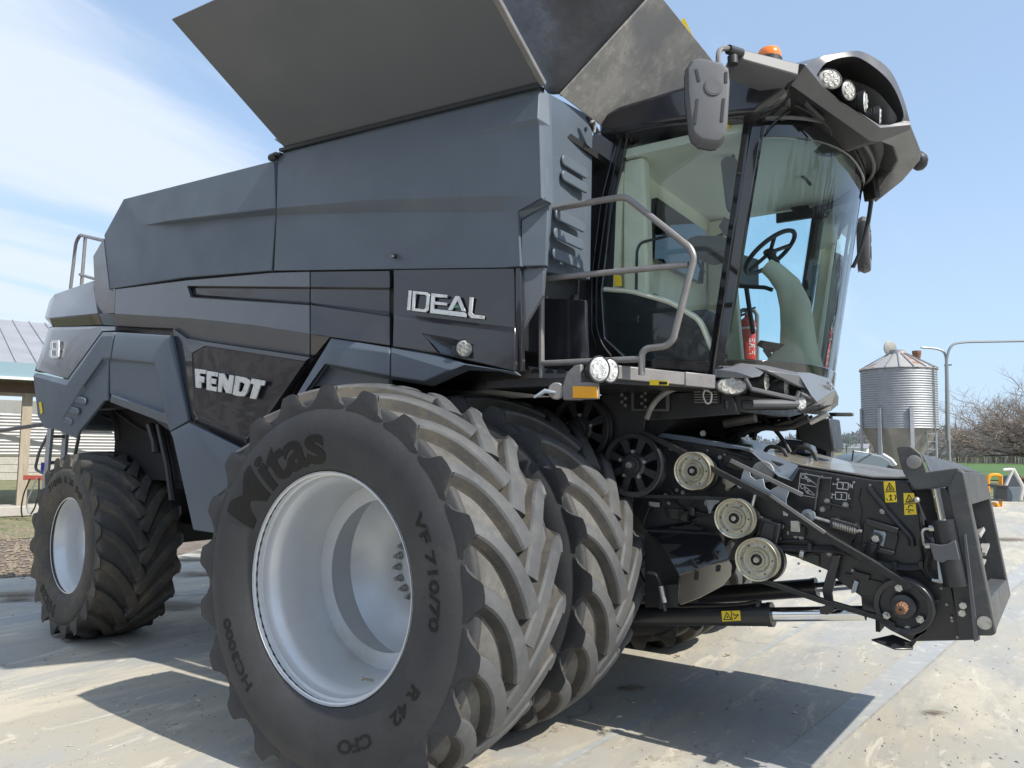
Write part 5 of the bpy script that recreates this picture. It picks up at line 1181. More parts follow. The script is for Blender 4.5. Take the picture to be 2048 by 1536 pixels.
# lamp bracket with amber reflector
b = MB()
out = [(1125, 800), (1125, 770), (1133, 745), (1148, 731), (1162, 728), (1162, 800)]
b.prism([W(a, c, Y=-1.62) for a, c in out], (0, .03, 0), 'rail_grey'); b.prism([W(a, c, Y=-1.625) for a, c in [(1143, 764), (1195, 764), (1197, 798), (1143, 799)]], (0, .02, 0), 'rail_grey'); b.cyl(W(1113, 782, Y=-1.63), W(1113, 782, Y=-1.59), .045, 'rail_grey'); b.build('lamp_bracket', comb, bevel=.006)
b = MB(); b.prism([W(a, c, Y=-1.63) for a, c in [(1146, 772), (1195, 773), (1196, 796), (1146, 796)]], (0, -.006, 0), 'amber_reflector'); b.build('side_reflector', comb, bevel=.003)
b = MB(); b.tube([W(1112, 785, Y=-1.64), W(1090, 782, Y=-1.66), W(1068, 795, Y=-1.68)], .011, 'zinc_grey', rs=[.006, .013, .006]); b.build('cable_plug', comb)
work_lamp(W(1199, 738, Y=-1.66), (.72, -.69, .0), .054, comb, depth=.16, lens='lamp_white', ry=.066, fins=False)
work_lamp(W(1221, 741, Y=-1.58), (.80, -.6, .0), .048, comb, depth=.14, lens='lamp_white', ry=.062, fins=False)
b = MB(); b.prism([W(a, c, Y=-1.31) for a, c in [(1300, 759), (1337, 762), (1337, 771), (1300, 770)]], (0, -.004, 0), 'yellow_label'); b.prism([W(a, c, Y=-1.316) for a, c in [(1318, 763), (1334, 764), (1334, 769), (1318, 769)]], (0, -.001, 0), 'ink'); b.build('warning_label', comb)
mat('bolt_dull', (.36, .36, .35), .45, metal=.6, noise=[(60, (.2, .19, .18), .5, .7)])
# ------------------------------------------------------------------ feeder house and everything under the cab
Ys = -.72
def part(name, b, parent=None, **k):
    lb = k.pop('label', None); o = b.build(name, parent or comb, **k)
    if lb: o['label'] = lb
    return o
fh = MB()
side = [(1300, 862), (1470, 902), (1597, 935), (1744, 960), (1815, 962), (1836, 1000), (1842, 1060), (1885, 1110), (1905, 1180), (1925, 1281), (1832, 1283), (1780, 1250), (1724, 1219), (1722, 1193), (1681, 1165), (1653, 1140), (1553, 1099), (1480, 1080), (1400, 1055), (1290, 1060), (1255, 1000), (1258, 870)]
fh.prism([W(a, c, Y=Ys) for a, c in side], (0, 1.44, 0), 'black_paint')
feeder = part('feeder_house', fh, bevel=.006, ang=25)
# top cover, dusty, a little narrower, and its bright front part
mat('dusty_top', (.14, .13, .112), .4, coat=.3, noise=[(4, (.24, .225, .185), .4, .65), (14, (.13, .125, .12), .52, .72)], rvar=(5, .25, .5))
tA, tB, tC, tD = W(1440, 893, Y=Ys), W(1597, 935, Y=Ys), W(1744, 960, Y=Ys), W(1815, 962, Y=Ys)
b = MB(); up_f = Vector((0, 0, .006)); vs = []
for p in (tA, tB, tC, tD): vs += [p+up_f+Vector((0, .05, 0)), p+up_f+Vector((0, 1.39, 0))]
b.shell(vs, [(0, 2, 3, 1), (2, 4, 5, 3), (4, 6, 7, 5)], (0, 0, .012), 'dusty_top'); part('feeder_top', b, feeder, bevel=.003)
for (x0, y0, x1, y1, yy) in ((1526, 915, 1578, 926, -.42), (1583, 915, 1634, 924, -.10)):
    p0, p1 = W(x0, y0, Y=yy), W(x1, y1, Y=yy); u = Vector((0, 0, .075))
    b = MB(); b.tube([p0, p0+u+(p1-p0)*.18, p1+u-(p1-p0)*.18, p1], .012, 'black_plastic', corner=.05); part('lift_handle', b, feeder)
for (px, py, yy) in ((1569, 904, -.1), (1612, 932, -.55), (1622, 925, -.3), (1597, 938, -.60)):
    b = MB(); c = W(px, py, Y=yy); b.cyl(c, c+Vector((0, 0, .025)), .012, 'steel_bolt', n=6); part('cover_bolt', b, feeder)
b = MB(); b.prism([W(a, c, Y=.1) for a, c in [(1548, 892), (1566, 878), (1604, 882), (1611, 908), (1560, 906)]], (0, .35, 0), 'teal_plastic'); part('inspection_lid', b, feeder, bevel=.01)
# folded corner guard (teal-grey) on the near upper edge
V = [(1499, 898, -.74), (1560, 950, -.74), (1578, 956, -.74), (1594, 935, -.74), (1500, 902, -.78), (1557, 953, -.79), (1584, 962, -.79), (1597, 938, -.76), (1520, 900, -.66), (1596, 930, -.66)]
b = MB(); b.shell([W(a, c, Y=y) for a, c, y in V], [(0, 1, 2, 3, 9, 8), (0, 4, 5, 1), (1, 5, 6, 2), (2, 6, 7, 3)], (0, .006, 0), 'teal_plastic'); part('corner_guard', b, feeder, bevel=.003)
# long dark cover plate along the top edge
b = MB(); b.prism([W(a, c, Y=-.76) for a, c in [(1296, 862), (1380, 873), (1500, 896), (1505, 902), (1430, 893), (1300, 872)]], (0, .05, 0), 'teal_plastic'); part('top_edge_plate', b, feeder, bevel=.004)
# main chassis wall under the platform
wl = MB()
wl.prism([W(a, c, Y=-.80) for a, c in [(1205, 774), (1230, 770), (1465, 788), (1475, 828), (1290, 842), (1288, 870), (1262, 872), (1255, 1000), (1200, 1000)]], (0, .06, 0), 'black_paint')
part('chassis_wall', wl, bevel=.003)
b = MB(); b.prism([(.75, -.78, 1.55), (1.42, -.78, 1.98), (.75, -.78, 2.0)], (0, 1.56, 0), 'interior_dark'); b.box((.72, 0, 1.75), (.1, 1.5, .6), 'interior_dark'); b.box((1.1, 0, 1.93), (.9, 1.55, .1), 'black_paint'); part('cab_subframe', b)
b = MB(); b.prism([W(a, c, Y=-.83) for a, c in [(1262, 782), (1337, 782), (1337, 822), (1262, 822)]], (0, .02, 0), 'mid_plastic'); part('access_frame', b, bevel=.003)
b = MB(); b.prism([W(a, c, Y=-.836) for a, c in [(1268, 786), (1331, 786), (1331, 818), (1268, 818)]], (0, .004, 0), 'interior_dark'); part('access_opening', b)
gv = MB(); gv.prism([W(a, c, Y=-.83) for a, c in [(1385, 780), (1438, 778), (1438, 808), (1385, 808)]], (0, .02, 0), 'black_plastic'); grl = part('vent', gv, bevel=.002)
for k in range(5):
    b = MB(); y = 784+k*5.2; b.bar(W(1389, y, Y=-.84), W(1434, y-.5, Y=-.84), .010, .006, 'rail_grey'); part('vent_slat', b, grl)
b = MB(); b.tube([W(a, c, Y=-.86) for a, c in [(1412, 776), (1405, 790), (1413, 808), (1422, 805), (1424, 785), (1412, 780)]], .005, 'white_vinyl', corner=.03); part('cable_end', b)
# metal holder with curved hose
b = MB(); b.tube([W(a, c, Y=-.88) for a, c in [(1293, 838), (1300, 818), (1315, 797), (1335, 782), (1358, 774)]], .017, 'dusty_steel', corner=.08); part('air_hose', b)
for (cx, cy) in ((1247, 787), (1287, 790)):
    b = MB()
    for k in range(6):
        q = W(cx+(k % 2)*7-3, cy-11+k*7, Y=-.84); b.cyl(q, q+Vector((0, -.004, 0)), .010, 'rail_grey', n=10)
    part('perforated_step', b)
# fill of hoses and pipes in the throat between cab and feeder
rd = random.Random(5)
for k in range(11):
    yy = -.45+.1*k; x0 = 1470+rd.uniform(-30, 30); b = MB()
    pts = [W(x0, 868+rd.uniform(-6, 6), Y=yy), W(x0+40, 848+rd.uniform(-5, 8), Y=yy), W(x0+95, 852+rd.uniform(-8, 8), Y=yy), W(x0+140, 835+rd.uniform(-6, 6), Y=yy)]
    b.tube(pts, .010+rd.random()*.008, 'hose', corner=.1); part('hydraulic_hose', b)
for k in range(7):
    b = MB(); yy = rd.uniform(-.4, .5); p = W(1440+rd.uniform(0, 190), 850+rd.uniform(-8, 22), Y=yy); q = p+Vector((rd.uniform(.05, .2), rd.uniform(-.02, .02), rd.uniform(-.05, .06))); b.cyl(p, q, rd.uniform(.012, .03), rd.choice(['steel_bolt', 'black_paint', 'black_paint', 'rail_grey']), n=12); part('pipe_fitting', b)
for (a0, a1) in (((1500, 838), (1508, 880)), ((1524, 834), (1580, 905)), ((1480, 842), (1470, 885))):
    b = MB(); b.tube([W(*a0, Y=-.2), W((a0[0]+a1[0])/2+8, (a0[1]+a1[1])/2, Y=-.2), W(*a1, Y=-.2)], .014, 'hose', corner=.1); part('hydraulic_hose', b)
b = MB(); b.prism([W(a, c, Y=0) for a, c in [(1585, 842), (1660, 836), (1668, 900), (1660, 906), (1600, 880)]], (0, .3, 0), 'black_paint'); part('valve_block', b, bevel=.01)
# far ladder and post seen beyond the feeder
b = MB(); V1 = [(1592, 852), (1653, 842), (1664, 846), (1666, 925), (1655, 950), (1592, 948)]
b.prism([W(a, c, Y=1.15) for a, c in V1], (0, .03, 0), 'black_paint'); fa = part('far_ladder', b, bevel=.004)
for q in ([(1652, 838), (1662, 842), (1664, 955), (1652, 955)],):
    b = MB(); b.prism([W(a, c, Y=1.12) for a, c in q], (0, .1, 0), 'mid_plastic'); part('ladder_stringer', b, fa, bevel=.004)
b = MB(); b.tube([W(1661, 832, Y=1.2), W(1664, 965, Y=1.2)], .016, 'black_paint'); part('ladder_post', b)
# ---------------- pulleys
def pulley(name, px, py, r, Y, mn, wth=.07, style='dish', tilt=0, parent=None, spokes=8, hub='steel_bolt'):
    c = W(px, py, Y=Y); ax = Vector((0, -1, 0)); b = MB()
    if style == 'dish':
        pr = [(-wth, r*.94), (-wth, r), (-wth*.85, r*1.0), (-wth*.8, r*.90), (-wth*.15, r*.90), (-wth*.1, r*1.0), (0, r*1.0), (.003, r*.985), (.0, r*.93), (-.012, r*.90), (-.016, r*.80), (-.012, r*.62), (-.020, r*.52), (-.02, r*.40), (-.008, r*.36), (-.008, r*.27)]
        b.lathe(c, ax, pr, mn, n=56); o = part(name, b, parent, ang=28)
        for k in range(12):
            a = 2*PI*k/12; q = c+Vector((math.cos(a), 0, math.sin(a)))*r*.72; bb = MB(); bb.cyl(q+Vector((0, .016, 0)), q+Vector((0, .0115, 0)), .0045, 'steel_bolt' if k % 2 else 'black_plastic', n=8); 
            if k < 12: part('rivet', bb, o)
        b = MB(); b.lathe(c, ax, [(-.012, r*.27), (-.002, r*.26), (-.002, r*.22), (-.015, r*.20), (-.015, r*.14)], 'black_plastic', n=28); part('bearing', b, o)
        b = MB(); b.cyl(c+Vector((0, .02, 0)), c+Vector((0, -.006, 0)), r*.135, hub, n=6); b.cyl(c+Vector((0, -.006, 0)), c+Vector((0, -.012, 0)), r*.07, hub, n=12); part('axle_bolt', b, o)
        return o
    # spoked sheave
    b.lathe(c, ax, [(-wth, r*.86), (-wth, r), (-wth*.8, r*1.0), (-wth*.55, r*.9), (-wth*.3, r), (0, r), (.004, r*.97), (.0, r*.84), (-.02, r*.83), (-wth*.7, r*.83)], mn, n=72, closed=False)
    b.lathe(c, ax, [(-.03, r*.40), (-.012, r*.40), (.0, r*.34), (.0, r*.28), (-.03, r*.27)], mn, n=48)
    for k in range(spokes):
        a = 2*PI*(k+.5)/spokes; e = Vector((math.cos(a), 0, math.sin(a))); t = Vector((-math.sin(a), 0, math.cos(a)))
        q = [c+e*r*.36+t*r*.09, c+e*r*.36-t*r*.09, c+e*r*.86-t*r*.13, c+e*r*.86+t*r*.13]
        b.prism([p+Vector((0, .022, 0)) for p in q], (0, -.010, 0), mn)
    o = part(name, b, parent, ang=30)
    for k in range(5):
        a = 2*PI*(k+.2)/5; q = c+Vector((math.cos(a), 0, math.sin(a)))*r*.42; bb = MB(); bb.cyl(q+Vector((0, .02, 0)), q+Vector((0, -.006, 0)), .011, 'steel_bolt', n=6); part('pulley_bolt', bb, o)
    b = MB(); b.lathe(c, ax, [(-.05, r*.28), (.012, r*.27), (.014, r*.2), (.03, r*.19), (.03, r*.1)], 'black_plastic', n=30); b.cyl(c, c+Vector((0, -.045, 0)), r*.10, hub, n=14); part('bearing', b, o)
    return o
pulley('spoked_pulley', 1264, 930, .188, -.90, 'black_paint', style='spoke', wth=.09)
pulley('spoked_pulley', 1158, 858, .205, -.86, 'black_plastic', style='spoke', wth=.06, hub='black_plastic')
P1 = (1384, 942, .106); P2 = (1467, 1037, .106); P3 = (1512, 1120, .112)
for q in (P1, P2, P3): pulley('idler_pulley', *q, -.90, 'zinc_yellow')
for (px, py, r, yy) in ((1395, 946, .105, -.80), (1478, 1040, .105, -.80), (1526, 1122, .112, -.80)):
    b = MB(); c = W(px, py, Y=yy); b.lathe(c, (0, -1, 0), [(-.05, r), (0, r), (0, r*.5)], 'black_paint', n=40); part('rear_sheave', b)
# belts
def belt(name, pts, w=.016, h=.05, mn='belt', Y=-.845):
    b = MB(); q = [W(a, c, Y=Y) for a, c in pts]
    for i in range(len(q)-1): b.bar(q[i], q[i+1], h, w, mn, up=(0, 1, 0)) if False else b.bar(q[i], q[i+1], w*0+h, w, mn, up=(0, 0, 1))
    return part(name, b)
belt('drive_belt', [(1288, 866), (1340, 890), (1420, 935), (1547, 1000), (1662, 1078), (1742, 1124), (1824, 1176), (1848, 1200)], h=.05, w=.028)
belt('drive_belt', [(1275, 992), (1370, 994), (1470, 998), (1498, 1016)], h=.05, w=.018)
belt('drive_belt', [(1501, 1050), (1470, 1098), (1462, 1118)], h=.05, w=.02)
belt('drive_belt', [(1512, 1158), (1560, 1172), (1640, 1200), (1770, 1238), (1790, 1250)], h=.05, w=.022)
b = MB(); b.bar(W(1540, 990, Y=-.88), W(1650, 1066, Y=-.88), .006, .018, 'rail_grey'); part('belt_guide', b, bevel=.002)
b = MB(); b.bar(W(1370, 905, Y=-.80), W(1480, 962, Y=-.80), .006, .016, 'black_gloss'); part('belt_guide', b)
# ---------------- lower drive pulley with the rusty splined shaft
c = W(1806, 1213, Y=-.86); ax = Vector((0, -1, 0)); b = MB(); r = .132
b.lathe(c, ax, [(-.09, r*.9), (-.09, r), (-.05, r), (-.04, r*.9), (-.03, r), (.0, r), (.004, r*.97), (.0, r*.80), (-.03, r*.78), (-.035, r*.45), (.005, r*.42), (.01, r*.34), (.01, r*.1)], 'black_paint', n=64)
dp = part('drive_pulley', b, ang=28)
for k, a in enumerate((100, 215, 325)):
    q = c+Vector((math.cos(R_(a)), 0, math.sin(R_(a))))*r*.66; b = MB(); b.cyl(q+Vector((0, .03, 0)), q+Vector((0, -.012, 0)), .018, 'steel_bolt', n=6); b.cyl(q+Vector((0, -.012, 0)), q+Vector((0, -.04, 0)), .010, 'steel_bolt', n=12); part('hub_bolt', b, dp)
b = MB(); n = 24
vs = []
for d in (-.01, -.085, -.09):
    for k in range(n): rr = (.026 if k % 2 else .022)*(1 if d > -.088 else .75); t = 2*PI*k/n; vs.append(c+Vector((rr*math.cos(t), d, rr*math.sin(t))))
b.add(vs, [(j*n+k, j*n+(k+1) % n, (j+1)*n+(k+1) % n, (j+1)*n+k) for j in range(2) for k in range(n)]+[tuple(2*n+k for k in range(n))], 'rust'); b.cyl(c+Vector((0, -.09, 0)), c+Vector((0, -.092, 0)), .006, 'interior_dark', n=10)
part('splined_shaft', b, dp)
# ---------------- foot / skid bracket
b = MB(); b.prism([W(a, c_, Y=-.80) for a, c_ in [(1640, 1206), (1724, 1222), (1782, 1258), (1800, 1262), (1850, 1275), (1868, 1205), (1846, 1260), (1836, 1278), (1828, 1294), (1822, 1268), (1806, 1262), (1786, 1262)]], (0, .03, 0), 'black_paint')
b = MB(); b.prism([W(a, c_, Y=-.80) for a, c_ in [(1776, 1235), (1850, 1262), (1868, 1200), (1880, 1200), (1846, 1265), (1826, 1293), (1822, 1282), (1786, 1263)]], (0, .02, 0), 'black_paint')
b.prism([W(1742, 1278, Y=-.86), W(1786, 1268, Y=-.80), W(1826, 1284, Y=-.78), W(1826, 1297, Y=-.84), W(1790, 1297, Y=-.90)], (0, 0, -.008), 'black_paint'); part('skid_bracket', b, bevel=.003)
for (px, py) in ((1816, 1257), (1926, 1211), (1924, 1226)):
    b = MB(); q = W(px, py, Y=-.82); b.cyl(q, q+Vector((0, -.015, 0)), .016, 'steel_bolt', n=6); part('frame_bolt', b)
# ---------------- zinc tension bracket and rail
b = MB(); b.prism([W(a, c_, Y=-.80) for a, c_ in [(1489, 936), (1500, 938), (1502, 952), (1512, 960), (1527, 957), (1531, 975), (1540, 981), (1560, 970), (1580, 980), (1573, 1000), (1576, 1032), (1567, 1031), (1565, 1008), (1545, 993), (1541, 1000), (1490, 972), (1480, 978), (1474, 972), (1480, 964)]], (0, -.008, 0), 'zinc_grey'); tb = part('tension_bracket', b, feeder, bevel=.002)
b = MB(); b.bar(W(1461, 921, Y=-.83), W(1605, 990, Y=-.83), .012, .022, 'rail_grey'); part('tension_rail', b, feeder, bevel=.002)
b = MB(); b.lathe(W(1525, 944, Y=-.77), (0, -1, 0), [(0, .001), (0, .058), (-.02, .06)], 'dusty_steel', n=30); part('tension_disc', b, feeder)
for (px, py, rr) in ((1491, 943, .012), (1521, 960, .012), (1562, 976, .012), (1342, 897, .016), (1406, 867, .02), (1440, 915, .014), (1453, 962, .026), (1455, 977, .015), (1415, 1006, .022), (1421, 1024, .015), (1331, 990, .014), (1311, 1010, .016), (1366, 985, .014), (1354, 980, .012), (1654, 1002, .018), (1645, 1018, .018), (1691, 1010, .018), (1766, 1022, .018), (1522, 1037, .016), (1563, 1052, .018), (1557, 1077, .018), (1578, 1066, .012), (1592, 1072, .016), (1603, 1075, .016), (1706, 1141, .010), (1783, 1150, .010), (1659, 1107, .016), (1721, 1108, .012), (1808, 1134, .014), (1903, 1235, .008), (1232, 861, .016), (1246, 1001, .012), (1338, 1006, .012)):
    q = W(px, py, Y=-.735); b = MB(); rr *= .62; b.cyl(q, q+Vector((0, -.012, 0)), rr, 'bolt_dull', n=6); b.cyl(q, q+Vector((0, -.003, 0)), rr*1.4, 'bolt_dull', n=16); part('hex_bolt', b, feeder)
b = MB(); b.prism([W(a, c_, Y=-.75) for a, c_ in [(1449, 945), (1475, 955), (1478, 965), (1460, 978), (1452, 975)]], (0, -.01, 0), 'zinc_yellow'); part('pivot_lug', b, feeder, bevel=.002)
b = MB(); b.prism([W(a, c_, Y=-.75) for a, c_ in [(1413, 992), (1442, 1002), (1430, 1010), (1422, 1024), (1416, 1018)]], (0, -.01, 0), 'zinc_grey'); part('pivot_lug', b, feeder, bevel=.002)
b = MB(); b.prism([W(a, c_, Y=-.74) for a, c_ in [(1299, 1003), (1320, 1005), (1320, 1014), (1299, 1012)]], (0, -.008, 0), 'zinc_grey'); part('bracket_plate', b, feeder)
b = MB(); b.tube([W(1510, 990, Y=-.80), W(1503, 1016, Y=-.80)], .008, 'white_vinyl'); part('tension_pin', b, feeder)
# channel bracket and decals
b = MB(); b.prism([W(a, c_, Y=-.73) for a, c_ in [(1640, 957), (1663, 957), (1661, 1020), (1632, 1020)]], (0, -.008, 0), 'black_paint'); b.prism([W(1636, 953, Y=-.74), W(1664, 955, Y=-.74), W(1664, 955, Y=-.80), W(1636, 953, Y=-.80)], (0, 0, -.008), 'mid_plastic'); b.prism([W(1638, 957, Y=-.80), W(1631, 1020, Y=-.78), W(1631, 1020, Y=-.74), W(1638, 957, Y=-.74)], (-.008, 0, 0), 'mid_plastic'); part('channel_bracket', b, feeder, bevel=.002)
def decal(name, q, mn, parent=None, Y=-.722, th=.002):
    b = MB(); b.prism([W(a, c_, Y=Y) for a, c_ in q], (0, -th, 0), mn); return part(name, b, parent or feeder, smooth=False)
def ink(parent, strokes, mn, Y, w=.004, nm='decal_marking'):
    """line work printed on a decal"""
    b = MB()
    for s_ in strokes:
        P_ = [W(a, c_, Y=Y) for a, c_ in s_]
        for p, q in zip(P_, P_[1:]):
            d = (q-p); d.normalize() if d.length > 0 else None; n_ = Vector((-d.z, 0, d.x))*w/2; b.add([p-n_, q-n_, q+n_, p+n_], [(0, 1, 2, 3)], mn)
    return part(nm, b, parent, smooth=False)
def circ(cx, cy, r, n=12, a0=0, a1=360): return [(cx+r*math.cos(R_(a0+(a1-a0)*k/n)), cy+r*math.sin(R_(a0+(a1-a0)*k/n))) for k in range(n+1)]
def sticker(q, parent, Y, kind):
    """yellow warning sticker: corners tl, tr, br, bl"""
    o = decal('warning_label', q, 'yellow_label', parent, Y)
    tl_, tr_, br_, bl_ = [Vector(v) for v in q]
    def M(u, v): a = tl_.lerp(tr_, u); c_ = bl_.lerp(br_, u); return tuple(a.lerp(c_, v))
    Y2 = Y-.0035; S = []
    if kind == 'tall':
        S = [[M(.5, .08), M(.85, .42), M(.15, .42), M(.5, .08)], [M(.03, .5), M(.97, .5)], [M(.5, .2), M(.45, .3), M(.6, .28)], [M(.4, .35), M(.65, .35)]]
        S += [[M(.5, .62), M(.5, .82)], [M(.38, .95), M(.5, .80), M(.62, .95)], [M(.35, .70), M(.65, .70)], [M(.12, .80), M(.2, .92)], [M(.82, .65), M(.95, .72), M(.85, .9)]]
    elif kind == 'tall2':
        S = [[M(.5, .08), M(.85, .42), M(.15, .42), M(.5, .08)], [M(.03, .5), M(.97, .5)], [M(.4, .25), M(.62, .34)], [M(.35, .37), M(.7, .37)]]
        S += [[M(.55+.2*math.cos(a), .65+.08*math.sin(a)) for a in (2.3, 3.2, 4.2, 5.2, 6)], [M(.55+.2*math.cos(a), .85+.08*math.sin(a)) for a in (2.3, 3.2, 4.2, 5.2, 6)], [M(.15, .75), M(.35, .75)]]
    else:
        S = [[M(.28, .15), M(.48, .85), M(.08, .85), M(.28, .15)], [M(.52, .05), M(.52, .95)], [M(.25, .5), M(.33, .6), M(.25, .7)], [M(.6, .2), M(.63, .45), M(.9, .4)], [M(.88, .45), M(.62, .85)]]
    ink(o, S, 'ink', Y2, .0045)
sticker([(1767, 963), (1790, 962), (1794, 1004), (1771, 1005)], feeder, -.722, 'tall')
sticker([(1807, 986), (1828, 986), (1834, 1029), (1809, 1030)], feeder, -.722, 'tall2')
mat('decal_dark', (.012, .013, .018), .3)
dk = decal('belt_diagram', [(1601, 946), (1640, 953), (1634, 996), (1596, 989)], 'decal_dark')
S = [[(1601, 946), (1640, 953), (1634, 996), (1596, 989), (1601, 946)], [(1599, 967), (1637, 975)], circ(1606, 953, 4), circ(1605, 973, 4), [(1608, 950), (1634, 971)], [(1609, 957), (1628, 965), (1634, 972)], [(1607, 970), (1630, 990)], [(1608, 977), (1614, 986), (1628, 991)], circ(1613, 955, 1.5), circ(1617, 962, 2), circ(1612, 976, 1.5), circ(1616, 983, 2)]
ink(dk, S, 'white_ink', -.7255, .003)
dk = decal('gear_diagram', [(1664, 957), (1710, 962), (1704, 1006), (1660, 1000)], 'decal_dark')
S = [[(1675, 964), (1697, 966), (1696, 979), (1674, 977), (1675, 964)], [(1671, 984), (1694, 986), (1693, 1000), (1671, 998), (1671, 984)], [(1683, 968), (1687, 968), (1685, 978)], [(1681, 989), (1684, 989), (1682, 998)], [(1665, 966), (1669, 968), (1665, 970)], [(1668, 968), (1674, 969)], [(1663, 987), (1667, 989), (1663, 991)], [(1667, 989), (1671, 990)], [(1700, 976), (1700, 967), (1705, 977), (1705, 968)], [(1698, 988), (1697, 997), (1701, 998)], circ(1663, 995, 1.5)]
ink(dk, S, 'white_ink', -.7255, .0035)
# spring tensioner
b = MB(); p0, p1 = W(1617, 1031, Y=-.77), W(1724, 1063, Y=-.77); d_s = (p1-p0).normalized()
b.lathe(p0, (0, -1, 0), [(-.012, .016), (-.012, .034), (.012, .034), (.012, .016)], 'zinc_grey', n=26, closed=True); b.tube([p0+d_s*.03, p1], .009, 'steel_bolt'); b.cyl(p1-d_s*.05, p1-d_s*.015, .016, 'steel_bolt', n=6); b.cyl(p0+Vector((0, .02, 0)), p0+Vector((0, -.02, 0)), .016, 'steel_bolt', n=12)
part('tension_rod', b, feeder)
b = MB(); s0 = p0.lerp(p1, .47); s1 = p0.lerp(p1, .90); xx = Vector((0, 1, 0)); yy_ = d_s.cross(xx)
b.tube([s0.lerp(s1, k/110)+(xx*math.cos(k*2*PI*10/110)+yy_*math.sin(k*2*PI*10/110))*.021 for k in range(111)], .0062, 'steel_bolt', n=6); part('coil_spring', b, feeder)
b = MB(); b.prism([W(a, c_, Y=-.76) for a, c_ in [(1664, 1035), (1722, 1052), (1722, 1056), (1668, 1041), (1666, 1056), (1662, 1055)]], (0, -.04, 0), 'black_paint'); part('spring_cage', b, feeder, bevel=.002)
# adjusting window with vertical spring
b = MB(); b.prism([W(a, c_, Y=-.725) for a, c_ in [(1728, 1042), (1795, 1062), (1798, 1075), (1788, 1110), (1722, 1090)]], (0, -.012, 0), 'black_paint'); part('slide_plate', b, feeder, bevel=.006)
b = MB(); b.bar(W(1731, 1043, Y=-.75), W(1796, 1062, Y=-.75), .03, .03, 'black_paint'); part('slide_rail', b, feeder, bevel=.004)
b = MB(); b.bar(W(1724, 1090, Y=-.75), W(1788, 1108, Y=-.75), .025, .025, 'black_paint'); part('slide_rail', b, feeder, bevel=.004)
b = MB(); b.prism([W(a, c_, Y=-.742) for a, c_ in [(1748, 1059), (1770, 1063), (1773, 1067), (1767, 1093), (1744, 1087)]], (0, -.006, 0), 'zinc_grey'); part('slide_shim', b, feeder, bevel=.002)
q = W(1752, 1077, Y=-.76); b = MB(); b.lathe(q, (0, -1, 0), [(-.01, .030), (.01, .032), (.012, .02)], 'black_paint', n=22); b.cyl(q, q+Vector((0, -.02, 0)), .019, 'steel_bolt', n=6); part('adjuster_bolt', b, feeder)
s0, s1 = W(1748, 1085, Y=-.78), W(1734, 1122, Y=-.78); dd = (s1-s0).normalized(); y2 = dd.cross(Vector((0, 1, 0)))
b = MB(); b.tube([s0.lerp(s1, k/110)+(Vector((0, 1, 0))*math.cos(k*2*PI*11/110)+y2*math.sin(k*2*PI*11/110))*.026 for k in range(111)], .0055, 'black_paint', n=6); part('coil_spring', b, feeder)
# bearing box, small solenoid, clamp, hoses along the side
b = MB(); b.prism([W(a, c_, Y=-.73) for a, c_ in [(1524, 1034), (1568, 1046), (1560, 1085), (1547, 1090), (1512, 1080), (1516, 1070)]], (0, -.06, 0), 'black_paint'); part('bearing_housing', b, feeder, bevel=.008)
b = MB(); b.prism([W(a, c_, Y=-.79) for a, c_ in [(1530, 1042), (1552, 1050), (1544, 1082), (1520, 1074)]], (0, -.03, 0), 'black_paint'); part('bearing_housing', b, feeder, bevel=.006)
b = MB(); b.box(W(1592, 1052, Y=-.75), (.05, .04, .06), 'steel_bolt'); b.box(W(1594, 1062, Y=-.75), (.08, .03, .05), 'black_plastic'); part('solenoid_valve', b, feeder, bevel=.004)
for offs in (0, 7, 13):
    b = MB(); b.tube([W(a, c_+offs*.55, Y=-.75-offs*.001) for a, c_ in [(1556, 1092), (1610, 1094), (1680, 1096), (1722, 1112), (1780, 1130), (1830, 1134), (1856, 1124), (1862, 1090)]], .008, 'hose', corner=.09); part('hydraulic_hose', b, feeder)
b = MB(); b.tube([W(a, c_, Y=-.75) for a, c_ in [(1556, 1085), (1600, 1080), (1625, 1088), (1618, 1100)]], .007, 'hose', corner=.05); part('hydraulic_hose', b, feeder)
b = MB(); b.lathe(W(1605, 1108, Y=-.76), (1, 0, -.2), [(-.01, .026), (.01, .026), (.01, .02), (-.01, .02)], 'steel_bolt', n=20, closed=True); part('hose_clamp', b, feeder)
b = MB(); b.tube([W(a, c_, Y=-.735) for a, c_ in [(1736, 975), (1780, 1030), (1822, 1075), (1824, 1092)]], .016, 'black_paint', corner=.06); part('stiffening_rib', b, feeder)
b = MB(); b.prism([W(a, c_, Y=-.73) for a, c_ in [(1708, 1140), (1742, 1150), (1738, 1162), (1704, 1152)]], (0, -.02, 0), 'black_paint'); b.prism([W(a, c_, Y=-.75) for a, c_ in [(1709, 1160), (1718, 1164), (1712, 1184), (1704, 1187), (1702, 1182)]], (0, -.004, 0), 'zinc_grey'); part('latch_bracket', b, feeder, bevel=.002)
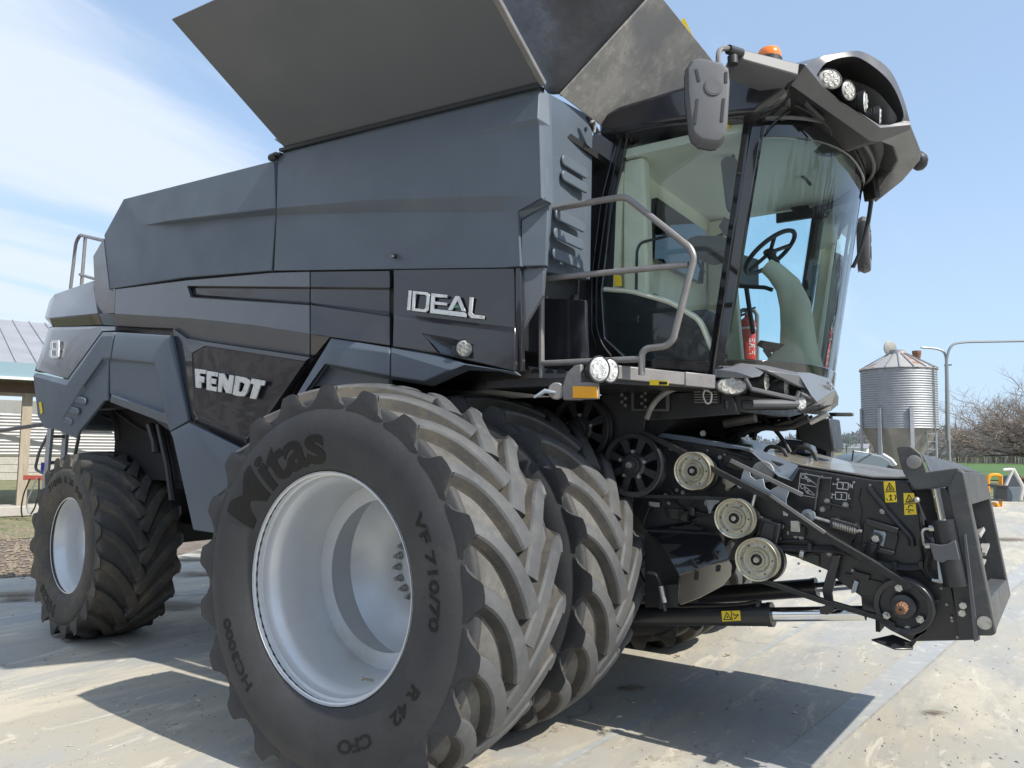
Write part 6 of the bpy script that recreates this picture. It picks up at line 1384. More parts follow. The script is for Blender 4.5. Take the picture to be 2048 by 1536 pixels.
# reverser cover: glossy sloping box with curved lip
V = [(1290, 1056, -.78), (1378, 1042, -.74), (1438, 1067, -.80), (1328, 1097, -.88), (1464, 1115, -.86), (1357, 1149, -.94)]
b = MB(); b.shell([W(a, c_, Y=y) for a, c_, y in V], [(0, 3, 2, 1), (3, 5, 4, 2)], (0, .01, -.012), 'black_gloss'); cov = part('reverser_cover', b, bevel=.004)
mat('polished_steel', (.30, .285, .25), .18, metal=.9, noise=[(3, (.36, .34, .30), .4, .7)])
V = [(1368, 1141, -.90), (1458, 1121, -.88), (1463, 1130, -.90), (1461, 1152, -.90), (1445, 1172, -.90), (1400, 1196, -.91), (1362, 1210, -.92), (1355, 1204, -.92), (1360, 1156, -.91)]
b = MB(); b.prism([W(a, c_, Y=-.90) for a, c_, y in V], (0, .01, 0), 'polished_steel'); lip = part('lower_lip', b, cov, bevel=.003)
for (x0, y0, x1, y1) in ((1382, 1118, 1391, 1134), (1427, 1104, 1436, 1118)):
    b = MB(); b.bar(W(x0, y0, Y=-.925), W(x1, y1, Y=-.945), .016, .006, 'interior_dark', up=(0, 1, 0)); part('cover_slot', b, cov)
for (x0, y0, x1, y1) in ((1392, 1144, 1391, 1160), (1436, 1131, 1434, 1143)):
    b = MB(); b.bar(W(x0, y0, Y=-.912), W(x1, y1, Y=-.912), .018, .004, 'interior_dark', up=(0, 1, 0)); part('cover_slot', b, cov)
b = MB(); b.prism([W(a, c_, Y=-.80) for a, c_ in [(1290, 1060), (1330, 1098), (1358, 1150), (1352, 1215), (1290, 1215)]], (0, .5, 0), 'interior_dark'); b.prism([W(a, c_, Y=-.86) for a, c_ in [(1320, 1172), (1358, 1168), (1354, 1214), (1318, 1218)]], (0, .02, 0), 'black_paint'); part('axle_bracket', b)
b = MB(); b.tube([W(a, c_, Y=-.90) for a, c_ in [(1296, 1146), (1312, 1148), (1320, 1165), (1326, 1205), (1330, 1222)]], .011, 'hose', corner=.05); part('hydraulic_hose', b)
b = MB(); b.cyl(W(1322, 1172, Y=-.90), W(1329, 1205, Y=-.90), .015, 'steel_bolt', n=12); part('hose_fitting', b)
b = MB(); b.lathe(W(1310, 1140, Y=-.70), (0, -1, 0), [(0, .09), (.01, .10), (.02, .09)], 'black_plastic', n=30); part('rear_sheave', b)
# lift cylinders
def cyl_part(Y, x0, y0, x1, y1, x2, y2, r, rr, nm='lift_cylinder'):
    b = MB(); a_, c_, e_ = W(x0, y0, Y=Y), W(x1, y1, Y=Y), W(x2, y2, Y=Y); b.cyl(a_, c_, r, 'black_paint', n=32); b.cyl(c_-(c_-a_).normalized()*.02, c_+(c_-a_).normalized()*.008, r*1.06, 'black_paint', n=32); o = part(nm, b, ang=40)
    b = MB(); b.cyl(c_, e_, rr, 'chrome', n=28); part('piston_rod', b, o, ang=40)
    return o
lc = cyl_part(-.66, 1262, 1229, 1543, 1229, 1730, 1226, .062, .038); lc['label'] = 'lift cylinder on the near side with a yellow label'
cyl_part(.5, 1400, 1192, 1632, 1175, 1712, 1168, .062, .036)
sticker([(1443, 1222), (1480, 1221), (1482, 1241), (1445, 1243)], lc, -.724, 'wide')
b = MB(); b.tube([W(a, c_, Y=-.70) for a, c_ in [(1354, 1213), (1440, 1211), (1490, 1208), (1518, 1202)]], .010, 'hose', corner=.06); b.cyl(W(1516, 1216, Y=-.68), W(1516, 1200, Y=-.68), .02, 'black_paint'); part('cylinder_pipe', b)
b = MB(); b.prism([W(a, c_, Y=-.78) for a, c_ in [(1664, 1112), (1680, 1112), (1668, 1168), (1663, 1187), (1668, 1222), (1655, 1230), (1640, 1228), (1638, 1215), (1650, 1212), (1644, 1180), (1650, 1158)]], (0, .03, 0), 'black_paint'); part('cylinder_lock', b, bevel=.003)
# ---------------- header face frame
F0 = -.76
b = MB(); b.prism([W(a, c_, Y=F0) for a, c_ in [(1794, 897), (1799, 893), (1818, 892), (1826, 896), (1841, 908), (1853, 944), (1914, 936), (1927, 943), (1905, 975), (1895, 974), (1836, 979), (1826, 975), (1807, 946), (1801, 928)]], (0, .025, 0), 'frame_grey'); hf = part('face_frame', b, bevel=.004)
q = W(1828, 924, Y=F0-.001); b = MB(); b.lathe(q, (0, -1, 0), [(0, .034), (.012, .033), (.014, .028), (.014, .001)], 'rail_grey', n=28); part('pivot_pin', b, hf)
yb = Vector((0, .02, 0))
def beam(name, q, d, mn='frame_grey', parent=hf, bev=.008):
    b = MB(); b.prism(q, d, mn); return part(name, b, parent, bevel=bev, seg=3)
nearq = [W(1894, 975, Y=F0-.003), W(1913, 938, Y=F0-.003), W(1928, 944, Y=F0-.003), W(1993, 1266, Y=F0-.003), W(1985, 1272, Y=F0-.003), W(1952, 1272, Y=F0-.003), W(1946, 1225, Y=F0-.003)]
beam('frame_beam', nearq, (0, .10, 0))
tn = W(1928, 944, Y=F0); tf = W(1970, 947, Y=.70); bn = W(1993, 1266, Y=F0); bf = W(2021, 1193, Y=.70)
beam('frame_beam', [tf, tf+Vector((-.11, 0, 0)), bf+Vector((-.11, 0, .0)), bf+Vector((-.04, 0, -.03)), bf], (0, .09, 0))
dn = (bn-tn).normalized(); b = MB()
b.prism([tn+Vector((0, .1, 0)), tf, tf+dn*.16, tn+Vector((0, .1, 0))+dn*.16], (-.10, 0, 0), 'frame_grey'); part('frame_beam', b, hf, bevel=.006)
b = MB(); b.prism([bn+Vector((0, .1, 0))-dn*.14, bf-dn*.10, bf, bn+Vector((0, .1, 0))], (-.09, 0, 0), 'frame_grey'); part('frame_beam', b, hf, bevel=.006)
b = MB(); b.prism([W(1845, 908, Y=F0+.03), W(1860, 944, Y=F0+.03), W(1914, 936, Y=F0+.03), W(1960, 944, Y=.65), W(1912, 925, Y=.60)], (0, 0, -.01), 'frame_grey'); part('frame_gusset', b, hf, bevel=.003)
for (px, py) in ((1969, 1245),):
    q = W(px, py, Y=F0-.004); b = MB(); b.cyl(q, q+Vector((0, -.012, 0)), .03, 'steel_bolt', n=24); part('frame_pin', b, hf)
b = MB(); b.prism([W(a, c_, Y=F0+.0) for a, c_ in [(1893, 978), (1906, 1008), (1922, 1060), (1940, 1180), (1960, 1280), (1918, 1281), (1905, 1180), (1885, 1110), (1880, 1040), (1860, 978)]], (0, .03, 0), 'black_paint'); part('end_plate', b, bevel=.003)
b = MB(); b.prism([W(a, c_, Y=F0-.01) for a, c_ in [(1926, 1070), (1932, 1068), (1958, 1280), (1948, 1284)]], (0, .02, 0), 'mid_plastic'); part('wear_strip', b, bevel=.002)
b = MB(); b.prism([W(a, c_, Y=-.70) for a, c_ in [(1826, 980), (1894, 976), (1905, 1030), (1860, 1060), (1850, 1030)]], (0, -.005, 0), 'interior_dark'); part('frame_recess', b)
# tilt cylinder
b = MB(); a_, c_, e_ = W(1872, 978, Y=-.80), W(1884, 1040, Y=-.80), W(1910, 1172, Y=-.80); b.cyl(c_, e_, .05, 'black_paint', n=28); tc_ = part('tilt_cylinder', b, ang=40)
b = MB(); b.cyl(a_, c_, .019, 'chrome', n=20); part('piston_rod', b, tc_)
b = MB(); b.prism([W(a, c_, Y=-.87) for a, c_ in [(1858, 1086), (1880, 1090), (1895, 1088), (1911, 1080), (1920, 1120), (1895, 1120), (1885, 1126), (1868, 1120)]], (0, .01, 0), 'mid_plastic'); part('cylinder_guard', b, bevel=.004)
b = MB(); b.tube([W(a, c_, Y=-.82) for a, c_ in [(1866, 1057), (1848, 1058), (1844, 1064), (1848, 1090), (1858, 1092)]], .007, 'steel_bolt', corner=.02); b.cyl(W(1858, 1057, Y=-.82), W(1868, 1057, Y=-.82), .015, 'steel_bolt', n=6); b.cyl(W(1850, 1092, Y=-.82), W(1860, 1092, Y=-.82), .013, 'steel_bolt', n=6); part('steel_pipe', b)
b = MB(); b.tube([W(a, c_, Y=-.82) for a, c_ in [(1833, 999), (1840, 1015), (1847, 1050)]], .006, 'black_plastic'); b.sphere(W(1833, 1000, Y=-.82), .016, 'steel_bolt'); part('sensor_rod', b)
b = MB(); b.prism(rr_poly(W(1886, 1138, Y=-.82), Vector((1, 0, 0)), Vector((-.05, 0, 1)).normalized(), .045, .13, .02), (0, .01, 0), 'zinc_grey'); part('link_plate', b, bevel=.002)
b = MB(); b.tube([W(a, c_, Y=-.78) for a, c_ in [(1858, 1100), (1850, 1130), (1856, 1150), (1872, 1160)]], .008, 'hose', corner=.04); b.cyl(W(1864, 1160, Y=-.78), W(1888, 1164, Y=-.78), .010, 'steel_bolt', n=8); part('hydraulic_hose', b)
# intake drum and chain inside the frame
c = Vector((2.42, 0, 1.10)); b = MB(); b.cyl(c+Vector((0, -.55, 0)), c+Vector((0, .62, 0)), .17, 'dusty_steel', n=36)
for yy in (-.5, 0, .58): b.lathe(c+Vector((0, yy, 0)), (0, 1, 0), [(0, .17), (0, .22), (.02, .22), (.02, .17)], 'black_paint', n=20)
part('intake_drum', b)
for k in range(14):
    a = 2*PI*k/14; q = c+Vector((math.cos(a)*.21, 0, math.sin(a)*.21)); b = MB(); b.bar(q+Vector((0, .08, 0)), q+Vector((0, .60, 0)), .04, .02, 'dusty_steel', up=(-math.sin(a), 0, math.cos(a))); part('conveyor_slat', b)
b = MB(); b.box((2.20, 0, 1.1), (.02, 1.3, .7), 'interior_dark'); part('intake_back', b)

# extra small things: wiring, ties, rows of bolts, weld beads, greasy plates
rd = random.Random(21)
for k, pts in enumerate(([(1290, 985), (1330, 992), (1352, 1004), (1368, 1024), (1395, 1030), (1430, 1028)], [(1360, 1028), (1385, 1022), (1432, 1034), (1445, 1040)], [(1300, 1012), (1290, 1035), (1286, 1050)],
        [(1556, 1092), (1575, 1108), (1600, 1112), (1640, 1104)], [(1735, 1112), (1760, 1126), (1800, 1140), (1838, 1142), (1850, 1160), (1868, 1168)], [(1330, 975), (1345, 985), (1352, 1000)], [(1845, 1062), (1840, 1085), (1848, 1130)],
        [(1450, 905), (1470, 908), (1500, 918)], [(1230, 800), (1228, 850), (1236, 900)], [(1215, 790), (1214, 870)], [(1640, 1006), (1660, 1008), (1700, 1018)])):
    b = MB(); b.tube([W(a, c_, Y=-.745-.004*(k % 3)) for a, c_ in pts], .0055+.002*(k % 2), 'hose', corner=.06); part('wiring_hose', b, feeder)
for (px, py) in ((1385, 1024), (1430, 1030), (1620, 1093), (1700, 1100), (1790, 1132), (1842, 1130)):
    b = MB(); b.box(W(px, py, Y=-.76), (.022, .03, .04), 'black_plastic'); part('hose_clip', b, feeder, bevel=.003)
for a0, a1, n in (((1310, 872), (1590, 938), 9), ((1612, 944), (1740, 966), 5), ((1470, 1078), (1640, 1138), 5), ((1850, 1075), (1915, 1270), 7)):
    for k in range(n):
        t = k/(n-1); q = W(a0[0]+(a1[0]-a0[0])*t, a0[1]+(a1[1]-a0[1])*t+4, Y=-.722); b = MB(); b.cyl(q, q+Vector((0, -.006, 0)), .0065, 'bolt_dull' if rd.random() < .6 else 'black_plastic', n=8); part('rivet', b, feeder)
for (pts, mn) in (([(1350, 985), (1395, 985), (1392, 1000), (1380, 1012), (1352, 1006)], 'black_paint'), ([(1330, 1015), (1372, 1018), (1400, 1035), (1380, 1045), (1335, 1035)], 'black_gloss'), ([(1600, 1105), (1640, 1110), (1640, 1130), (1605, 1120)], 'black_paint'), ([(1690, 1145), (1770, 1165), (1765, 1190), (1725, 1190)], 'black_paint'), ([(1455, 925), (1490, 932), (1486, 942), (1450, 936)], 'black_gloss')):
    b = MB(); b.prism([W(a, c_, Y=-.722) for a, c_ in pts], (0, -.012, 0), mn); part('cover_plate', b, feeder, bevel=.003)
b = MB(); b.tube([W(a, c_, Y=-.724) for a, c_ in [(1722, 975), (1718, 1000), (1724, 1020), (1718, 1060), (1704, 1086)]], .003, 'black_gloss', n=5); part('panel_seam', b, feeder)
# ------------------------------------------------------------------ beyond the yard
def WD(px, py, depth): return CAMP+(_f+_r*((px-1024)/FPX)-_u*((py-768)/FPX))*depth
def on_land(px, depth):
    p = WD(px, 892, depth); return Vector((p.x, p.y, land(p.x, p.y)))
# feed bin
sc0 = WD(1800, 892, 28); sx, sy = sc0.x, sc0.y
bin_ = thing('feed_bin', 'corrugated galvanised feed bin with hopper cone and rusty conical roof, standing on legs', 'feed bin', (sx, sy, -.10))
def zpx(py): return 1.67+(892-py)/(FPX/28)*1.0+.10
R0 = 145/2*28/FPX*.955; zt, zb, za, zp = zpx(729), zpx(848), zpx(946), zpx(694)
b = MB(); pr = []; nr = 26
for k in range(nr*4+1): z = zb+(zt-zb)*k/(nr*4); pr.append((z, R0+.014*math.sin(2*PI*k/4)))
b.lathe((0, 0, 0), (0, 0, 1), pr, 'galv', n=96); b.build('bin_wall', bin_, ang=60)
b = MB(); b.lathe((0, 0, 0), (0, 0, 1), [(zb, R0), (zb-.02, R0*.99), (za, .28), (za-.15, .26)], 'galv_dull', n=10); b.build('hopper_cone', bin_, ang=20)
b = MB(); b.lathe((0, 0, 0), (0, 0, 1), [(zt-.03, R0+.05), (zt, R0+.05), (zp-.06, .32), (zp+.03, .30), (zp+.03, .001)], 'galv_rust', n=18); ro = b.build('bin_roof', bin_, ang=12)
rt = Vector((_r.x, _r.y, 0)).normalized(); fw_ = Vector((_f.x, _f.y, 0)).normalized()
for k in range(18):
    a = 2*PI*k/18; e = Vector((math.cos(a), math.sin(a), 0)); b = MB(); b.bar(e*(R0+.05)+Vector((0, 0, zt+.015)), e*.32+Vector((0, 0, zp-.045)), .03, .03, 'galv'); b.build('roof_rib', ro)
lx = rt*-.30; b = MB(); hc = lx+Vector((0, 0, zpx(686))); b.lathe(hc-fw_*.03, (rt*.3-fw_).normalized(), [(0, .001), (0, .27), (.05, .28), (.08, .20), (.09, .001)], 'galv_dull', n=28); lid = b.build('filler_lid', bin_)
b = MB(); b.tube([hc+Vector((0, 0, -.2)), rt*-.95+Vector((0, 0, zt-.1))-fw_*.9], .02, 'pole_grey'); b.build('lid_rod', bin_)
b = MB(); b.cyl(lx*.2+Vector((0, 0, zp-.05)), lx*.2+Vector((0, 0, zp+.08)), .3, 'galv', n=24); b.build('filler_ring', bin_)
q = rt*.72+Vector((0, 0, 0)); b = MB(); b.cyl(q+Vector((0, 0, zpx(706))), q+Vector((0, 0, zpx(694))), .12, 'rust', r2=.16, n=14); b.cyl(q+Vector((0, 0, zpx(694))), q+Vector((0, 0, zpx(690))), .16, 'rust', n=14); b.build('rusty_inlet', bin_)
for k, (px, dd) in enumerate(((1729, .2), (1750, -.95), (1824, -1.25), (1874, .0), (1846, 1.0), (1770, 1.1))):
    d_b = 28+dd; p = WD(px, 892, d_b); b = MB(); t_ = Vector((p.x-sx, p.y-sy, 0)); t_ = t_.normalized()*(R0+.05) if True else t_
    b.bar(t_+Vector((0, 0, 0)), t_+Vector((0, 0, zpx(808) if k != 4 else zb)), .13, .06, 'galv', up=t_.normalized()); b.build('leg', bin_, bevel=.006)
b = MB()
for k in range(6):
    pass
for (x0, x1) in ((1733, 1750), (1752, 1824), (1826, 1872)):
    b = MB(); b.bar(WD(x0, 892, 28)+Vector((-sx, -sy, -.8+.10)), WD(x1, 892, 28)+Vector((-sx, -sy, -.83+.10)), .03, .03, 'rust'); b.build('cross_brace', bin_)
lad = []
b = MB()
for px in (1855, 1872):
    p = WD(px, 892, 26.9); b.bar(Vector((p.x-sx, p.y-sy, .3)), Vector((p.x-sx, p.y-sy, zt+.03)), .04, .04, 'pole_grey', up=(1, 0, 0))
p0, p1 = WD(1855, 892, 26.9), WD(1872, 892, 26.9)
for k in range(17):
    z = .5+k*.27; b.bar(Vector((p0.x-sx, p0.y-sy, z)), Vector((p1.x-sx, p1.y-sy, z)), .02, .02, 'galv')
b.bar(Vector((p0.x-sx, p0.y-sy, zt+.03)), rt*.15+Vector((0, 0, zp+.02)), .035, .035, 'pole_grey'); b.bar(Vector((p1.x-sx, p1.y-sy, zt+.03)), rt*.5+Vector((0, 0, zp-.10)), .035, .035, 'pole_grey')
b.build('ladder', bin_)
# fill pipes on a post
b = MB(); base = WD(1897, 892, 28.5); base.z = -.1; top = WD(1892, 708, 28.5)
pp = thing('fill_pipe', 'tall grey steel fill pipes that fork and bend over beside the feed bin', 'pipe', tuple(base))
def rel(p): return p-base
b.cyl((0, 0, 0), rel(WD(1893, 730, 28.5)), .065, 'pole_grey', n=12); b.build('post', pp)
b = MB(); b.tube([rel(WD(1893, 880, 28.3)), rel(WD(1892, 715, 28.3)), rel(WD(1888, 703, 28.3)), rel(WD(1872, 697, 28.3)), rel(WD(1842, 695, 28.3))], .04, 'pole_grey', corner=.35); b.build('pipe', pp)
b = MB(); b.tube([rel(WD(1896, 880, 28.2)), rel(WD(1893, 715, 28.2)), rel(WD(1902, 688, 28.2)), rel(WD(1930, 684, 28.2)), rel(WD(2260, 678, 28.2))], .045, 'pole_grey', corner=.6); b.build('pipe', pp)
b = MB(); b.bar(rel(WD(1874, 853, 28.3)), rel(WD(1900, 853, 28.3)), .05, .05, 'pole_grey'); b.build('pipe_bracket', pp)
b = MB(); b.box(rel(WD(1896, 730, 28.3)), (.25, .25, .03), 'pole_grey'); b.build('pipe_collar', pp)
# ---------------- bare trees
def bare_tree(name, label, base, H, spread, seed, depth_=5, group=None, lean=(0, 0), trunk_r=.22, mn='twig', cat='tree', n0=6, dens=3):
    rd = random.Random(seed); t = thing(name, label, cat, tuple(base), group=group)
    tb = MB(); cb_ = MB()
    th = H*.22
    tb.tube([(0, 0, -.2), (lean[0]*.1, lean[1]*.1, th*.6), (lean[0]*.2, lean[1]*.2, th)], trunk_r, 'bark', rs=[trunk_r*1.25, trunk_r, trunk_r*.85], n=9)
    def grow(p, d, L, r, lv):
        pts = [p]; q = p.copy(); dd = d.copy()
        for k in range(3):
            dd = (dd+Vector((rd.uniform(-.22, .22), rd.uniform(-.22, .22), rd.uniform(-.08, .2)))).normalized(); q = q+dd*L/3; pts.append(q.copy())
        (tb if lv == 0 else cb_).tube(pts, r, 'bark' if lv < 2 else mn, rs=[r, r*.85, r*.7, r*.5], n=6 if lv == 0 else 4 if lv < 3 else 3)
        if lv >= depth_: return
        nn = dens+(1 if lv < 2 else 0)+(rd.random() < .5)
        for k in range(nn):
            i = rd.choice((1, 2, 3)) if k else 3; o = pts[i]
            ax = Vector((rd.uniform(-1, 1), rd.uniform(-1, 1), rd.uniform(-.5, .6))).normalized(); nd = (dd*rd.uniform(.6, 1.1)+ax*.85)
            nd.x *= spread; nd.y *= spread; nd.normalize(); grow(o, nd, L*rd.uniform(.55, .8), r*.55, lv+1)
    top = Vector((lean[0]*.2, lean[1]*.2, th))
    for k in range(n0):
        a = 2*PI*k/n0+rd.uniform(-.4, .4); e = rd.uniform(.15, 1.1); grow(top-Vector((0, 0, rd.uniform(0, th*.5))), Vector((math.cos(a)*spread, math.sin(a)*spread, e)).normalized(), H*.32, trunk_r*.5, 0)
    tb.build('trunk', t, smooth=True); cb_.build('crown', t, smooth=False); return t
bt = on_land(2105, 40)
bare_tree('bare_tree', 'large leafless tree with a dense tangle of brown twigs at the right edge', bt, 7.6, 1.15, 11, depth_=5, n0=12, dens=3, trunk_r=.26)
mat('bush_twig', (.17, .135, .11), .95)
p = on_land(2120, 36)
bare_tree('bare_shrub', 'low brown leafless shrub at the foot of the large bare tree', p, 2.6, 1.5, 5, depth_=4, n0=8, dens=3, trunk_r=.05, mn='bush_twig', cat='shrub')
# ---------------- woods
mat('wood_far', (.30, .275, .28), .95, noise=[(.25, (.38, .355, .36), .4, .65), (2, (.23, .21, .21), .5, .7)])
mat('wood_far_blue', (.20, .215, .235), .95, noise=[(.2, (.25, .265, .29), .4, .65)])  # bluish copy of the wood colour, distance haze painted in
def woods(name, label, a0, a1, r0, r1, h0, h1, mn, n, seed, drop=True):
    rd = random.Random(seed); b = MB()
    for i in range(n):
        a = R_(a0+(a1-a0)*(i+rd.random())/n); r = rd.uniform(r0, r1); x_, y_ = 2.9-r*math.sin(a), -5+r*math.cos(a); z_ = land(x_, y_)
        H = rd.uniform(h0, h1)*(1+.15*math.sin(a*40)+.1*math.sin(a*91)); e = Vector((math.cos(a), math.sin(a), 0)); tw = .12+.02*H/8
        fv = Vector((-math.sin(a), math.cos(a), 0))
        b.prism([Vector((x_, y_, z_))-e*tw, Vector((x_, y_, z_))+e*tw, Vector((x_, y_, z_+H*.8))], fv*.15, mn)
        for k in range(26):
            zz = z_+H*rd.uniform(.25, 1.0); w = H*.34*math.sqrt(max(.05, 1-((zz-z_)/H-.6)**2/.2)); o = Vector((x_, y_, zz))+e*rd.uniform(-w, w)+fv*rd.uniform(-1, 1)
            d = (e*rd.uniform(-1, 1)+Vector((0, 0, rd.uniform(.0, 1.2)))).normalized()*rd.uniform(.5, 1.6)*H/9; s_ = Vector((-d.z*e.x, -d.z*e.y, e.dot(d))).normalized()*H*rd.uniform(.012, .05)
            b.add([o-d, o+s_+fv*.1, o+d, o-s_], [(0, 1, 2, 3)], mn)
    o = b.build(name, smooth=False, kind='stuff'); o['label'] = label; o['category'] = 'woods'; return o
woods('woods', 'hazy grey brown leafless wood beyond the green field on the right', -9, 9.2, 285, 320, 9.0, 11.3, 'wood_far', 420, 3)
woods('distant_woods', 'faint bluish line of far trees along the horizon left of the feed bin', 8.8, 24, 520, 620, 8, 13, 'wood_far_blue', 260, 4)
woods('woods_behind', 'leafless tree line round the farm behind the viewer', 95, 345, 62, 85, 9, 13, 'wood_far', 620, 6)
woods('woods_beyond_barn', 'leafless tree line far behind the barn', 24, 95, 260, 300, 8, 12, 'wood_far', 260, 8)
# single far trees between the cab and the feed bin
def leafy(name, label, base, H, Wd, mn, seed, n=900, cat='tree'):
    rd = random.Random(seed); t = thing(name, label, cat, tuple(base), group='single trees on the horizon'); b = MB(); b.cyl((0, 0, 0), (0, 0, H*.5), H*.025, 'bark', r2=H*.012, n=6); b.build('trunk', t)
    b = MB()
    cl_ = [Vector((rd.gauss(0, .28)*Wd, rd.gauss(0, .28)*Wd, H*(.35+.55*rd.random()))) for _ in range(16)]
    for i in range(n):
        c = rd.choice(cl_); o = c+Vector((rd.gauss(0, 1), rd.gauss(0, 1), rd.gauss(0, .8)))*H*.085; s_ = H*.022
        u = Vector((rd.gauss(0, 1), rd.gauss(0, 1), rd.gauss(0, 1))).normalized(); v = u.orthogonal().normalized(); b.add([o-u*s_, o+v*s_, o+u*s_, o-v*s_], [(0, 1, 2, 3)], mn)
    b.build('crown', t, smooth=False); return t
mat('evergreen_far', (.12, .155, .15), .95); mat('bare_far', (.19, .18, .19), .95)  # evergreen greyed and lightened, distance haze painted into its colour
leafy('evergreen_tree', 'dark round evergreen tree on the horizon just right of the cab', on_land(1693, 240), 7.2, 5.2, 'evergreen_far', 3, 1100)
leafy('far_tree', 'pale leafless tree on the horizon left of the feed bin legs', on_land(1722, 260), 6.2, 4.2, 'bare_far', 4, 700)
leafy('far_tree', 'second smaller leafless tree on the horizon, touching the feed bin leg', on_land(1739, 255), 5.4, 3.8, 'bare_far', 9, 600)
b = MB(); p = on_land(1712, 250); b.box(p+Vector((0, 0, 1.2)), (7, 5, 2.6), 'white_vinyl'); b.prism([p+Vector(v) for v in ((-3.8, -2.8, 2.5), (3.8, -2.8, 2.5), (3.8, 0, 4), (-3.8, 0, 4))], (0, 2.8, 0), 'barn_roof'); o = b.build('farm_house', smooth=False); o['label'] = 'tiny white farm house on the horizon among the far trees'; o['category'] = 'house'
# ---------------- barn on the left
bp = W(40, 1030, Z=0); vd = Vector((bp.x-CX, bp.y-CY, 0)); Dp = vd.dot(Vector((_f.x, _f.y, 0)).normalized())
al = Vector((.30, .954, 0)); inn = Vector((-.954, .30, 0))      # along the eave, into the barn
barn = thing('barn', 'open pole barn with grey ribbed metal roof and wooden posts at the left edge', 'barn', tuple(bp))
def BP(u, d, z): return al*u+inn*d+Vector((0, 0, z))
ze = 3.35; b = MB()
b.prism([BP(-16, -.55, ze), BP(9, -.55, ze), BP(9, 5.6, ze+1.75), BP(-16, 5.6, ze+1.75)], (0, 0, -.06), 'barn_roof'); br = b.build('roof', barn, smooth=False)
b = MB()
for k in range(62):
    u = -15.9+k*.4; b.bar(BP(u, -.55, ze+.02), BP(u, 5.6, ze+1.77), .03, .03, 'barn_roof')
b.build('roof_ribs', br, smooth=False)
b = MB(); b.box((0, 0, 0), (.01, .01, .01), 'blue_trim'); b = MB(); b.prism([BP(-16, -.60, ze-.32), BP(9, -.60, ze-.32), BP(9, -.60, ze+.02), BP(-16, -.60, ze+.02)], inn*.03, 'blue_trim'); b.build('fascia', barn, smooth=False)
b = MB(); b.bar(BP(-16, -.62, ze-.33), BP(9, -.62, ze-.33), .05, .06, 'white_vinyl'); b.build('gutter', barn, smooth=False)
b = MB(); b.bar(BP(-16, -.05, ze-.55), BP(9, -.05, ze-.55), .06, .30, 'wood_post'); b.bar(BP(-16, .2, ze-.35), BP(9, .2, ze-.35), .06, .14, 'wood_post'); b.build('beam', barn, smooth=False)
mat('brown_board', (.12, .08, .055), .85, noise=[(4, (.16, .11, .08), .4, .7, (1, 1, 4))])
b = MB(); b.prism([BP(-16, -.10, ze-.62), BP(9, -.10, ze-.62), BP(9, -.10, ze-.40), BP(-16, -.10, ze-.40)], inn*.03, 'brown_board'); b.build('fascia_board', barn, smooth=False)
for u in (0, -1.02*1.0-2.6, 3.6, 7.2, -7.2, -10.8, -14.4):
    b = MB(); b.box(BP(u, 0, (ze-.6)/2), (.19, .19, ze-.6), 'wood_post', Matrix.Rotation(math.atan2(al.y, al.x), 3, 'Z')); b.build('post', barn, bevel=.006)
for u in (-12, -7, -4.4, 3, 8):
    b = MB(); b.box(BP(u, 5.4, 2.3), (.19, .19, 4.6), 'wood_post', Matrix.Rotation(math.atan2(al.y, al.x), 3, 'Z')); b.build('post', barn)
# back wall: block footing, tin siding with an open band above
b = MB(); b.prism([BP(-16, 17.8, 0), BP(9, 17.8, 0), BP(9, 17.8, 1.0), BP(-16, 17.8, 1.0)], inn*.2, 'cinder'); b.build('block_wall', barn, smooth=False)
b = MB()
for k in range(3):
    z_ = .33*(k+1)-.0; b.bar(BP(-16, 17.79, z_), BP(9, 17.79, z_), .012, .012, 'galv_dull')
b.build('mortar_joints', barn, smooth=False)
b = MB(); n = 13
for k in range(n):
    z_ = 1.02+k*.135; b.prism([BP(-16, 17.75, z_), BP(9, 17.75, z_), BP(9, 17.70, z_+.07), BP(-16, 17.70, z_+.07)], inn*.04+Vector((0, 0, .06)), 'barn_tin')
b.build('tin_siding', barn, smooth=False)
b = MB(); b.prism([BP(-16, 17.9, 2.8), BP(9, 17.9, 2.8), BP(9, 17.9, 3.35), BP(-16, 17.9, 3.35)], inn*.05, 'galv_dull'); b.build('upper_siding', barn, smooth=False)
for u0, u1 in ((-7.5, -4.0), (-2.5, -1.2), (-.4, .9), (3.2, 5.2)):
    b = MB(); b.prism([BP(u0, 17.6, 2.15), BP(u1, 17.6, 2.15), BP(u1, 17.6, 2.75), BP(u0, 17.6, 2.75)], inn*-.02, 'interior_dark'); b.build('open_window', barn, smooth=False)
b = MB(); b.bar(BP(-2.3, 1.5, 2.2), BP(6.0, 3.5, .4), .05, .12, 'white_vinyl'); b.build('diagonal_brace', barn)
b = MB(); b.prism([BP(-6, 9, 1.1), BP(-1.0, 9, 1.15), BP(-1.0, 9, 2.35), BP(-6, 9, 2.4)], inn*.03, 'white_vinyl'); b.build('white_sheet', barn)
b = MB(); b.prism([BP(-8, -.35, 0), BP(.6, -.35, 0), BP(.6, .35, 0), BP(-8, .35, 0)], (0, 0, .22), 'cinder'); b.build('kerb', barn, bevel=.02)
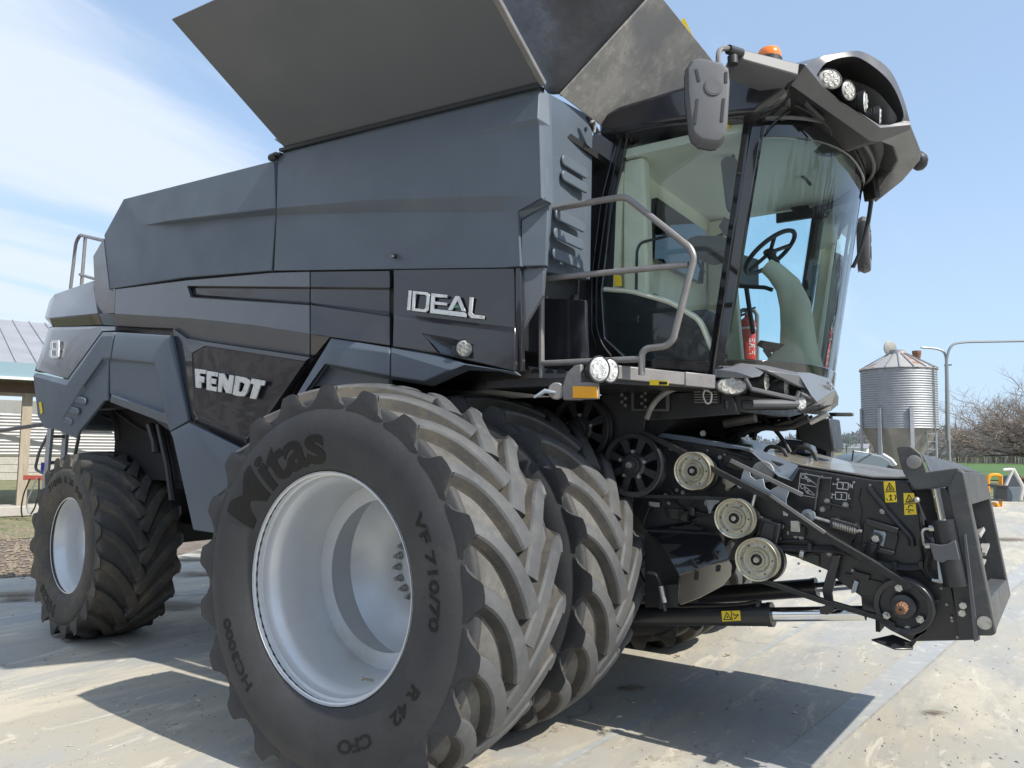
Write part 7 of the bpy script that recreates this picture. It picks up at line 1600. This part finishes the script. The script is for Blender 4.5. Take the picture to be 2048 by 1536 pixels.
# red rail with hoses on the post
rp0 = WD(47, 955, 16.0); 
rr = thing('red_rail', 'short red painted rail fixed across the barn post, hoses looped over it', 'rail', tuple(rp0))
b = MB(); b.bar((0, 0, 0), WD(97, 956, 16.0)-rp0, .03, .10, 'red_bracket'); b.build('bar', rr, bevel=.004)
for k, (pts) in enumerate(([(74, 956), (66, 975), (52, 1005), (56, 1025), (72, 1035)], [(78, 956), (78, 985), (70, 1015), (62, 1028)], [(60, 958), (46, 990), (42, 1020), (45, 1035)])):
    b = MB(); b.tube([WD(a, c, 15.9)-rp0 for a, c in pts], .016, 'hose' if k else 'pole_grey', corner=.3); b.build('hose', rr)
b = MB(); b.tube([W(87, 925, X=-4.8), W(86, 938, X=-4.8), W(90, 948, X=-4.8)], .022, 'blue_strap'); b.build('ladder_strap', comb)
# ---------------- yard clutter on the right
p = W(1985, 1013, Z=0); d0 = (p-CAMP).dot(_f); yr = thing('yellow_frame', 'yellow tubular steel frame standing on the concrete beyond the header frame', 'frame', tuple(p))
def rl(px, py, dd=0, o=p, D=d0): return WD(px, py, D+dd)-o
b = MB(); b.tube([rl(1976, 1000), rl(1976, 958), rl(1979, 951), rl(1990, 949), rl(2000, 951), rl(2002, 958), rl(2002, 975)], .055, 'orange_paint', corner=.12); b.build('hoop', yr)
b = MB(); b.bar(rl(2001, 950), rl(2001, 1016), .13, .10, 'orange_paint', up=(1, 0, 0)); b.bar(rl(1985, 1007), rl(2003, 1013), .10, .10, 'orange_paint'); b.build('stand', yr, bevel=.01)
b = MB(); b.prism([rl(1993, 971, -.2), rl(2014, 972, -.2), rl(2014, 1001, -.2), rl(1993, 1000, -.2)], fw_*.02, 'black_paint'); b.bar(rl(1975, 970, -.2), rl(2014, 973, -.2), .06, .06, 'black_paint'); b.bar(rl(1978, 999, -.2), rl(2014, 1001, -.2), .05, .05, 'black_paint'); b.build('black_plate', yr, bevel=.004)
p2 = W(2028, 1003, Z=0); d2_ = (p2-CAMP).dot(_f)
gb = thing('grey_box', 'grey steel box with a dark sloping lid beside the yellow frame', 'box', tuple(p2))
def rl2(px, py, dd=0): return WD(px, py, d2_+dd)-p2
b = MB(); b.prism([rl2(2016, 974), rl2(2042, 974), rl2(2042, 1005), rl2(2016, 1003)], fw_*.8, 'box_grey'); b.build('body', gb, bevel=.01)
b = MB(); b.prism([rl2(2013, 975), rl2(2046, 974), rl2(2042, 950, .5), rl2(2018, 952, .5)], fw_*.3, 'black_paint'); b.build('lid', gb, bevel=.01)
vp = thing('white_pipe', 'two white plastic pipes leaning together in an inverted V over the grey box', 'pipe', tuple(W(2012, 1012, Z=0)))
o_ = Vector(vp.location)
b = MB(); b.tube([WD(2010, 974, d2_-.3)-o_, WD(2026, 938, d2_-.3)-o_, WD(2006, 940, d2_-.3)-o_], .05, 'pipe_white', corner=.1); b.build('pipe', vp)
b = MB(); b.tube([WD(2026, 937, d2_-.2)-o_, WD(2046, 974, d2_-.2)-o_, WD(2041, 1000, d2_-.2)-o_], .055, 'pipe_white', corner=.1); b.build('pipe', vp)
b = MB(); rd = random.Random(3); p = W(2060, 996, Z=0)
pil = thing('pipe_stack', 'stack of dark pipes and timber lying at the right edge of the yard', 'stack', tuple(p+Vector((1.5, 2, 0))))
for k in range(7):
    b = MB(); b.tube([(-2.2+rd.uniform(-.3, .3), (k % 3)*.2, .2+.22*(k//3)), (2.5, (k % 3)*.2+rd.uniform(-.1, .1), .2+.22*(k//3))], .09, rd.choice(['pole_grey', 'black_paint', 'rust']), n=8); b.build('pipe', pil)
# blue-grey hood of a machine standing behind the feeder house
hp = on_land(1752, 13); hp.z = 0
hd = thing('implement_hood', 'blue grey sheet metal hood of an implement standing behind the feeder house', 'implement', tuple(hp))
def rh(px, py, dd=0): return WD(px, py, 13+dd)-hp
b = MB(); out = [(1696, 932), (1706, 920), (1724, 910), (1744, 907), (1764, 911), (1782, 922), (1789, 934), (1780, 960), (1700, 960)]; b.prism([rh(*q) for q in out], fw_*.9, 'box_grey'); b.build('hood', hd, bevel=.03, seg=3)
b = MB(); b.bar(rh(1704, 922, -.1), rh(1707, 901, -.1), .05, .02, 'black_paint'); b.tube([rh(1708, 902, -.1), rh(1735, 906, -.1), rh(1770, 914, .4), rh(1788, 920, .6)], .012, 'pole_grey'); b.build('guard_rail', hd)
b = MB(); b.tube([rh(1765, 911, .1)+Vector((0, 0, .02)), rh(1782, 919, .1), rh(1791, 930, .1)], .03, 'white_vinyl'); b.build('edge_roll', hd)
b = MB()
for q in ((1712, 955), (1778, 955)):
    t_ = rh(*q, .4); b.bar(Vector((t_.x, t_.y, 0)), t_, .06, .06, 'black_paint', up=(1, 0, 0))
b.build('stand', hd)
for k in range(4):
    b = MB(); b.prism([rh(1776+k*3, 930+k, .0), rh(1778+k*3, 931+k, .0), rh(1778+k*3, 945, .0), rh(1776+k*3, 944, .0)], fw_*-.02, 'black_paint'); b.build('grille_slat', hd)
